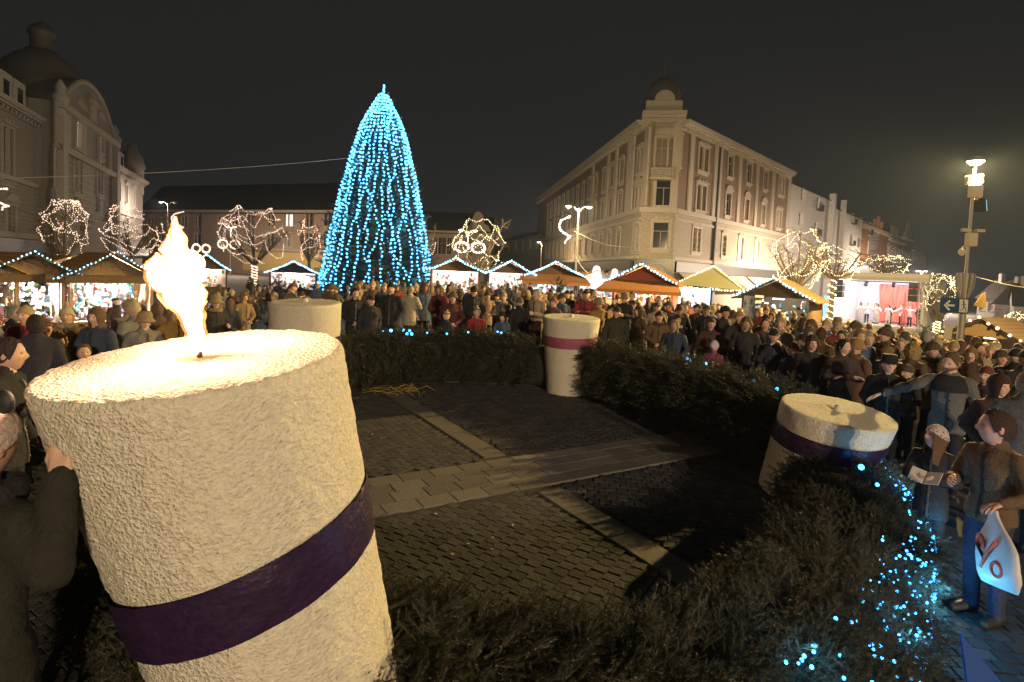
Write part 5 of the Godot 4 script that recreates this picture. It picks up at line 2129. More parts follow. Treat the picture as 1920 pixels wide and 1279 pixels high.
func build_lamps() -> void:
	M.pole = mat(0.34, 0.31, 0.25, 0.5, 0.3)
	M.lamp_glass = glow(1.0, 0.80, 0.48, 14.0)
	var amber := lin(1.0, 0.73, 0.40)
	var warm := lin(1.0, 0.76, 0.56)
	var f := floor_at(1076, 47.0)
	street_lamp(f, at(1076, 388, 47.0).y - f.y, 0.85, 0.0, 190.0, 190.0, "tall twin street lamp with both heads lit before the corner house", amber)
	f = floor_at(313, 88.0)
	street_lamp(f, at(313, 380, 88.0).y - f.y, 1.1, 0.0, 150.0, 0.0, "twin street lamp with only its left head lit, above the candle flame", warm)
	f = floor_at(431, 104.0)
	street_lamp(f, at(431, 425, 104.0).y - f.y, 0.75, 0.0, 150.0, 150.0, "smaller twin street lamp before the long pinkish block", warm)
	f = floor_at(1012, 95.0)
	street_lamp(f, at(1008, 454, 95.0).y - f.y, 0.55, 0.0, 130.0, -1.0, "single street lamp in the side street by the corner house", amber)
	f = floor_at(873, 60.0)
	street_lamp(f, at(873, 432, 60.0).y - f.y, 0.8, 0.2, 60.0, 60.0, "twin street lamp shining inside the yellow lit tree", amber)
	f = floor_at(1602, 72.0)
	street_lamp(f, at(1602, 500, 72.0).y - f.y, 0.8, 0.0, 800.0, 800.0, "twin street lamp half hidden behind the stage roof", warm)
	f = floor_at(1722, 118.0)
	street_lamp(f, at(1722, 508, 118.0).y - f.y, 0.8, 0.8, 520.0, 520.0, "far twin street lamp in the row of houses beyond the stage", warm)
	# the lamp behind the photographer that lights the near candle
	street_lamp(Vector3(13.0, 0.0, 27.0), 9.6, 0.85, 0.0, 490.0, 490.0, "twin street lamp behind the viewer on the near side of the wreath", lin(1.0, 0.77, 0.50))
	# the pole at the right with cameras and the arrow sign
	f = floor_at(1792, 20.0)
	var tp := at(1803, 306, 20.0)
	var tall := tp.y - f.y
	var o := thing("lamp_pole", "tall lamp pole at the right hung with cameras and boxes", "lamp pole", f)
	var x := Vector3(1, 0, 0)
	var b := Mb.new()
	b.tube([Vector3.ZERO, Vector3(0, 2.9, 0), Vector3(0, 3.0, 0), Vector3(0, tall - 0.25, 0)], [0.12, 0.11, 0.055, 0.05], 10)
	part("pole", b.mesh(M.pole), o)
	lamp_head(o, Vector3(0, tall, 0), 700.0, lin(1.0, 0.70, 0.25), 0.24)
	lamp_head(o, Vector3(0.04, tall - 0.72, 0), 60.0, amber, 0.22)
	var yy := func(v: float) -> float: return at(1803, v, 20.0).y - f.y
	var y1: float = yy.call(362)
	var bx := Mb.new()
	bx.box(Vector3(0, y1, 0.10), Vector3(0.36, 0.42, 0.22), Basis.IDENTITY, 0.03)
	part("control_box", bx.mesh(M.trim), o)
	bx = Mb.new()
	var y2: float = yy.call(450)
	bx.box(Vector3(0, y2, 0.10), Vector3(0.30, 0.46, 0.20), Basis.IDENTITY, 0.03)
	part("control_box", bx.mesh(M.trim), o)
	for q in [[0.16, 376, 0.30], [-0.22, 348, 0.14], [0.20, 345, 0.14]]:
		var c := Mb.new()
		c.box(Vector3(q[0], yy.call(q[1]) + 0.12, 0.02), Vector3(0.13, 0.3, 0.13), Basis.IDENTITY, 0.02)
		part("antenna_box", c.mesh(M.trim), o)
	var fl := Mb.new()
	fl.box(Vector3(0.24, yy.call(386), 0.05), Vector3(0.12, 0.46, 0.34), Basis.from_euler(Vector3(0, 0.5, 0.3)), 0.02)
	part("floodlight", fl.mesh(M.black), o)
	var fp := Mb.new()
	fp.box(Vector3(0.30, yy.call(387), 0.075), Vector3(0.02, 0.38, 0.26), Basis.from_euler(Vector3(0, 0.5, 0.3)))
	part("floodlight_pane", fp.mesh(glow(0.35, 0.75, 1.0, 0.8)), o)
	for s in [-1.0, 1.0]:
		var c := Mb.new()
		var y: float = yy.call(434)
		c.tube([Vector3(0.04 * s, y, 0.05), Vector3(0.16 * s, y, 0.10)], [0.02, 0.02], 6)
		c.box(Vector3(0.24 * s, y + 0.01, 0.14), Vector3(0.28, 0.11, 0.13), Basis.IDENTITY, 0.02)
		part("camera", c.mesh(M.trim), o)
	var dc := Mb.new()
	var yd: float = yy.call(472)
	dc.tube([Vector3(0, yd + 0.14, 0), Vector3(-0.22, yd + 0.16, 0.05), Vector3(-0.24, yd + 0.06, 0.05)], [0.02, 0.02, 0.05], 6)
	dc.ball(Vector3(-0.24, yd - 0.03, 0.05), Vector3(0.11, 0.13, 0.11), 10, 8)
	part("dome_camera", dc.mesh(M.trim), o)
	# collar of curved straps
	var yc0: float = yy.call(558)
	var yc1: float = yy.call(512)
	for k in 8:
		var a := TAU * k / 8
		var c := Mb.new()
		c.tube([Vector3(cos(a) * 0.12, yc0, sin(a) * 0.12), Vector3(cos(a) * 0.24, yc0 + 0.35, sin(a) * 0.24), Vector3(cos(a) * 0.27, yc1 - 0.08, sin(a) * 0.27), Vector3(cos(a) * 0.22, yc1, sin(a) * 0.22)], [0.018, 0.018, 0.018, 0.018], 5)
		part("collar_strap", c.mesh(M.pole), o)
	var cc := Mb.new()
	cc.lathe(Vector3.ZERO, [[0.11, yc0 - 0.1], [0.13, yc0 + 0.3], [0.16, yc1]], 12)
	part("collar", cc.mesh(M.pole), o)
	# arrow sign
	var c0 := at(1790, 573, 19.55)
	var blue := mat(0.012, 0.055, 0.12, 0.45)
	var pale := mat(0.62, 0.62, 0.56, 0.6)
	var sg := thing("direction_sign", "blue sign with a white arrow and a walking figure on the lamp pole", "sign", c0)
	var sb := Mb.new()
	sb.box(Vector3(-0.20, 0, 0), Vector3(0.60, 0.52, 0.04), Basis.IDENTITY)
	part("arrow_panel", sb.mesh(blue), sg)
	var ar := Mb.new()
	ar.box(Vector3(-0.15, 0, 0.025), Vector3(0.26, 0.07, 0.012))
	ar.box(Vector3(-0.28, 0.075, 0.0262), Vector3(0.25, 0.065, 0.012), Basis(Vector3(0, 0, 1), 0.75))
	ar.box(Vector3(-0.28, -0.075, 0.0274), Vector3(0.25, 0.065, 0.012), Basis(Vector3(0, 0, 1), -0.75))
	part("arrow", ar.mesh(pale), sg)
	var sf := Mb.new()
	sf.box(Vector3(0.29, 0, 0), Vector3(0.36, 0.52, 0.04), Basis.IDENTITY)
	part("figure_frame", sf.mesh(blue), sg)
	var sp := Mb.new()
	sp.box(Vector3(0.29, 0, 0.024), Vector3(0.29, 0.44, 0.01))
	part("figure_panel", sp.mesh(pale), sg)
	var wm := Mb.new()
	var z := 0.032
	wm.ball(Vector3(0.27, 0.155, z), Vector3(0.034, 0.034, 0.008), 10, 6)
	for l in [[0.28, 0.11, 0.30, -0.02, 0.034], [0.30, -0.02, 0.36, -0.10, 0.022], [0.36, -0.10, 0.385, -0.18, 0.02], [0.30, -0.02, 0.26, -0.11, 0.022], [0.26, -0.11, 0.20, -0.17, 0.02], [0.29, 0.09, 0.21, 0.02, 0.016], [0.29, 0.09, 0.37, 0.03, 0.016]]:
		var p0 := Vector3(l[0], l[1], z)
		var p1 := Vector3(l[2], l[3], z + 0.001)
		var dd := p1 - p0
		wm.box((p0 + p1) * 0.5, Vector3(dd.length() + l[4] * 0.5, l[4], 0.01), Basis(Vector3(0, 0, 1), atan2(dd.y, dd.x)))
	part("walking_figure", wm.mesh(M.black), sg)
	var pen := Mb.new()
	pen.prism([Vector2(-0.30, -0.26), Vector2(0.30, -0.28), Vector2(0.14, 0.30), Vector2(0.0, 0.20)], Transform3D(Basis.from_euler(Vector3(0, 0.25, -0.12)), Vector3.ZERO), 0.02)
	var pn := single("pennant", pen.mesh(mat(0.62, 0.40, 0.10, 0.8)), "yellow triangular pennant behind the arrow sign", "flag")
	pn.position = at(1840, 562, 20.6)
	var pap := Mb.new()
	pap.box(Vector3.ZERO, Vector3(0.34, 0.50, 0.012), Basis.from_euler(Vector3(0, 0.2, -0.10)))
	var pa := single("notice", pap.mesh(mat(0.60, 0.52, 0.36, 0.8)), "pale paper notice fixed on the lamp pole below the arrow sign", "notice")
	pa.position = at(1778, 622, 19.8)
	# wires
	var wire := mat(0.30, 0.28, 0.24, 0.5)
	for q in [[at(-60, 336, 26.0), foot_of_fir(0.70) + Vector3(-1.4, 0, 0), 0.25, 0.030, "long pale cable from the left running to the fir tree"], [at(1803, 511, 20.0), at(1990, 545, 24.0), 0.15, 0.028, "cable from the lamp pole to the right edge"], [at(1076, 433, 47.0), at(1190, 462, 62.0), 0.5, 0.040, "sagging cable from the twin lamp to the corner house"], [at(1076, 476, 46.9), at(1142, 514, 44.0), 0.9, 0.035, "rope from the twin lamp down to a stall"], [at(0, 372, 40.0), at(86, 408, 31.0), 0.2, 0.03, "short wire sloping down to the leftmost wrapped tree"]]:
		var w := Mb.new()
		var pth := sag(q[0], q[1], q[2], 14)
		var rr := []
		for k in pth.size():
			rr.append(q[3] * 0.6)
		w.tube(pth, rr, 5)
		single("cable", w.mesh(wire), q[4], "cable")
	# light figures on the lamps and between them
	for q in [[1060, 433, 46.6, 0.62, 1.15, M.led_white, "white comet shaped light figure on the twin lamp pole", 0], [334, 418, 61.0, 0.9, 1.2, M.led_warm, "white light figure on the pole beside the flame", 0], [377, 466, 58.0, 0.5, 0.5, M.led_warm, "pair of glowing rings above the small orange stall", 1], [429, 458, 66.0, 0.7, 0.6, M.led_warm, "pair of glowing light rings on the smaller twin lamp", 1], [881, 464, 55.0, 0.8, 0.6, M.led_white, "light rings shining inside the yellow lit tree", 1], [4, 377, 38.0, 0.6, 0.8, M.led_warm, "light figure at the left edge of the view", 0]]:
		var c := at(q[0], q[1], q[2])
		var lo := thing("light_figure", q[6], "lights", Vector3.ZERO)
		if q[7] == 1:
			for s in [-1.0, 1.0]:
				var pth := []
				for k in 25:
					pth.append(c + Vector3(s * q[3] + cos(TAU * k / 24) * q[3] * 0.8, sin(TAU * k / 24) * q[4] * 0.8, 0))
				beads(lo, pth, 0.12, 0.10, q[5], "bulbs", 0.02)
		else:
			var pth := []
			for k in 40:
				var t := k / 39.0
				pth.append(c + Vector3(cos(t * 9.0) * q[3] * (0.4 + 0.5 * (1 - t)) + (t - 0.5) * 0.5, lerpf(q[4], -q[4], t) + sin(t * 9.0) * 0.2, sin(t * 9.0) * 0.1))
			beads(lo, pth, 0.16, 0.075, q[5], "bulbs", 0.02)

func foot_of_fir(t: float) -> Vector3:
	return floor_at(706, 42.0) + Vector3(0, 15.4 * t, 0)


# ---------- market stalls ----------
func stall(u: float, d: float, w: float, deep: float, turn: float, eave: float, peak: float, roof: Material, wall: Material, edge: Material, light: Color, e: float, label: String, opt := {}) -> Node3D:
	# front at +z, the gable faces the front unless opt.long
	var foot := floor_at(u, d)
	var face := atan2(EYE.x - foot.x, EYE.z - foot.z) + turn
	var o := thing("market_stall", label, "market stall", foot, face)
	var hw := w / 2
	var roofs := Mb.new()
	var over := 0.32
	for s in [-1.0, 1.0]:
		var k := Mb.new()
		var a := Vector3(s * (hw + over), eave - over * (peak - eave) / hw, 0)
		var b := Vector3(0, peak, 0)
		var f := Vector3(0, 0, over + opt.get("front", 0.25))
		var r := Vector3(0, 0, -deep - 0.15)
		var n := 7
		# boards laid along the slope
		for q in n:
			var p0 := a.lerp(b, float(q) / n)
			var p1 := a.lerp(b, (q + 1.06) / n if q < n - 1 else 1.0)
			var up := Vector3(s * 0.3, 1, 0).normalized()
			var t0 := p0 + up * 0.055
			var t1 := p1 + up * 0.03
			if s > 0:
				k.quad(t0 + f, t0 + r, t1 + r, t1 + f)
				k.quad(p0 + f, t0 + f, t1 + f, p1 + f)
				k.quad(p0 + r, t0 + r, t0 + f, p0 + f)
				k.quad(p1 + f, p1 + r, p0 + r, p0 + f)
			else:
				k.quad(t0 + r, t0 + f, t1 + f, t1 + r)
				k.quad(t0 + f, p0 + f, p1 + f, t1 + f)
				k.quad(t0 + r, p0 + r, p0 + f, t0 + f)
				k.quad(p0 + f, p0 + r, p1 + r, p1 + f)
		part("roof_slope", k.mesh(roof), o)
	for z in [0.0, -deep]:
		var g := Mb.new()
		g.prism([Vector2(-hw, eave), Vector2(hw, eave), Vector2(0, peak - 0.04)], Transform3D(Basis.IDENTITY, Vector3(0, 0, z)), 0.05)
		part("gable_board", g.mesh(wall), o)
	for s in [-1.0, 1.0]:
		for z in [-0.05, -deep + 0.05]:
			var p := Mb.new()
			p.box(Vector3(s * (hw - 0.05), eave / 2, z), Vector3(0.10, eave, 0.10))
			part("post", p.mesh(wall), o)
		var sw := Mb.new()
		sw.box(Vector3(s * (hw - 0.02), eave / 2, -deep * 0.55), Vector3(0.04, eave - 0.02, deep * 0.86))
		part("side_wall", sw.mesh(wall), o)
	var bw := Mb.new()
	bw.box(Vector3(0, eave / 2, -deep + 0.1), Vector3(w - 0.12, eave, 0.04))
	part("back_wall", bw.mesh(opt.get("inside", wall)), o)
	var ct := Mb.new()
	ct.box(Vector3(0, 0.5, -0.25), Vector3(w - 0.22, 0.96, 0.46))
	ct.box(Vector3(0, 1.0, -0.18), Vector3(w - 0.18, 0.05, 0.66))
	part("counter", ct.mesh(wall), o)
	# wares
	var gd := Mb.new()
	var n: int = opt.get("wares", 60)
	for k in n:
		var hue := rng.randf()
		gd.tint = Color.from_hsv([0.0, 0.04, 0.10, 0.58, 0.52, 0.92, 0.33][rng.randi() % 7], rng.randf_range(0.0, 0.6), rng.randf_range(0.5, 1.0)).srgb_to_linear()
		var p := Vector3(rng.randf_range(-hw + 0.25, hw - 0.25), rng.randf_range(1.08, eave - 0.15), rng.randf_range(-deep + 0.25, -0.35))
		if k % 3 == 0:
			p.y = 1.08
		if k % 2:
			gd.box(p, Vector3(rng.randf_range(0.06, 0.22), rng.randf_range(0.08, 0.30), rng.randf_range(0.05, 0.12)), Basis(Vector3.UP, rng.randf()))
		else:
			gd.ball(p, Vector3.ONE * rng.randf_range(0.05, 0.11), 7, 5)
	var ga := part("wares", gd.mesh(M.wares), o)
	ga.set_meta("kind", "stuff")
	# strip lamp under the ridge
	var lt := Mb.new()
	lt.box(Vector3(0, eave - 0.08, -0.5), Vector3(minf(w * 0.7, 0.48), 0.05, 0.08))
	var gm := glow(1, 1, 1, 6.0)
	gm.emission = light
	part("strip_lamp", lt.mesh(gm), o)
	var at_ := o.transform * Vector3(0, eave - 0.08, -0.5)
	omni(at_, light, e, 0.10)
	if opt.has("fascia"):
		var fb := Mb.new()
		fb.box(Vector3(0, eave - 0.10, 0.40), Vector3(w + 1.0, 0.22, 0.04))
		fb.box(Vector3(0, eave + 0.02, 0.20), Vector3(w + 1.0, 0.03, 0.44))
		part("fascia", fb.mesh(opt.fascia), o)
	if opt.has("awning"):
		var aw := Mb.new()
		aw.quad(Vector3(-hw - 0.5, eave - 0.42, 1.1), Vector3(hw + 0.5, eave - 0.42, 1.1), Vector3(hw + 0.2, eave + 0.05, 0.06), Vector3(-hw - 0.2, eave + 0.05, 0.06))
		aw.quad(Vector3(-hw - 0.5, eave - 0.58, 1.1), Vector3(hw + 0.5, eave - 0.58, 1.1), Vector3(hw + 0.5, eave - 0.42, 1.1), Vector3(-hw - 0.5, eave - 0.42, 1.1))
		part("awning", aw.mesh(opt.awning), o)
	# garland along the front of the gable
	if edge:
		var z: float = over + opt.get("front", 0.25) + 0.05
		var l := thing("light_garland", opt.get("garland", "blue white garland along the roof edge of a stall"), "lights")
		var lx := eave - over * (peak - eave) / hw
		var a := o.transform * Vector3(-hw - over, lx + 0.1, z)
		var b := o.transform * Vector3(0, peak + 0.1, z)
		var c := o.transform * Vector3(hw + over, lx + 0.1, z)
		var path := sag(a, b, 0.06, 8)
		path.append_array(sag(b, c, 0.06, 8))
		beads(l, path, opt.get("gap", 0.16), opt.get("bead", 0.055), edge, "bulbs", 0.014)
		if opt.get("green", false):
			var xs := []
			for k in path.size() - 1:
				for q in 7:
					var p: Vector3 = (path[k] as Vector3).lerp(path[k + 1], q / 7.0) + Vector3(0, -0.07, -0.02)
					xs.append(Transform3D(Basis(Quaternion(Vector3.UP, Vector3(rng.randf() - 0.5, rng.randf() - 0.7, rng.randf() - 0.3).normalized())), p))
			many("fir_twigs", sprig_mesh(91, 24, 0.2, 0.06), xs, l)
	return o

func build_market() -> void:
	M.wares = mat(0.9, 0.9, 0.9, 0.6)
	var yellow := textured(mat(0.60, 0.33, 0.07, 0.8), M.fine, 0.8)
	var orange := textured(mat(0.42, 0.18, 0.05, 0.85), M.fine, 0.8)
	var brown := textured(mat(0.19, 0.115, 0.05, 0.85), M.fine, 0.8)
	var dark := textured(mat(0.11, 0.06, 0.04, 0.85), M.fine, 0.8)
	var tan := textured(mat(0.36, 0.24, 0.15, 0.85), M.fine, 0.8)
	var pale := mat(0.80, 0.80, 0.80, 0.7)
	var red := mat(0.40, 0.10, 0.05, 0.8)
	var green := mat(0.20, 0.20, 0.12, 0.8)
	var cool := lin(0.85, 0.93, 1.0)
	var warm := lin(1.0, 0.78, 0.58)
	var pinkl := lin(1.0, 0.82, 0.76)
	M.led_sky = glow(0.30, 0.72, 1.0, 4.0)
	stall(48, 17.5, 2.5, 2.2, 0.35, 2.50, 3.15, yellow, tan, M.led_sky, cool, 45.0, "wooden stall with a fir garland gable full of bright wares at the left edge", {"inside": pale, "wares": 300, "green": true, "gap": 0.12, "bead": 0.026, "front": 0.15, "garland": "blue white bulbs in a fir garland on the leftmost stall gable", "fascia": brown})
	stall(205, 19.0, 2.6, 2.2, 0.30, 2.50, 3.25, yellow, tan, M.led_sky, cool, 45.0, "yellow roofed stall with bright wares just left of the flame", {"inside": pale, "wares": 300, "green": true, "gap": 0.12, "bead": 0.028, "front": 0.15, "garland": "blue white bulbs on the gable of the yellow roofed stall", "fascia": brown})
	stall(122, 20.5, 3.0, 2.2, 0.32, 2.45, 3.1, yellow, tan, null, cool, 40.0, "stall with a long yellow roof between the two left gables", {"inside": pale, "wares": 200})
	stall(-60, 16.5, 2.5, 2.2, 0.4, 2.5, 3.15, yellow, tan, null, cool, 8.0, "yellow roofed stall cut by the left edge of the view", {"inside": pale, "wares": 120})
	stall(386, 44.0, 2.9, 2.2, 0.0, 2.40, 3.4, red, brown, M.led_sky, warm, 8.0, "small red roofed stall right of the flame", {"inside": pale, "garland": "blue zigzag garland on the small red roofed stall", "bead": 0.07, "wares": 60})
	stall(549, 46.0, 3.6, 2.4, 0.0, 2.35, 3.2, dark, dark, M.led_sky, pinkl, 10.0, "dark roofed stall with pinkish light left of the fir tree foot", {"inside": pale, "garland": "blue garland on the dark stall left of the fir tree", "bead": 0.07, "wares": 60})
	stall(851, 33.0, 2.9, 2.3, 0.0, 2.35, 3.0, brown, brown, M.led_sky, pinkl, 9.0, "brown stall with a pale counter right of the fir tree", {"inside": pale, "garland": "blue garland on the brown stall right of the fir tree", "bead": 0.055, "wares": 80})
	stall(952, 36.0, 2.7, 2.4, 0.15, 2.35, 3.05, orange, dark, M.led_sky, pinkl, 10.0, "orange roofed stall with a dark gable left of the striped candle", {"inside": pale, "garland": "blue garland over the dark gable of the orange roofed stall", "bead": 0.06, "wares": 90})
	stall(1037, 36.0, 3.2, 2.4, 0.10, 2.35, 3.1, orange, dark, M.led_sky, cool, 10.0, "orange stall with a wide awning beside the twin lamp", {"inside": pale, "garland": "blue garland on the orange stall beside the twin lamp", "bead": 0.06, "awning": orange, "wares": 90})
	stall(1118, 38.0, 2.6, 2.4, 0.0, 2.25, 2.8, orange, pale, null, cool, 10.0, "stall with a grey blue side and orange roof behind the twin lamp", {"inside": pale, "wares": 50})
	stall(1200, 27.5, 2.9, 2.2, -0.18, 2.30, 3.05, orange, red, M.led_sky, warm, 9.0, "red walled stall with an orange awning before the shop board", {"inside": pale, "garland": "blue garland sloping along the red walled stall", "bead": 0.05, "awning": orange, "wares": 80})
	stall(1292, 33.0, 2.3, 2.0, -0.1, 2.30, 2.7, dark, mat(0.10, 0.22, 0.32, 0.7), M.led_sky, lin(0.6, 0.85, 1.0), 16.0, "blue kiosk with a dazzling white counter under the lit tent", {"inside": pale, "wares": 24, "garland": "blue light line on the roof of the blue kiosk", "bead": 0.05})
	stall(1448, 26.0, 3.0, 2.2, -0.25, 2.35, 3.15, brown, brown, M.led_sky, lin(0.7, 0.85, 1.0), 5.0, "dark brown stall with a blue edged roof and a menu board", {"garland": "blue garland along the dark brown stall roof", "bead": 0.045, "wares": 50})
	stall(1838, 30.0, 3.6, 2.4, -0.45, 2.35, 3.35, tan, brown, M.led_gold, warm, 0.8, "brown boarded stall with a pale gable right of the lamp pole", {"garland": "warm bulbs along the gable right of the lamp pole", "gap": 0.5, "bead": 0.075, "wares": 30})
	# the open tent with warm lights
	var tf := floor_at(1329, 31.0)
	var face := atan2(EYE.x - tf.x, EYE.z - tf.z) - 0.15
	var o := thing("tent", "green beige tent roof edged with warm white bulbs before the awnings", "tent", tf, face)
	var k := Mb.new()
	var e := 2.55
	var pk := 3.55
	var hw := 1.75
	var c := [Vector3(-hw, e, 0.9), Vector3(hw, e - 0.15, 0.9), Vector3(hw, e - 0.15, -2.2), Vector3(-hw, e, -2.2)]
	for q in 4:
		k.tri(c[q], c[(q + 1) % 4], Vector3(0, pk, -0.6))
	part("canvas", k.mesh(green), o)
	for q in 4:
		var p := Mb.new()
		p.tube([Vector3(c[q].x, 0, c[q].z), c[q]], [0.04, 0.04], 6)
		part("post", p.mesh(M.pole), o)
	var l := thing("light_garland", "warm white bulbs round the edge of the green tent and down its post", "lights")
	var path := []
	for q in [c[0], Vector3(0, pk + 0.05, -0.5), c[1], c[1] - Vector3(0, 2.0, 0)]:
		path.append(o.transform * (q + Vector3(0, 0.05, 0.05)))
	beads(l, path, 0.15, 0.042, M.led_gold)
	beads(l, sag(o.transform * (c[0] + Vector3(0, 0, 0.06)), o.transform * (c[1] + Vector3(0, 0, 0.06)), 0.12), 0.15, 0.042, M.led_gold)
	# sign boards and menus
	for q in [[1424, 556, 25.6, 0.34, 0.10, "white name board on the dark brown stall"], [1422, 566, 25.6, 0.22, 0.12, "small white menu sheet under the name board of the brown stall"]]:
		var b := Mb.new()
		b.box(Vector3.ZERO, Vector3(q[3], q[4], 0.02))
		var s := single("stall_sign", b.mesh(mat(0.7, 0.62, 0.5, 0.7)), q[5], "sign")
		s.position = at(q[0], q[1], q[2] - 0.9)
		s.rotation.y = -0.5
	for q in [[1118, 519, 38.0, 0.9, 1.5], [1152, 521, 37.0, 0.7, 1.2]]:
		var b := Mb.new()
		b.lathe(Vector3.ZERO, [[q[3] * 0.5, -q[4] * 0.5], [q[3] * 0.42, 0.0], [q[3] * 0.30, q[4] * 0.3], [q[3] * 0.22, q[4] * 0.45], [0.02, q[4] * 0.5]], 12)
		var s := single("light_figure", b.mesh(glow(0.85, 0.9, 1.0, 0.9)), "tall glowing white figure on the roof behind the twin lamp" if q[0] < 1130 else "smaller glowing white figure above the red walled stall", "lights")
		s.position = at(q[0], q[1], q[2])


# ---------- the stage ----------
func build_stage() -> void:
	var d := 46.0
	var a := at(1555, 612, 50.0)
	var b := at(1728, 618, 44.5)
	var x := facing(a, b)
	var w := Vector2(b.x - a.x, b.z - a.z).length()
	var fy := at(1640, 612, 45.5).y
	var gy := ground_y((a.x + b.x) / 2, (a.z + b.z) / 2) - 0.3
	var ty := at(1640, 519, 45.5).y
	var h := ty - fy
	var o := thing("stage", "covered stage with bright white side walls and a black floor edge", "stage", Vector3(a.x, fy, a.z), atan2(x.basis.z.x, x.basis.z.z))
	var white := mat(0.62, 0.60, 0.62, 0.8)
	var silver := mat(0.42, 0.40, 0.36, 0.45, 0.2)
	var m := Mb.new()
	m.box(Vector3(w / 2, -0.1, -2.5), Vector3(w + 0.4, 0.2, 5.4))
	m.box(Vector3(w / 2, (gy - fy) / 2 - 0.1, -2.5), Vector3(w, fy - gy - 0.2, 5.0))
	part("floor", m.mesh(silver), o)
	for s in [0, 1]:
		var k := Mb.new()
		k.box(Vector3(0.06 if s == 0 else w - 0.06, h / 2, -2.4), Vector3(0.12, h, 4.8))
		part("side_wall", k.mesh(white), o)
	var bk := Mb.new()
	bk.box(Vector3(w / 2, h / 2, -4.85), Vector3(w, h, 0.1))
	part("back_wall", bk.mesh(mat(0.34, 0.36, 0.42, 0.8)), o)
	var rf := Mb.new()
	rf.box(Vector3(w / 2, h + 0.18, -2.2), Vector3(w + 0.9, 0.34, 5.8))
	part("roof", rf.mesh(silver), o)
	var va := Mb.new()
	va.box(Vector3(w / 2, h - 0.12, 0.72), Vector3(w + 0.9, 0.30, 0.06))
	part("roof_edge", va.mesh(mat(0.36, 0.34, 0.25, 0.7)), o)
	for s in [0.05, w - 0.05]:
		var k := Mb.new()
		for q in [[-0.12, 0.1], [0.12, 0.1], [0.0, -0.1]]:
			k.tube([Vector3(s + q[0], -0.2, 0.4 + q[1]), Vector3(s + q[0], h, 0.4 + q[1])], [0.03, 0.03], 5)
		for q in 14:
			k.tube([Vector3(s - 0.12, q * h / 14, 0.5), Vector3(s + 0.12, (q + 1) * h / 14, 0.5)], [0.018, 0.018], 4)
		part("truss", k.mesh(silver), o)
	var l2 := Mb.new()
	l2.tube([Vector3(w * 0.18, h - 0.35, -0.6), Vector3(w * 0.95, h - 0.35, -0.6)], [0.05, 0.05], 6)
	part("lighting_bar", l2.mesh(M.black), o)
	for s in [0.36, 0.66]:
		var k := Mb.new()
		k.tube([Vector3(w * s, h - 0.42, -0.6), Vector3(w * s, h - 0.72, -0.45)], [0.13, 0.16], 8)
		part("spotlight", k.mesh(M.black), o)
	# gathered red curtain
	var cur := Mb.new()
	var rows := []
	var c0 := 0.31 * w
	var c1 := 0.76 * w
	for r in 16:
		var row := PackedVector3Array()
		for q in 61:
			var t := q / 60.0
			var f := r / 15.0
			var swag := absf(sin(t * PI * 3.0))
			row.append(Vector3(lerpf(c0, c1, t), lerpf(0.15, h - 0.5, f) , -4.5 + 0.07 * sin(t * 62.0 + sin(f * 3.0) * 2.0) + 0.16 * sin(f * 9.0 + swag * 3.0) * f))
		rows.append(row)
	cur.grid(rows, false)
	var ct := single("curtain", cur.mesh(mat(0.66, 0.14, 0.11, 0.85)), "gathered red curtain hung on the back of the stage", "curtain")
	ct.transform = o.transform
	for q in [[0.10, 0], [0.90, 1]]:
		var k := Mb.new()
		for y in 3:
			k.box(Vector3(0, -y * 0.52, 0), Vector3(0.62, 0.50, 0.5), Basis.IDENTITY, 0.03)
		var sp := single("loudspeaker", k.mesh(M.black), ["black loudspeaker stack hanging at the left of the stage", "black loudspeaker stack hanging at the right of the stage"][q[1]], "loudspeaker")
		sp.transform = o.transform * Transform3D(Basis.IDENTITY, Vector3(w * q[0], h - 0.55, 0.1))
	# stage lamps: two glowing bars under the roof
	for s in [0.30, 0.70]:
		var k := Mb.new()
		k.box(Vector3(w * s, h - 0.05, -0.9), Vector3(0.48, 0.06, 0.3))
		part("stage_lamp", k.mesh(glow(1.0, 0.9, 0.92, 8.0)), o)
		omni(o.transform * Vector3(w * s, h - 0.07, -0.9), lin(1.0, 0.86, 0.88), 60.0, 0.15)
	# performers
	var skin := Color(0.5, 0.34, 0.27)
	var wht := Color(0.62, 0.58, 0.58)
	var blk := Color(0.03, 0.03, 0.04)
	var shows := [[0.25, "singer", wht, "first white dressed singer from the left on the stage"], [0.31, "dancer", wht, "second white dressed performer beside the stage wall"], [0.36, "singer", wht, "white dressed performer just left of the red curtain"], [0.45, "singer", wht, "performer in white before the left end of the red curtain"], [0.52, "dancer", blk, "dark dressed performer before the red curtain with one arm raised"], [0.58, "singer", wht, "performer in white before the middle of the curtain"], [0.65, "dancer", wht, "white dressed dancer right of the curtain's middle"], [0.72, "singer", Color(0.5, 0.15, 0.15), "performer in a reddish dress before the curtain"], [0.78, "dancer", wht, "white dressed performer before the right end of the curtain"], [0.86, "man_pocket", blk, "man in black standing at the right end of the stage"]]
	for q in shows:
		var p := o.transform * Vector3(w * q[0], 0.0, -2.2 - 0.8 * sin(q[0] * 40.0))
		person(p, o.rotation.y + rng.randf_range(-0.3, 0.3), 1.72, q[1], skin, q[2], blk if q[1] != "singer" else q[2], [["short" if q[1] != "singer" else "long", Color(0.05, 0.035, 0.02)]], q[3], "performers on the stage")
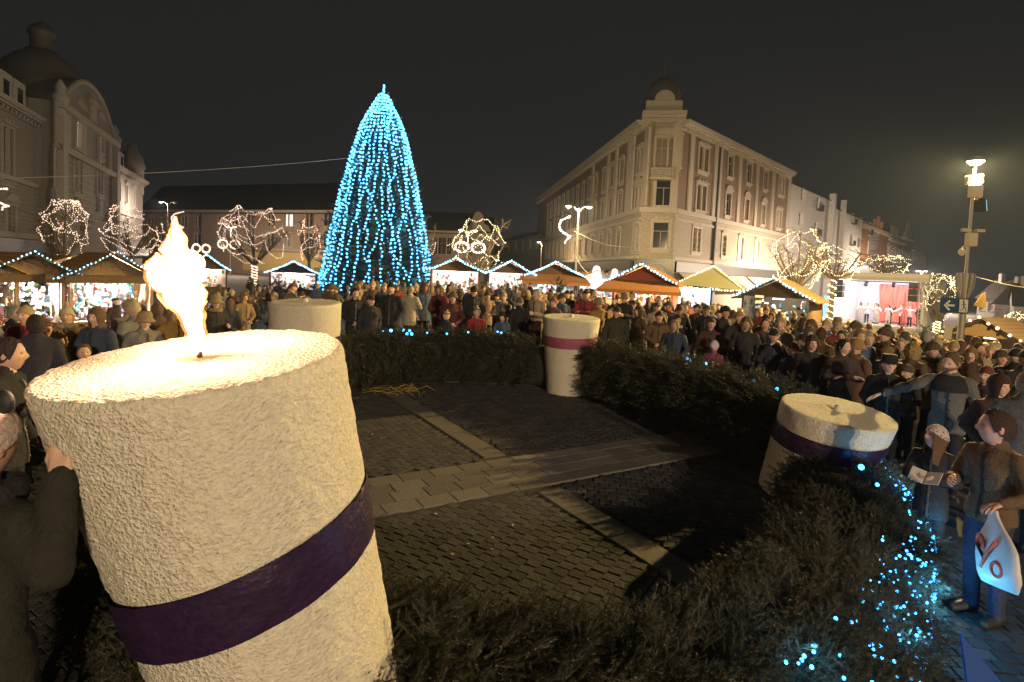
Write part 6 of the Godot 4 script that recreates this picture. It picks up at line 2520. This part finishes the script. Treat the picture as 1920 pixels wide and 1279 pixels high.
	# shop lights beside the stage
	for q in [[1515, 567, 52.0, 1.5, 0.5, glow(0.9, 0.75, 1.0, 0.9), "glowing violet shop sign left of the stage"], [1530, 560, 52.2, 0.9, 0.25, glow(1.0, 0.12, 0.22, 1.2), "small red neon sign left of the stage"], [1548, 580, 50.0, 0.35, 2.4, glow(0.20, 0.62, 1.0, 0.9), "upright blue light strip at the left end of the stage"], [1513, 582, 52.0, 1.8, 0.9, glow(0.55, 0.62, 1.0, 0.6), "pale blue lit shop window left of the stage"]]:
		var k := Mb.new()
		k.box(Vector3.ZERO, Vector3(q[3], q[4], 0.08))
		var s := single("lit_sign", k.mesh(q[5]), q[6], "sign")
		s.position = at(q[0], q[1], q[2])
		s.rotation.y = -0.6


# ---------- the crowd ----------
func build_crowd() -> void:
	var fair := Color(0.64, 0.41, 0.31)
	var rosy := Color(0.66, 0.38, 0.28)
	var tan := Color(0.52, 0.33, 0.24)
	var black := Color(0.022, 0.021, 0.023)
	var navy := Color(0.025, 0.032, 0.06)
	var jeans := Color(0.05, 0.08, 0.16)
	var grey := Color(0.13, 0.125, 0.12)
	var brown := Color(0.13, 0.075, 0.045)
	var wine := Color(0.10, 0.030, 0.035)
	var mustard := Color(0.34, 0.21, 0.045)
	var cream := Color(0.55, 0.47, 0.33)
	var blue := Color(0.06, 0.13, 0.27)
	var red := Color(0.42, 0.035, 0.035)
	var white := Color(0.72, 0.70, 0.66)
	var olive := Color(0.07, 0.065, 0.035)
	var dark := Color(0.035, 0.024, 0.017)
	var blond := Color(0.36, 0.25, 0.12)
	var hair_b := Color(0.09, 0.05, 0.028)
	var silver := Color(0.32, 0.30, 0.28)
	# column, row of the crown, height, body, turn from facing the viewer, skin, coat, legs, what is worn, words
	var front := [
		[8, 636, 1.80, "man_pocket", 70, tan, black, black, [["short", dark]], "man in a black jacket cut by the left edge behind the burning candle"],
		[26, 574, 1.78, "man_down", 60, tan, black, black, [["short", silver]], "grey haired man in a black coat at the left edge of the crowd"],
		[66, 592, 1.74, "man_stout", 175, tan, Color(0.035, 0.032, 0.05), black, [["short", dark]], "stout person in a dark puffed jacket seen from behind at the left"],
		[46, 568, 1.66, "woman_long", 20, tan, brown, black, [["curly", dark]], "dark curly haired woman behind the grey haired man at the left"],
		[64, 545, 1.72, "woman_hold", 150, fair, grey, black, [["striped", white]], "person in a brown and white striped bobble hat before the bright stall"],
		[120, 545, 1.76, "man_clasp", -40, tan, black, black, [["beanie", black]], "man in a dark cap standing against the bright stall at the left"],
		[100, 566, 1.60, "woman_clasp", 160, tan, black, black, [["beanie", dark]], "short person in a dark hat seen from behind before the left stall"],
		[130, 580, 1.66, "woman_fold", 12, fair, Color(0.10, 0.065, 0.04), black, [["beanie", Color(0.03, 0.025, 0.03)], ["scarf", Color(0.15, 0.10, 0.05)]], "smiling woman in a dark knit hat and fur collar behind the candle"],
		[166, 560, 1.66, "woman_long", 15, fair, brown, black, [["hood", Color(0.22, 0.15, 0.07)]], "woman in a fur edged hood before the bright stall at the left"],
		[181, 578, 1.66, "woman_clasp", 65, fair, Color(0.09, 0.06, 0.05), black, [["curly", Color(0.36, 0.25, 0.12)]], "woman with curly blond hair looking towards the flame"],
		[215, 558, 1.80, "man_stout", 50, rosy, Color(0.06, 0.035, 0.025), black, [["beanie", black], ["scarf", Color(0.04, 0.025, 0.02)]], "man in a black knit cap and dark jacket looking right at the flame"],
		[206, 546, 1.78, "man_down", 20, tan, black, black, [["cap", black]], "man in a dark cap right behind the man in the black knit cap"],
		[108, 630, 1.35, "child_down", 25, fair, brown, black, [["curly", Color(0.40, 0.28, 0.13)]], "blond child whose hair shows over the rim of the burning candle"],
		[265, 574, 1.62, "woman_long", 170, fair, Color(0.12, 0.08, 0.06), black, [["beanie", Color(0.16, 0.12, 0.10)], ["scarf", Color(0.32, 0.25, 0.2)]], "person in a grey brown knit hat and scarf left of the flame"],
		[296, 570, 1.66, "woman_clasp", -150, fair, brown, black, [["fringe", Color(0.20, 0.12, 0.06)]], "brown haired person just left of the flame, seen from behind"],
		[266, 550, 1.72, "man_pocket", 10, fair, wine, black, [["hood", Color(0.12, 0.08, 0.07)]], "hooded person facing the viewer left of the flame"],
		[368, 533, 1.76, "man_pocket", 0, rosy, brown, black, [["short", hair_b]], "man facing the viewer close to the right side of the flame"],
		[428, 540, 1.72, "woman_fold", 70, fair, Color(0.07, 0.04, 0.03), black, [["fringe", dark], ["scarf", Color(0.45, 0.38, 0.25)]], "dark haired woman in a striped pale scarf right of the flame"],
		[453, 562, 1.22, "child_down", 170, fair, Color(0.30, 0.16, 0.13), black, [["beanie", Color(0.62, 0.50, 0.33)]], "child in a cream knit hat right of the woman in the striped scarf"],
		[477, 560, 1.36, "child_hold", 20, fair, brown, black, [["fringe", black]], "dark haired boy looking down left of the second candle"],
		[480, 547, 1.60, "woman_clasp", 10, fair, Color(0.10, 0.07, 0.05), black, [["cloche", Color(0.28, 0.2, 0.12)]], "woman in a small tan hat behind the dark haired boy"],
		[496, 535, 1.74, "man_pocket", -20, tan, grey, black, [["cap", black]], "man in a flat black cap left of the second candle"],
		[520, 530, 1.74, "man_clasp", -10, rosy, black, black, [["short", black]], "dark haired man with glasses bent over behind the second candle"],
		[543, 530, 1.60, "woman_long", 120, fair, red, black, [["beanie", Color(0.6, 0.35, 0.3)]], "person in a red jacket and pink hat behind the second candle"],
		[563, 533, 1.62, "man_pocket", 170, fair, black, black, [["short", Color(0.30, 0.17, 0.07)]], "person with reddish brown hair behind the second candle's wick"],
		[594, 526, 1.74, "man_down", 150, tan, black, black, [["short", black]], "dark person from behind between the second candle and the mustard coat"],
		[619, 510, 1.78, "man_pocket", 10, rosy, mustard, black, [["short", dark], ["scarf", black]], "man in a mustard coat standing by the foot of the fir tree"],
		[666, 541, 1.80, "man_clasp", 12, tan, black, black, [["short", black]], "tall man in a black coat with clasped hands before the fir tree"],
		[695, 556, 1.70, "man_stout", 20, rosy, Color(0.03, 0.03, 0.04), navy, [["cap", Color(0.04, 0.035, 0.035)], ["scarf", Color(0.05, 0.05, 0.06)]], "stout man with a white beard and dark cap before the fir tree"],
		[691, 530, 1.72, "woman_clasp", 25, rosy, brown, black, [["short", hair_b]], "brown haired person looking out between the tall man and the knit cap"],
		[716, 522, 1.72, "woman_hold", 170, fair, Color(0.30, 0.13, 0.10), black, [["beanie", Color(0.26, 0.11, 0.08)]], "person in a reddish hat and jacket behind the front row at the fir tree"],
		[734, 533, 1.82, "man_pocket", -15, rosy, black, black, [["beanie", black]], "big man in a black coat and black knit cap before the fir tree"],
		[747, 520, 1.72, "woman_long", 140, fair, Color(0.12, 0.10, 0.10), black, [["hood", Color(0.26, 0.20, 0.18)]], "hooded person behind the big man at the right side of the fir tree"],
		[770, 537, 1.70, "woman_fold", 160, fair, cream, black, [["beanie", Color(0.52, 0.44, 0.28)]], "woman in a cream jacket and pale hat right of the big man in black"],
		[799, 541, 1.60, "man_down", -60, rosy, Color(0.05, 0.05, 0.07), black, [["short", black]], "boy in a jacket with blue and red stripes looking left"],
		[807, 519, 1.82, "man_stout", 150, rosy, blue, black, [["short", silver]], "balding man in a blue jacket seen half from behind"],
		[849, 551, 1.66, "woman_clasp", 5, rosy, wine, black, [["fur", Color(0.16, 0.12, 0.06)]], "woman in a burgundy coat and a brown fur hat"],
		[832, 580, 1.30, "child_hold", 140, fair, navy, navy, [["striped", Color(0.75, 0.66, 0.30)]], "small child in a cream and black hat before the woman in the fur hat"],
		[888, 537, 1.80, "man_clasp", 15, rosy, black, black, [["cap", black], ["scarf", black]], "man in a black visored cap behind the child in red"],
		[889, 560, 1.42, "child_down", 20, fair, red, navy, [["striped", Color(0.85, 0.70, 0.60)]], "child in a red jacket and a white and red striped hat"],
		[945, 550, 1.66, "woman_fold", -30, fair, Color(0.26, 0.23, 0.20), black, [["beanie", Color(0.50, 0.38, 0.20)], ["scarf", Color(0.30, 0.26, 0.22)]], "woman wrapped in a grey plaid shawl with a light hat"],
		[938, 583, 1.35, "child_hold", -20, fair, Color(0.09, 0.15, 0.26), navy, [["fringe", dark]], "child in a light blue jacket held before the plaid shawl"],
		[975, 560, 1.62, "woman_long", -160, fair, black, black, [["beanie", Color(0.20, 0.15, 0.10)]], "short person in a black coat and grey hat seen from behind"],
		[988, 545, 1.70, "woman_hold", -30, rosy, grey, black, [["hood", Color(0.40, 0.30, 0.18)]], "person in a pale fur hood right of the plaid shawl"],
		[1013, 546, 1.74, "woman_clasp", -60, rosy, mustard, black, [["striped", Color(0.55, 0.40, 0.12)]], "person in a mustard jacket and a banded knit hat left of the ribbon candle"],
		[1045, 554, 1.60, "child_hold", 0, rosy, Color(0.20, 0.12, 0.05), navy, [["cloche", Color(0.42, 0.28, 0.12)]], "child in a tan hat right behind the ribbon candle's left edge"],
		[1066, 548, 1.66, "woman_clasp", -20, rosy, brown, black, [["fringe", Color(0.12, 0.07, 0.03)]], "woman with a fringe just behind the ribbon candle"],
		[1104, 543, 1.80, "man_pocket", -15, rosy, black, black, [["short", dark]], "dark haired man in black standing behind the ribbon candle's right edge"],
		[1157, 577, 1.74, "man_stout", 10, rosy, Color(0.05, 0.045, 0.035), black, [["cap", Color(0.05, 0.04, 0.03)]], "smiling old man in a dark padded jacket right of the ribbon candle"],
		[1200, 576, 1.68, "woman_long", -55, rosy, Color(0.12, 0.07, 0.04), black, [["long", hair_b], ["beret", Color(0.06, 0.04, 0.03)]], "long haired woman turned left beside the old man in the padded jacket"],
		[1236, 586, 1.68, "woman_clasp", 5, rosy, Color(0.20, 0.12, 0.065), Color(0.2, 0.12, 0.065), [["beanie", black], ["scarf", Color(0.14, 0.055, 0.04)]], "woman in a light brown quilted coat and wine red scarf"],
		[1271, 592, 1.62, "woman_long", 12, fair, Color(0.02, 0.018, 0.02), black, [["fringe", Color(0.04, 0.025, 0.025)], ["scarf", Color(0.68, 0.62, 0.56)]], "woman with a white scarf over a black coat"],
		[1326, 573, 1.80, "man_pocket", -10, tan, black, black, [["cap", Color(0.10, 0.08, 0.06)]], "tall man in a black jacket and grey cap behind the wine red coat"],
		[1334, 598, 1.68, "woman_clasp", 8, fair, Color(0.10, 0.045, 0.035), black, [["beret", Color(0.09, 0.06, 0.05)]], "old woman in a wine brown coat and checked cap"],
		[1331, 641, 1.32, "child_down", 160, fair, Color(0.42, 0.08, 0.16), Color(0.42, 0.08, 0.16), [["beanie", Color(0.75, 0.68, 0.72)]], "small child in a pink snowsuit and white hat"],
		[1360, 577, 1.80, "man_down", 40, rosy, Color(0.05, 0.042, 0.03), black, [["fur", Color(0.03, 0.025, 0.02)]], "dark man in a bushy hat behind the pink child"],
		[1434, 598, 1.74, "woman_hold", 30, rosy, Color(0.10, 0.055, 0.05), Color(0.06, 0.03, 0.04), [["short", dark]], "woman in a checked sleeved jacket carrying a clear plastic bag"],
		[1452, 617, 1.70, "man_camera", 10, fair, Color(0.03, 0.03, 0.05), navy, [["cap", black]], "person in navy with a white banded cap behind the plastic bag"],
		[1476, 638, 1.48, "child_hold", 30, fair, Color(0.05, 0.06, 0.10), Color(0.05, 0.22, 0.42), [["cap", Color(0.14, 0.05, 0.035)]], "boy in a navy jacket and light blue trousers looking down"],
		[1524, 632, 1.66, "woman_long", 5, fair, Color(0.045, 0.032, 0.028), black, [["curly", Color(0.13, 0.08, 0.04)]], "woman with wavy brown hair in a long dark coat"],
		[1540, 616, 1.74, "man_pocket", 150, tan, brown, black, [["short", hair_b]], "brown haired person behind the wavy haired woman"],
		[1582, 637, 1.68, "woman_fold", 30, fair, Color(0.08, 0.05, 0.04), black, [["short", black]], "dark haired woman whose face shows left of the tan hat"],
		[1609, 639, 1.66, "woman_fold", -42, fair, Color(0.15, 0.08, 0.05), black, [["cloche", Color(0.42, 0.27, 0.10)], ["scarf", Color(0.20, 0.12, 0.07)]], "old woman in a tan brimmed hat and brown padded jacket"],
		[1664, 652, 1.50, "woman_hold", 150, fair, brown, black, [["pom", Color(0.22, 0.16, 0.08)]], "person in a knitted brown hat behind the black hatted man"],
		[1668, 669, 1.60, "man_pocket", 8, rosy, black, black, [["fedora", Color(0.015, 0.014, 0.014)]], "old man in a black brimmed hat and black coat"],
		[1704, 686, 1.40, "man_clasp", -45, fair, black, black, [["beanie", Color(0.09, 0.075, 0.055)]], "boy in a grey knit cap between the black hat and the bearded man"],
		[1711, 646, 1.66, "woman_long", 150, fair, Color(0.14, 0.09, 0.05), black, [["curly", Color(0.42, 0.28, 0.10)]], "woman with blond hair seen from behind left of the bearded man"],
		[1823, 653, 1.66, "woman_long", -20, fair, brown, black, [["fringe", Color(0.30, 0.18, 0.06)]], "young woman with light brown hair right behind the bearded man"],
		[1852, 690, 1.55, "woman_hold", -10, fair, wine, black, [["beanie", Color(0.20, 0.05, 0.04)]], "person in a dark red knit hat right of the bearded man"],
		[1872, 705, 1.62, "woman_long", 40, fair, Color(0.07, 0.025, 0.02), black, [["pom", Color(0.06, 0.025, 0.02)], ["long", Color(0.07, 0.03, 0.02)]], "woman in a dark fur trimmed hat and long dark hair at the right"],
		[1905, 655, 1.76, "man_pocket", 160, tan, black, black, [["cap", black]], "man in a black hat seen from behind near the right edge"],
		[1928, 700, 1.74, "man_stout", 175, tan, Color(0.16, 0.15, 0.14), black, [["short", blond]], "person in a grey jacket cut by the right edge"],
		[1800, 606, 1.80, "woman_hold", 20, fair, Color(0.20, 0.06, 0.05), black, [["long", blond]], "blond person in red held up above the crowd by the lamp pole"],
	]
	var placed := []
	# the children at the very edge of the wreath: column and distance
	var near := {832: 13.3, 889: 13.3, 938: 13.3, 1331: 10.8, 1476: 9.6, 453: 9.0}
	for q in front:
		var p := head_spot(q[0], q[1], q[2])
		if near.has(q[0]):
			p = floor_at(q[0], near[q[0]])
			p.y = ground_y(p.x, p.z)
		placed.append(Vector2(p.x, p.z))
		person(p, atan2(EYE.x - p.x, EYE.z - p.z) + deg_to_rad(q[4]), q[2], q[3], q[5], q[6], q[7], q[8], q[9])
	# the four who stand close
	var p := head_spot(1786, 662, 1.75)
	var man := person(p, atan2(EYE.x - p.x, EYE.z - p.z) + deg_to_rad(-4), 1.75, "man_reach", rosy, Color(0.17, 0.155, 0.135), black, [["short", Color(0.16, 0.09, 0.045)]], "bearded man in a grey and black jacket reaching out to touch the low candle")
	placed.append(Vector2(p.x, p.z))
	var yoke := Mb.new()
	var rows := []
	for k in 5:
		var y: float = [1.27, 1.32, 1.38, 1.43, 1.465][k]
		var rx: float = [0.196, 0.204, 0.205, 0.165, 0.10][k]
		var rz: float = [0.156, 0.154, 0.140, 0.122, 0.098][k]
		var row := PackedVector3Array()
		for s in 28:
			var a := TAU * s / 28
			row.append(Vector3(cos(a) * rx, y, -sin(a) * rz - 0.004))
		rows.append(row)
	yoke.grid(rows, true)
	part("jacket_yoke", yoke.mesh(cloth(black)), man)
	p = head_spot(1757, 806, 1.24)
	placed.append(Vector2(p.x, p.z))
	var girl := person(p, atan2(EYE.x - p.x, EYE.z - p.z) + deg_to_rad(-12), 1.24, "girl_book", fair, Color(0.028, 0.025, 0.026), black, [["long", Color(0.16, 0.08, 0.04)], ["beanie", Color(0.66, 0.54, 0.52)]], "girl in a pale pink hat and dark coat holding a booklet by the low candle")
	var bk := Mb.new()
	bk.box(Vector3(0.085, 0, 0), Vector3(0.165, 0.012, 0.23), Basis(Vector3(0, 0, 1), 0.28))
	bk.box(Vector3(-0.085, 0, 0), Vector3(0.165, 0.012, 0.23), Basis(Vector3(0, 0, 1), -0.28))
	var book := single("booklet", bk.mesh(mat(0.55, 0.50, 0.46, 0.7)), "open pale booklet in the hands of the girl in the pink hat", "booklet")
	book.transform = girl.transform * Transform3D(Basis.from_euler(Vector3(0.5, 0, 0)).scaled(Vector3.ONE * 0.95), Vector3(0, 1.20, 0.36))
	p = head_spot(1874, 774, 1.60)
	placed.append(Vector2(p.x, p.z))
	var boy := person(p, atan2(EYE.x - p.x, EYE.z - p.z) + deg_to_rad(-34), 1.58, "boy_bag", rosy, Color(0.17, 0.105, 0.06), Color(0.04, 0.05, 0.10), [["short", Color(0.05, 0.03, 0.018)]], "boy in a light brown jacket holding a white bag at the right edge")
	build_bag(boy)
	p = Vector3(-1.86, 0, -1.95)
	var close := person(p, PI - 0.12, 1.93, "man_touch", tan, Color(0.024, 0.021, 0.013), black, [["scarf", black], ["pom", Color(0.62, 0.48, 0.42)]], "person in an olive coat and pale animal hat with a hand on the burning candle")
	var bt := Mb.new()
	for k in 5:
		bt.ball(Vector3(0.03, 0.80 + 0.12 * k, 0.150), Vector3(0.012, 0.012, 0.006), 8, 5)
	part("coat_buttons", bt.mesh(mat(0.45, 0.33, 0.12, 0.3, 0.8)), close).set_meta("kind", "stuff")
	for s in [-1, 1]:
		for e in [[0.085, 0.140, 0.0, 0.034], [0.036, 0.085, 0.100, 0.022], [0.036, 0.085, -0.112, 0.022]]:
			var ear := Mb.new()
			ear.ball(Vector3(s * e[0], e[1], e[2]), Vector3(e[3], e[3] * 1.1, e[3] * 0.55), 8, 6)
			part("hat_patch", ear.mesh(M.black), close, bodies["man_touch"].head)
	placed.append(Vector2(-1.86, -1.95))
	build_bags()
	# everyone behind
	var coats := [["black", Color(0.036, 0.034, 0.034)], ["navy", Color(0.05, 0.065, 0.11)], ["dark brown", Color(0.17, 0.10, 0.06)], ["grey", Color(0.24, 0.23, 0.21)], ["olive", Color(0.16, 0.135, 0.07)], ["dark red", Color(0.22, 0.045, 0.045)], ["tan", Color(0.36, 0.24, 0.13)], ["blue", Color(0.08, 0.13, 0.25)], ["charcoal", Color(0.075, 0.075, 0.08)], ["beige", Color(0.48, 0.38, 0.25)], ["mustard", Color(0.36, 0.22, 0.055)], ["red", Color(0.36, 0.045, 0.04)], ["cream", Color(0.46, 0.39, 0.28)]]
	var wears := [["dark hair", "short", Color(0.06, 0.042, 0.03)], ["brown hair", "short", Color(0.15, 0.09, 0.05)], ["grey hair", "short", Color(0.42, 0.39, 0.35)], ["long brown hair", "long", Color(0.15, 0.09, 0.05)], ["long blond hair", "long", blond], ["a black knit cap", "beanie", black], ["a tan knit hat", "beanie", Color(0.50, 0.36, 0.19)], ["a cream hat", "pom", Color(0.58, 0.48, 0.32)], ["a flat cap", "cap", Color(0.07, 0.055, 0.04)], ["a fur hat", "fur", Color(0.14, 0.10, 0.06)], ["a light brimmed hat", "cloche", Color(0.36, 0.26, 0.14)], ["a grey hood", "hood", Color(0.14, 0.13, 0.12)], ["a brown hood", "hood", Color(0.16, 0.10, 0.05)], ["a bobble hat", "pom", Color(0.30, 0.12, 0.09)], ["curly fair hair", "curly", Color(0.30, 0.20, 0.09)]]
	var kinds := ["man_pocket", "man_clasp", "man_down", "man_stout", "woman_long", "woman_hold", "woman_clasp", "woman_fold", "man_pocket", "woman_clasp", "man_camera", "man_down"]
	var zones := [[-40.0, 330.0, 6.5, 9.5, 20, "by the left stalls", 0.0], [330.0, 640.0, 11.0, 34.0, 28, "between flame and fir", 0.0], [640.0, 1010.0, 15.0, 32.0, 28, "near the fir tree", 0.0], [1000.0, 1260.0, 13.5, 26.0, 32, "behind the ribbon candle", 0.0], [1240.0, 1480.0, 11.0, 24.0, 36, "before the lit tent", 0.0], [1480.0, 1945.0, 6.6, 12.0, 30, "right of the low candle", 0.0], [1440.0, 1930.0, 8.5, 26.0, 66, "before the stage", 1.0]]
	var seen := {}
	for z in zones:
		var made := 0
		var tries := 0
		while made < z[4] and tries < 4000:
			tries += 1
			var d := 1.0 / lerpf(1.0 / z[2], 1.0 / z[3], pow(rng.randf(), 1.0))
			var u := rng.randf_range(z[0], z[1])
			if u > 1500.0 and u < 1880.0 and d < 9.2:
				continue
			var q := floor_at(u, d)
			var f := Vector2(q.x, q.z)
			var ok := true
			for o in placed:
				if f.distance_squared_to(o) < 0.30:
					ok = false
					break
			if not ok or f.distance_to(Vector2(-9.97, -40.8)) < 4.2 or wreath.get_closest_point(Vector3(q.x, 0, q.z)).distance_to(Vector3(q.x, 0, q.z)) < 0.95 or (f - Vector2(0, -7.3)).length() < 4.9:
				continue
			for s in get_children():
				if s.has_meta("category") and s.get_meta("category") in ["market stall", "tent", "lamp pole", "street lamp"]:
					var e: Vector3 = s.transform.affine_inverse() * q
					if (s.get_meta("category") == "market stall" and absf(e.x) < 2.2 and e.z < 0.6 and e.z > -3.0) or Vector2(e.x, e.z).length() < 0.5:
						ok = false
			if not ok:
				continue
			placed.append(f)
			made += 1
			var c: Array = coats[0]
			var w: Array = wears[0]
			var kind: String = ""
			var child := false
			var words := ""
			for again in 30:
				c = coats[rng.randi() % coats.size() if rng.randf() < 0.5 else rng.randi() % 4]
				w = wears[rng.randi() % wears.size()]
				kind = kinds[rng.randi() % kinds.size()]
				if w[1] in ["long", "curly", "cloche"]:
					kind = ["woman_long", "woman_hold", "woman_clasp", "woman_fold"][rng.randi() % 4]
				child = rng.randf() < 0.06
				if child:
					kind = "child_down"
				var who := "child" if child else "woman" if kind.begins_with("woman") else "man"
				words = "%s in a %s coat with %s %s" % [who, c[0], w[0], z[5]]
				if not seen.has(words):
					break
			seen[words] = true
			var face := atan2(EYE.x - q.x, EYE.z - q.z) + rng.randf_range(-0.7, 0.7)
			if z[6] > 0.5 and d > 13.0:
				# these watch the stage
				var st := at(1640, 612, 45.5)
				face = atan2(st.x - q.x, st.z - q.z) + rng.randf_range(-0.5, 0.5)
			elif rng.randf() < 0.15:
				face += PI
			var wear := [[w[1], w[2]]]
			if rng.randf() < 0.3:
				wear.append(["scarf", coats[rng.randi() % coats.size()][1]])
			var tall := rng.randf_range(1.12, 1.42) if child else rng.randf_range(1.58, 1.84)
			person(q, face, tall, kind, [fair, rosy, tan][rng.randi() % 3], c[1], [black, navy, jeans, black][rng.randi() % 4], wear, words, "people of the crowd " + z[5])
	build_far_crowd(placed)


func build_far_crowd(placed: Array) -> void:
	# those too far off to tell apart, heads in a mass before the stalls and the stage
	var o := Node3D.new()
	o.name = "far_crowd"
	o.set_meta("kind", "stuff")
	add_child(o)
	tag(o, "mass of distant people between the stalls and before the stage", "crowd")
	var looks := [["man_pocket", "short", Color(0.06, 0.04, 0.03), Color(0.03, 0.03, 0.035)], ["woman_clasp", "pom", Color(0.42, 0.32, 0.2), Color(0.09, 0.06, 0.05)], ["man_down", "beanie", Color(0.05, 0.05, 0.06), Color(0.05, 0.06, 0.10)], ["woman_long", "long", Color(0.16, 0.10, 0.05), Color(0.14, 0.09, 0.05)], ["man_stout", "cap", Color(0.12, 0.09, 0.06), Color(0.04, 0.038, 0.03)], ["woman_fold", "hood", Color(0.24, 0.19, 0.12), Color(0.20, 0.16, 0.11)], ["man_clasp", "short", Color(0.28, 0.25, 0.22), Color(0.08, 0.03, 0.03)]]
	var where := []
	for k in looks.size():
		where.append([])
	for z in [[330.0, 640.0, 30.0, 48.0, 34], [640.0, 1010.0, 26.0, 36.0, 26], [1000.0, 1300.0, 22.0, 33.0, 30], [1300.0, 1500.0, 20.0, 34.0, 26], [1480.0, 1930.0, 22.0, 42.0, 90]]:
		for k in z[4]:
			var q := floor_at(rng.randf_range(z[0], z[1]), rng.randf_range(z[2], z[3]))
			var f := Vector2(q.x, q.z)
			if f.distance_to(Vector2(-9.97, -40.8)) < 4.2:
				continue
			var ok := true
			for s in get_children():
				if s.has_meta("category") and s.get_meta("category") in ["market stall", "tent"]:
					var e: Vector3 = s.transform.affine_inverse() * q
					if absf(e.x) < 2.2 and e.z < 0.6 and e.z > -3.0:
						ok = false
			for p in placed:
				if f.distance_squared_to(p) < 0.25:
					ok = false
					break
			if ok:
				placed.append(f)
				var face := atan2(EYE.x - q.x, EYE.z - q.z) + rng.randf_range(-3.0, 3.0)
				where[rng.randi() % looks.size()].append(Transform3D(Basis(Vector3.UP, face).scaled(Vector3.ONE * rng.randf_range(0.92, 1.06)), q))
	for k in looks.size():
		var l: Array = looks[k]
		var src: ArrayMesh = bodies[l[0]].mesh
		var m := ArrayMesh.new()
		for s in 4:
			m.add_surface_from_arrays(Mesh.PRIMITIVE_TRIANGLES, src.surface_get_arrays(s))
			m.surface_set_material(s, [cloth(Color(0.54, 0.34, 0.26)), cloth(l[3]), cloth(Color(0.03, 0.03, 0.04)), M.black][s])
		var h := Mb.new()
		h.add(make_hair(l[1]), bodies[l[0]].head)
		h.into(m, cloth(l[2]))
		many("people", m, where[k], o)


func build_bag(boy: Node3D) -> void:
	# a white carrier bag with a red per cent sign, hanging from the boy's hand
	var b := Mb.new()
	var rows := []
	for k in 15:
		var t := k / 14.0
		var w := lerpf(0.04, 0.21, smoothstep(0.0, 0.55, t)) * (1.0 - 0.12 * smoothstep(0.85, 1.0, t))
		var dp := lerpf(0.02, 0.07, smoothstep(0.1, 0.8, t)) * (1.0 - 0.7 * smoothstep(0.88, 1.0, t))
		var row := PackedVector3Array()
		for s in 24:
			var a := TAU * s / 24
			var q := 1.0 + 0.06 * noise.get_noise_3d(cos(a) * 3.0, t * 7.0, sin(a) * 3.0)
			row.append(Vector3(cos(a) * w * q, -0.56 * t, sin(a) * dp * q))
		rows.append(row)
	b.grid(rows, true)
	var im := Image.create(8, 8, false, Image.FORMAT_RGB8)
	var o := thing("carrier_bag", "white plastic carrier bag with a red per cent sign held by the boy", "bag")
	o.transform = boy.transform * Transform3D(Basis.from_euler(Vector3(0.0, -0.35, 0.22)), Vector3(0.25, 1.06, 0.34))
	part("bag_skin", b.mesh(mat(0.62, 0.58, 0.55, 0.45)), o)
	var red := mat(0.62, 0.09, 0.045, 0.6)
	var p := Mb.new()
	for c in [[-0.075, -0.25], [0.075, -0.42]]:
		var pth := []
		var rr := []
		for k in 21:
			pth.append(Vector3(c[0] + cos(TAU * k / 20) * 0.042, c[1] + sin(TAU * k / 20) * 0.050, 0.073 - absf(c[0] + cos(TAU * k / 20) * 0.042) * 0.16))
			rr.append(0.013)
		p.tube(pth, rr, 6, false)
	p.tube([Vector3(-0.085, -0.44, 0.062), Vector3(0, -0.335, 0.078), Vector3(0.085, -0.22, 0.060)], [0.015, 0.015, 0.015], 6)
	part("per_cent_print", p.mesh(red), o)
	var k := Mb.new()
	k.tube([Vector3(-0.10, -0.27, 0.074), Vector3(-0.02, -0.37, 0.078), Vector3(0.0, -0.33, 0.079)], [0.012, 0.014, 0.004], 6)
	part("dark_print", k.mesh(M.black), o)


func build_bags() -> void:
	# a clear bag, a red bag and a blue paper among the people at the right
	var p := head_spot(1434, 598, 1.74)
	var b := Mb.new()
	b.lathe(Vector3.ZERO, [[0.01, -0.42], [0.13, -0.40], [0.17, -0.28], [0.14, -0.12], [0.05, 0.0], [0.07, 0.07], [0.02, 0.10]], 14)
	var m := mat(0.50, 0.52, 0.60, 0.25)
	var s := single("plastic_bag", b.mesh(m), "clear bluish plastic bag of shopping before the person in navy", "bag")
	s.position = at(1441, 668, -(p - EYE).dot(eye_basis.z) - 0.35)
	p = head_spot(1476, 638, 1.32)
	b = Mb.new()
	b.box(Vector3(0, -0.2, 0), Vector3(0.26, 0.36, 0.10), Basis.IDENTITY, 0.03)
	b.tube([Vector3(-0.07, -0.02, 0), Vector3(0, 0.12, 0), Vector3(0.07, -0.02, 0)], [0.012, 0.012, 0.012], 5)
	s = single("red_bag", b.mesh(mat(0.50, 0.03, 0.03, 0.5)), "red bag hanging beside the boy in light blue trousers", "bag")
	s.position = at(1460, 676, -(p - EYE).dot(eye_basis.z) - 0.25)
	b = Mb.new()
	b.prism([Vector2(-0.20, -0.16), Vector2(0.16, -0.14), Vector2(0.02, 0.20)], Transform3D(Basis.from_euler(Vector3(-0.7, 0.3, 0)), Vector3.ZERO), 0.012)
	s = single("blue_sheet", b.mesh(mat(0.02, 0.07, 0.28, 0.6)), "folded blue sheet on the ground at the bottom right corner", "sheet")
	s.position = at(1836, 1262, 3.35)
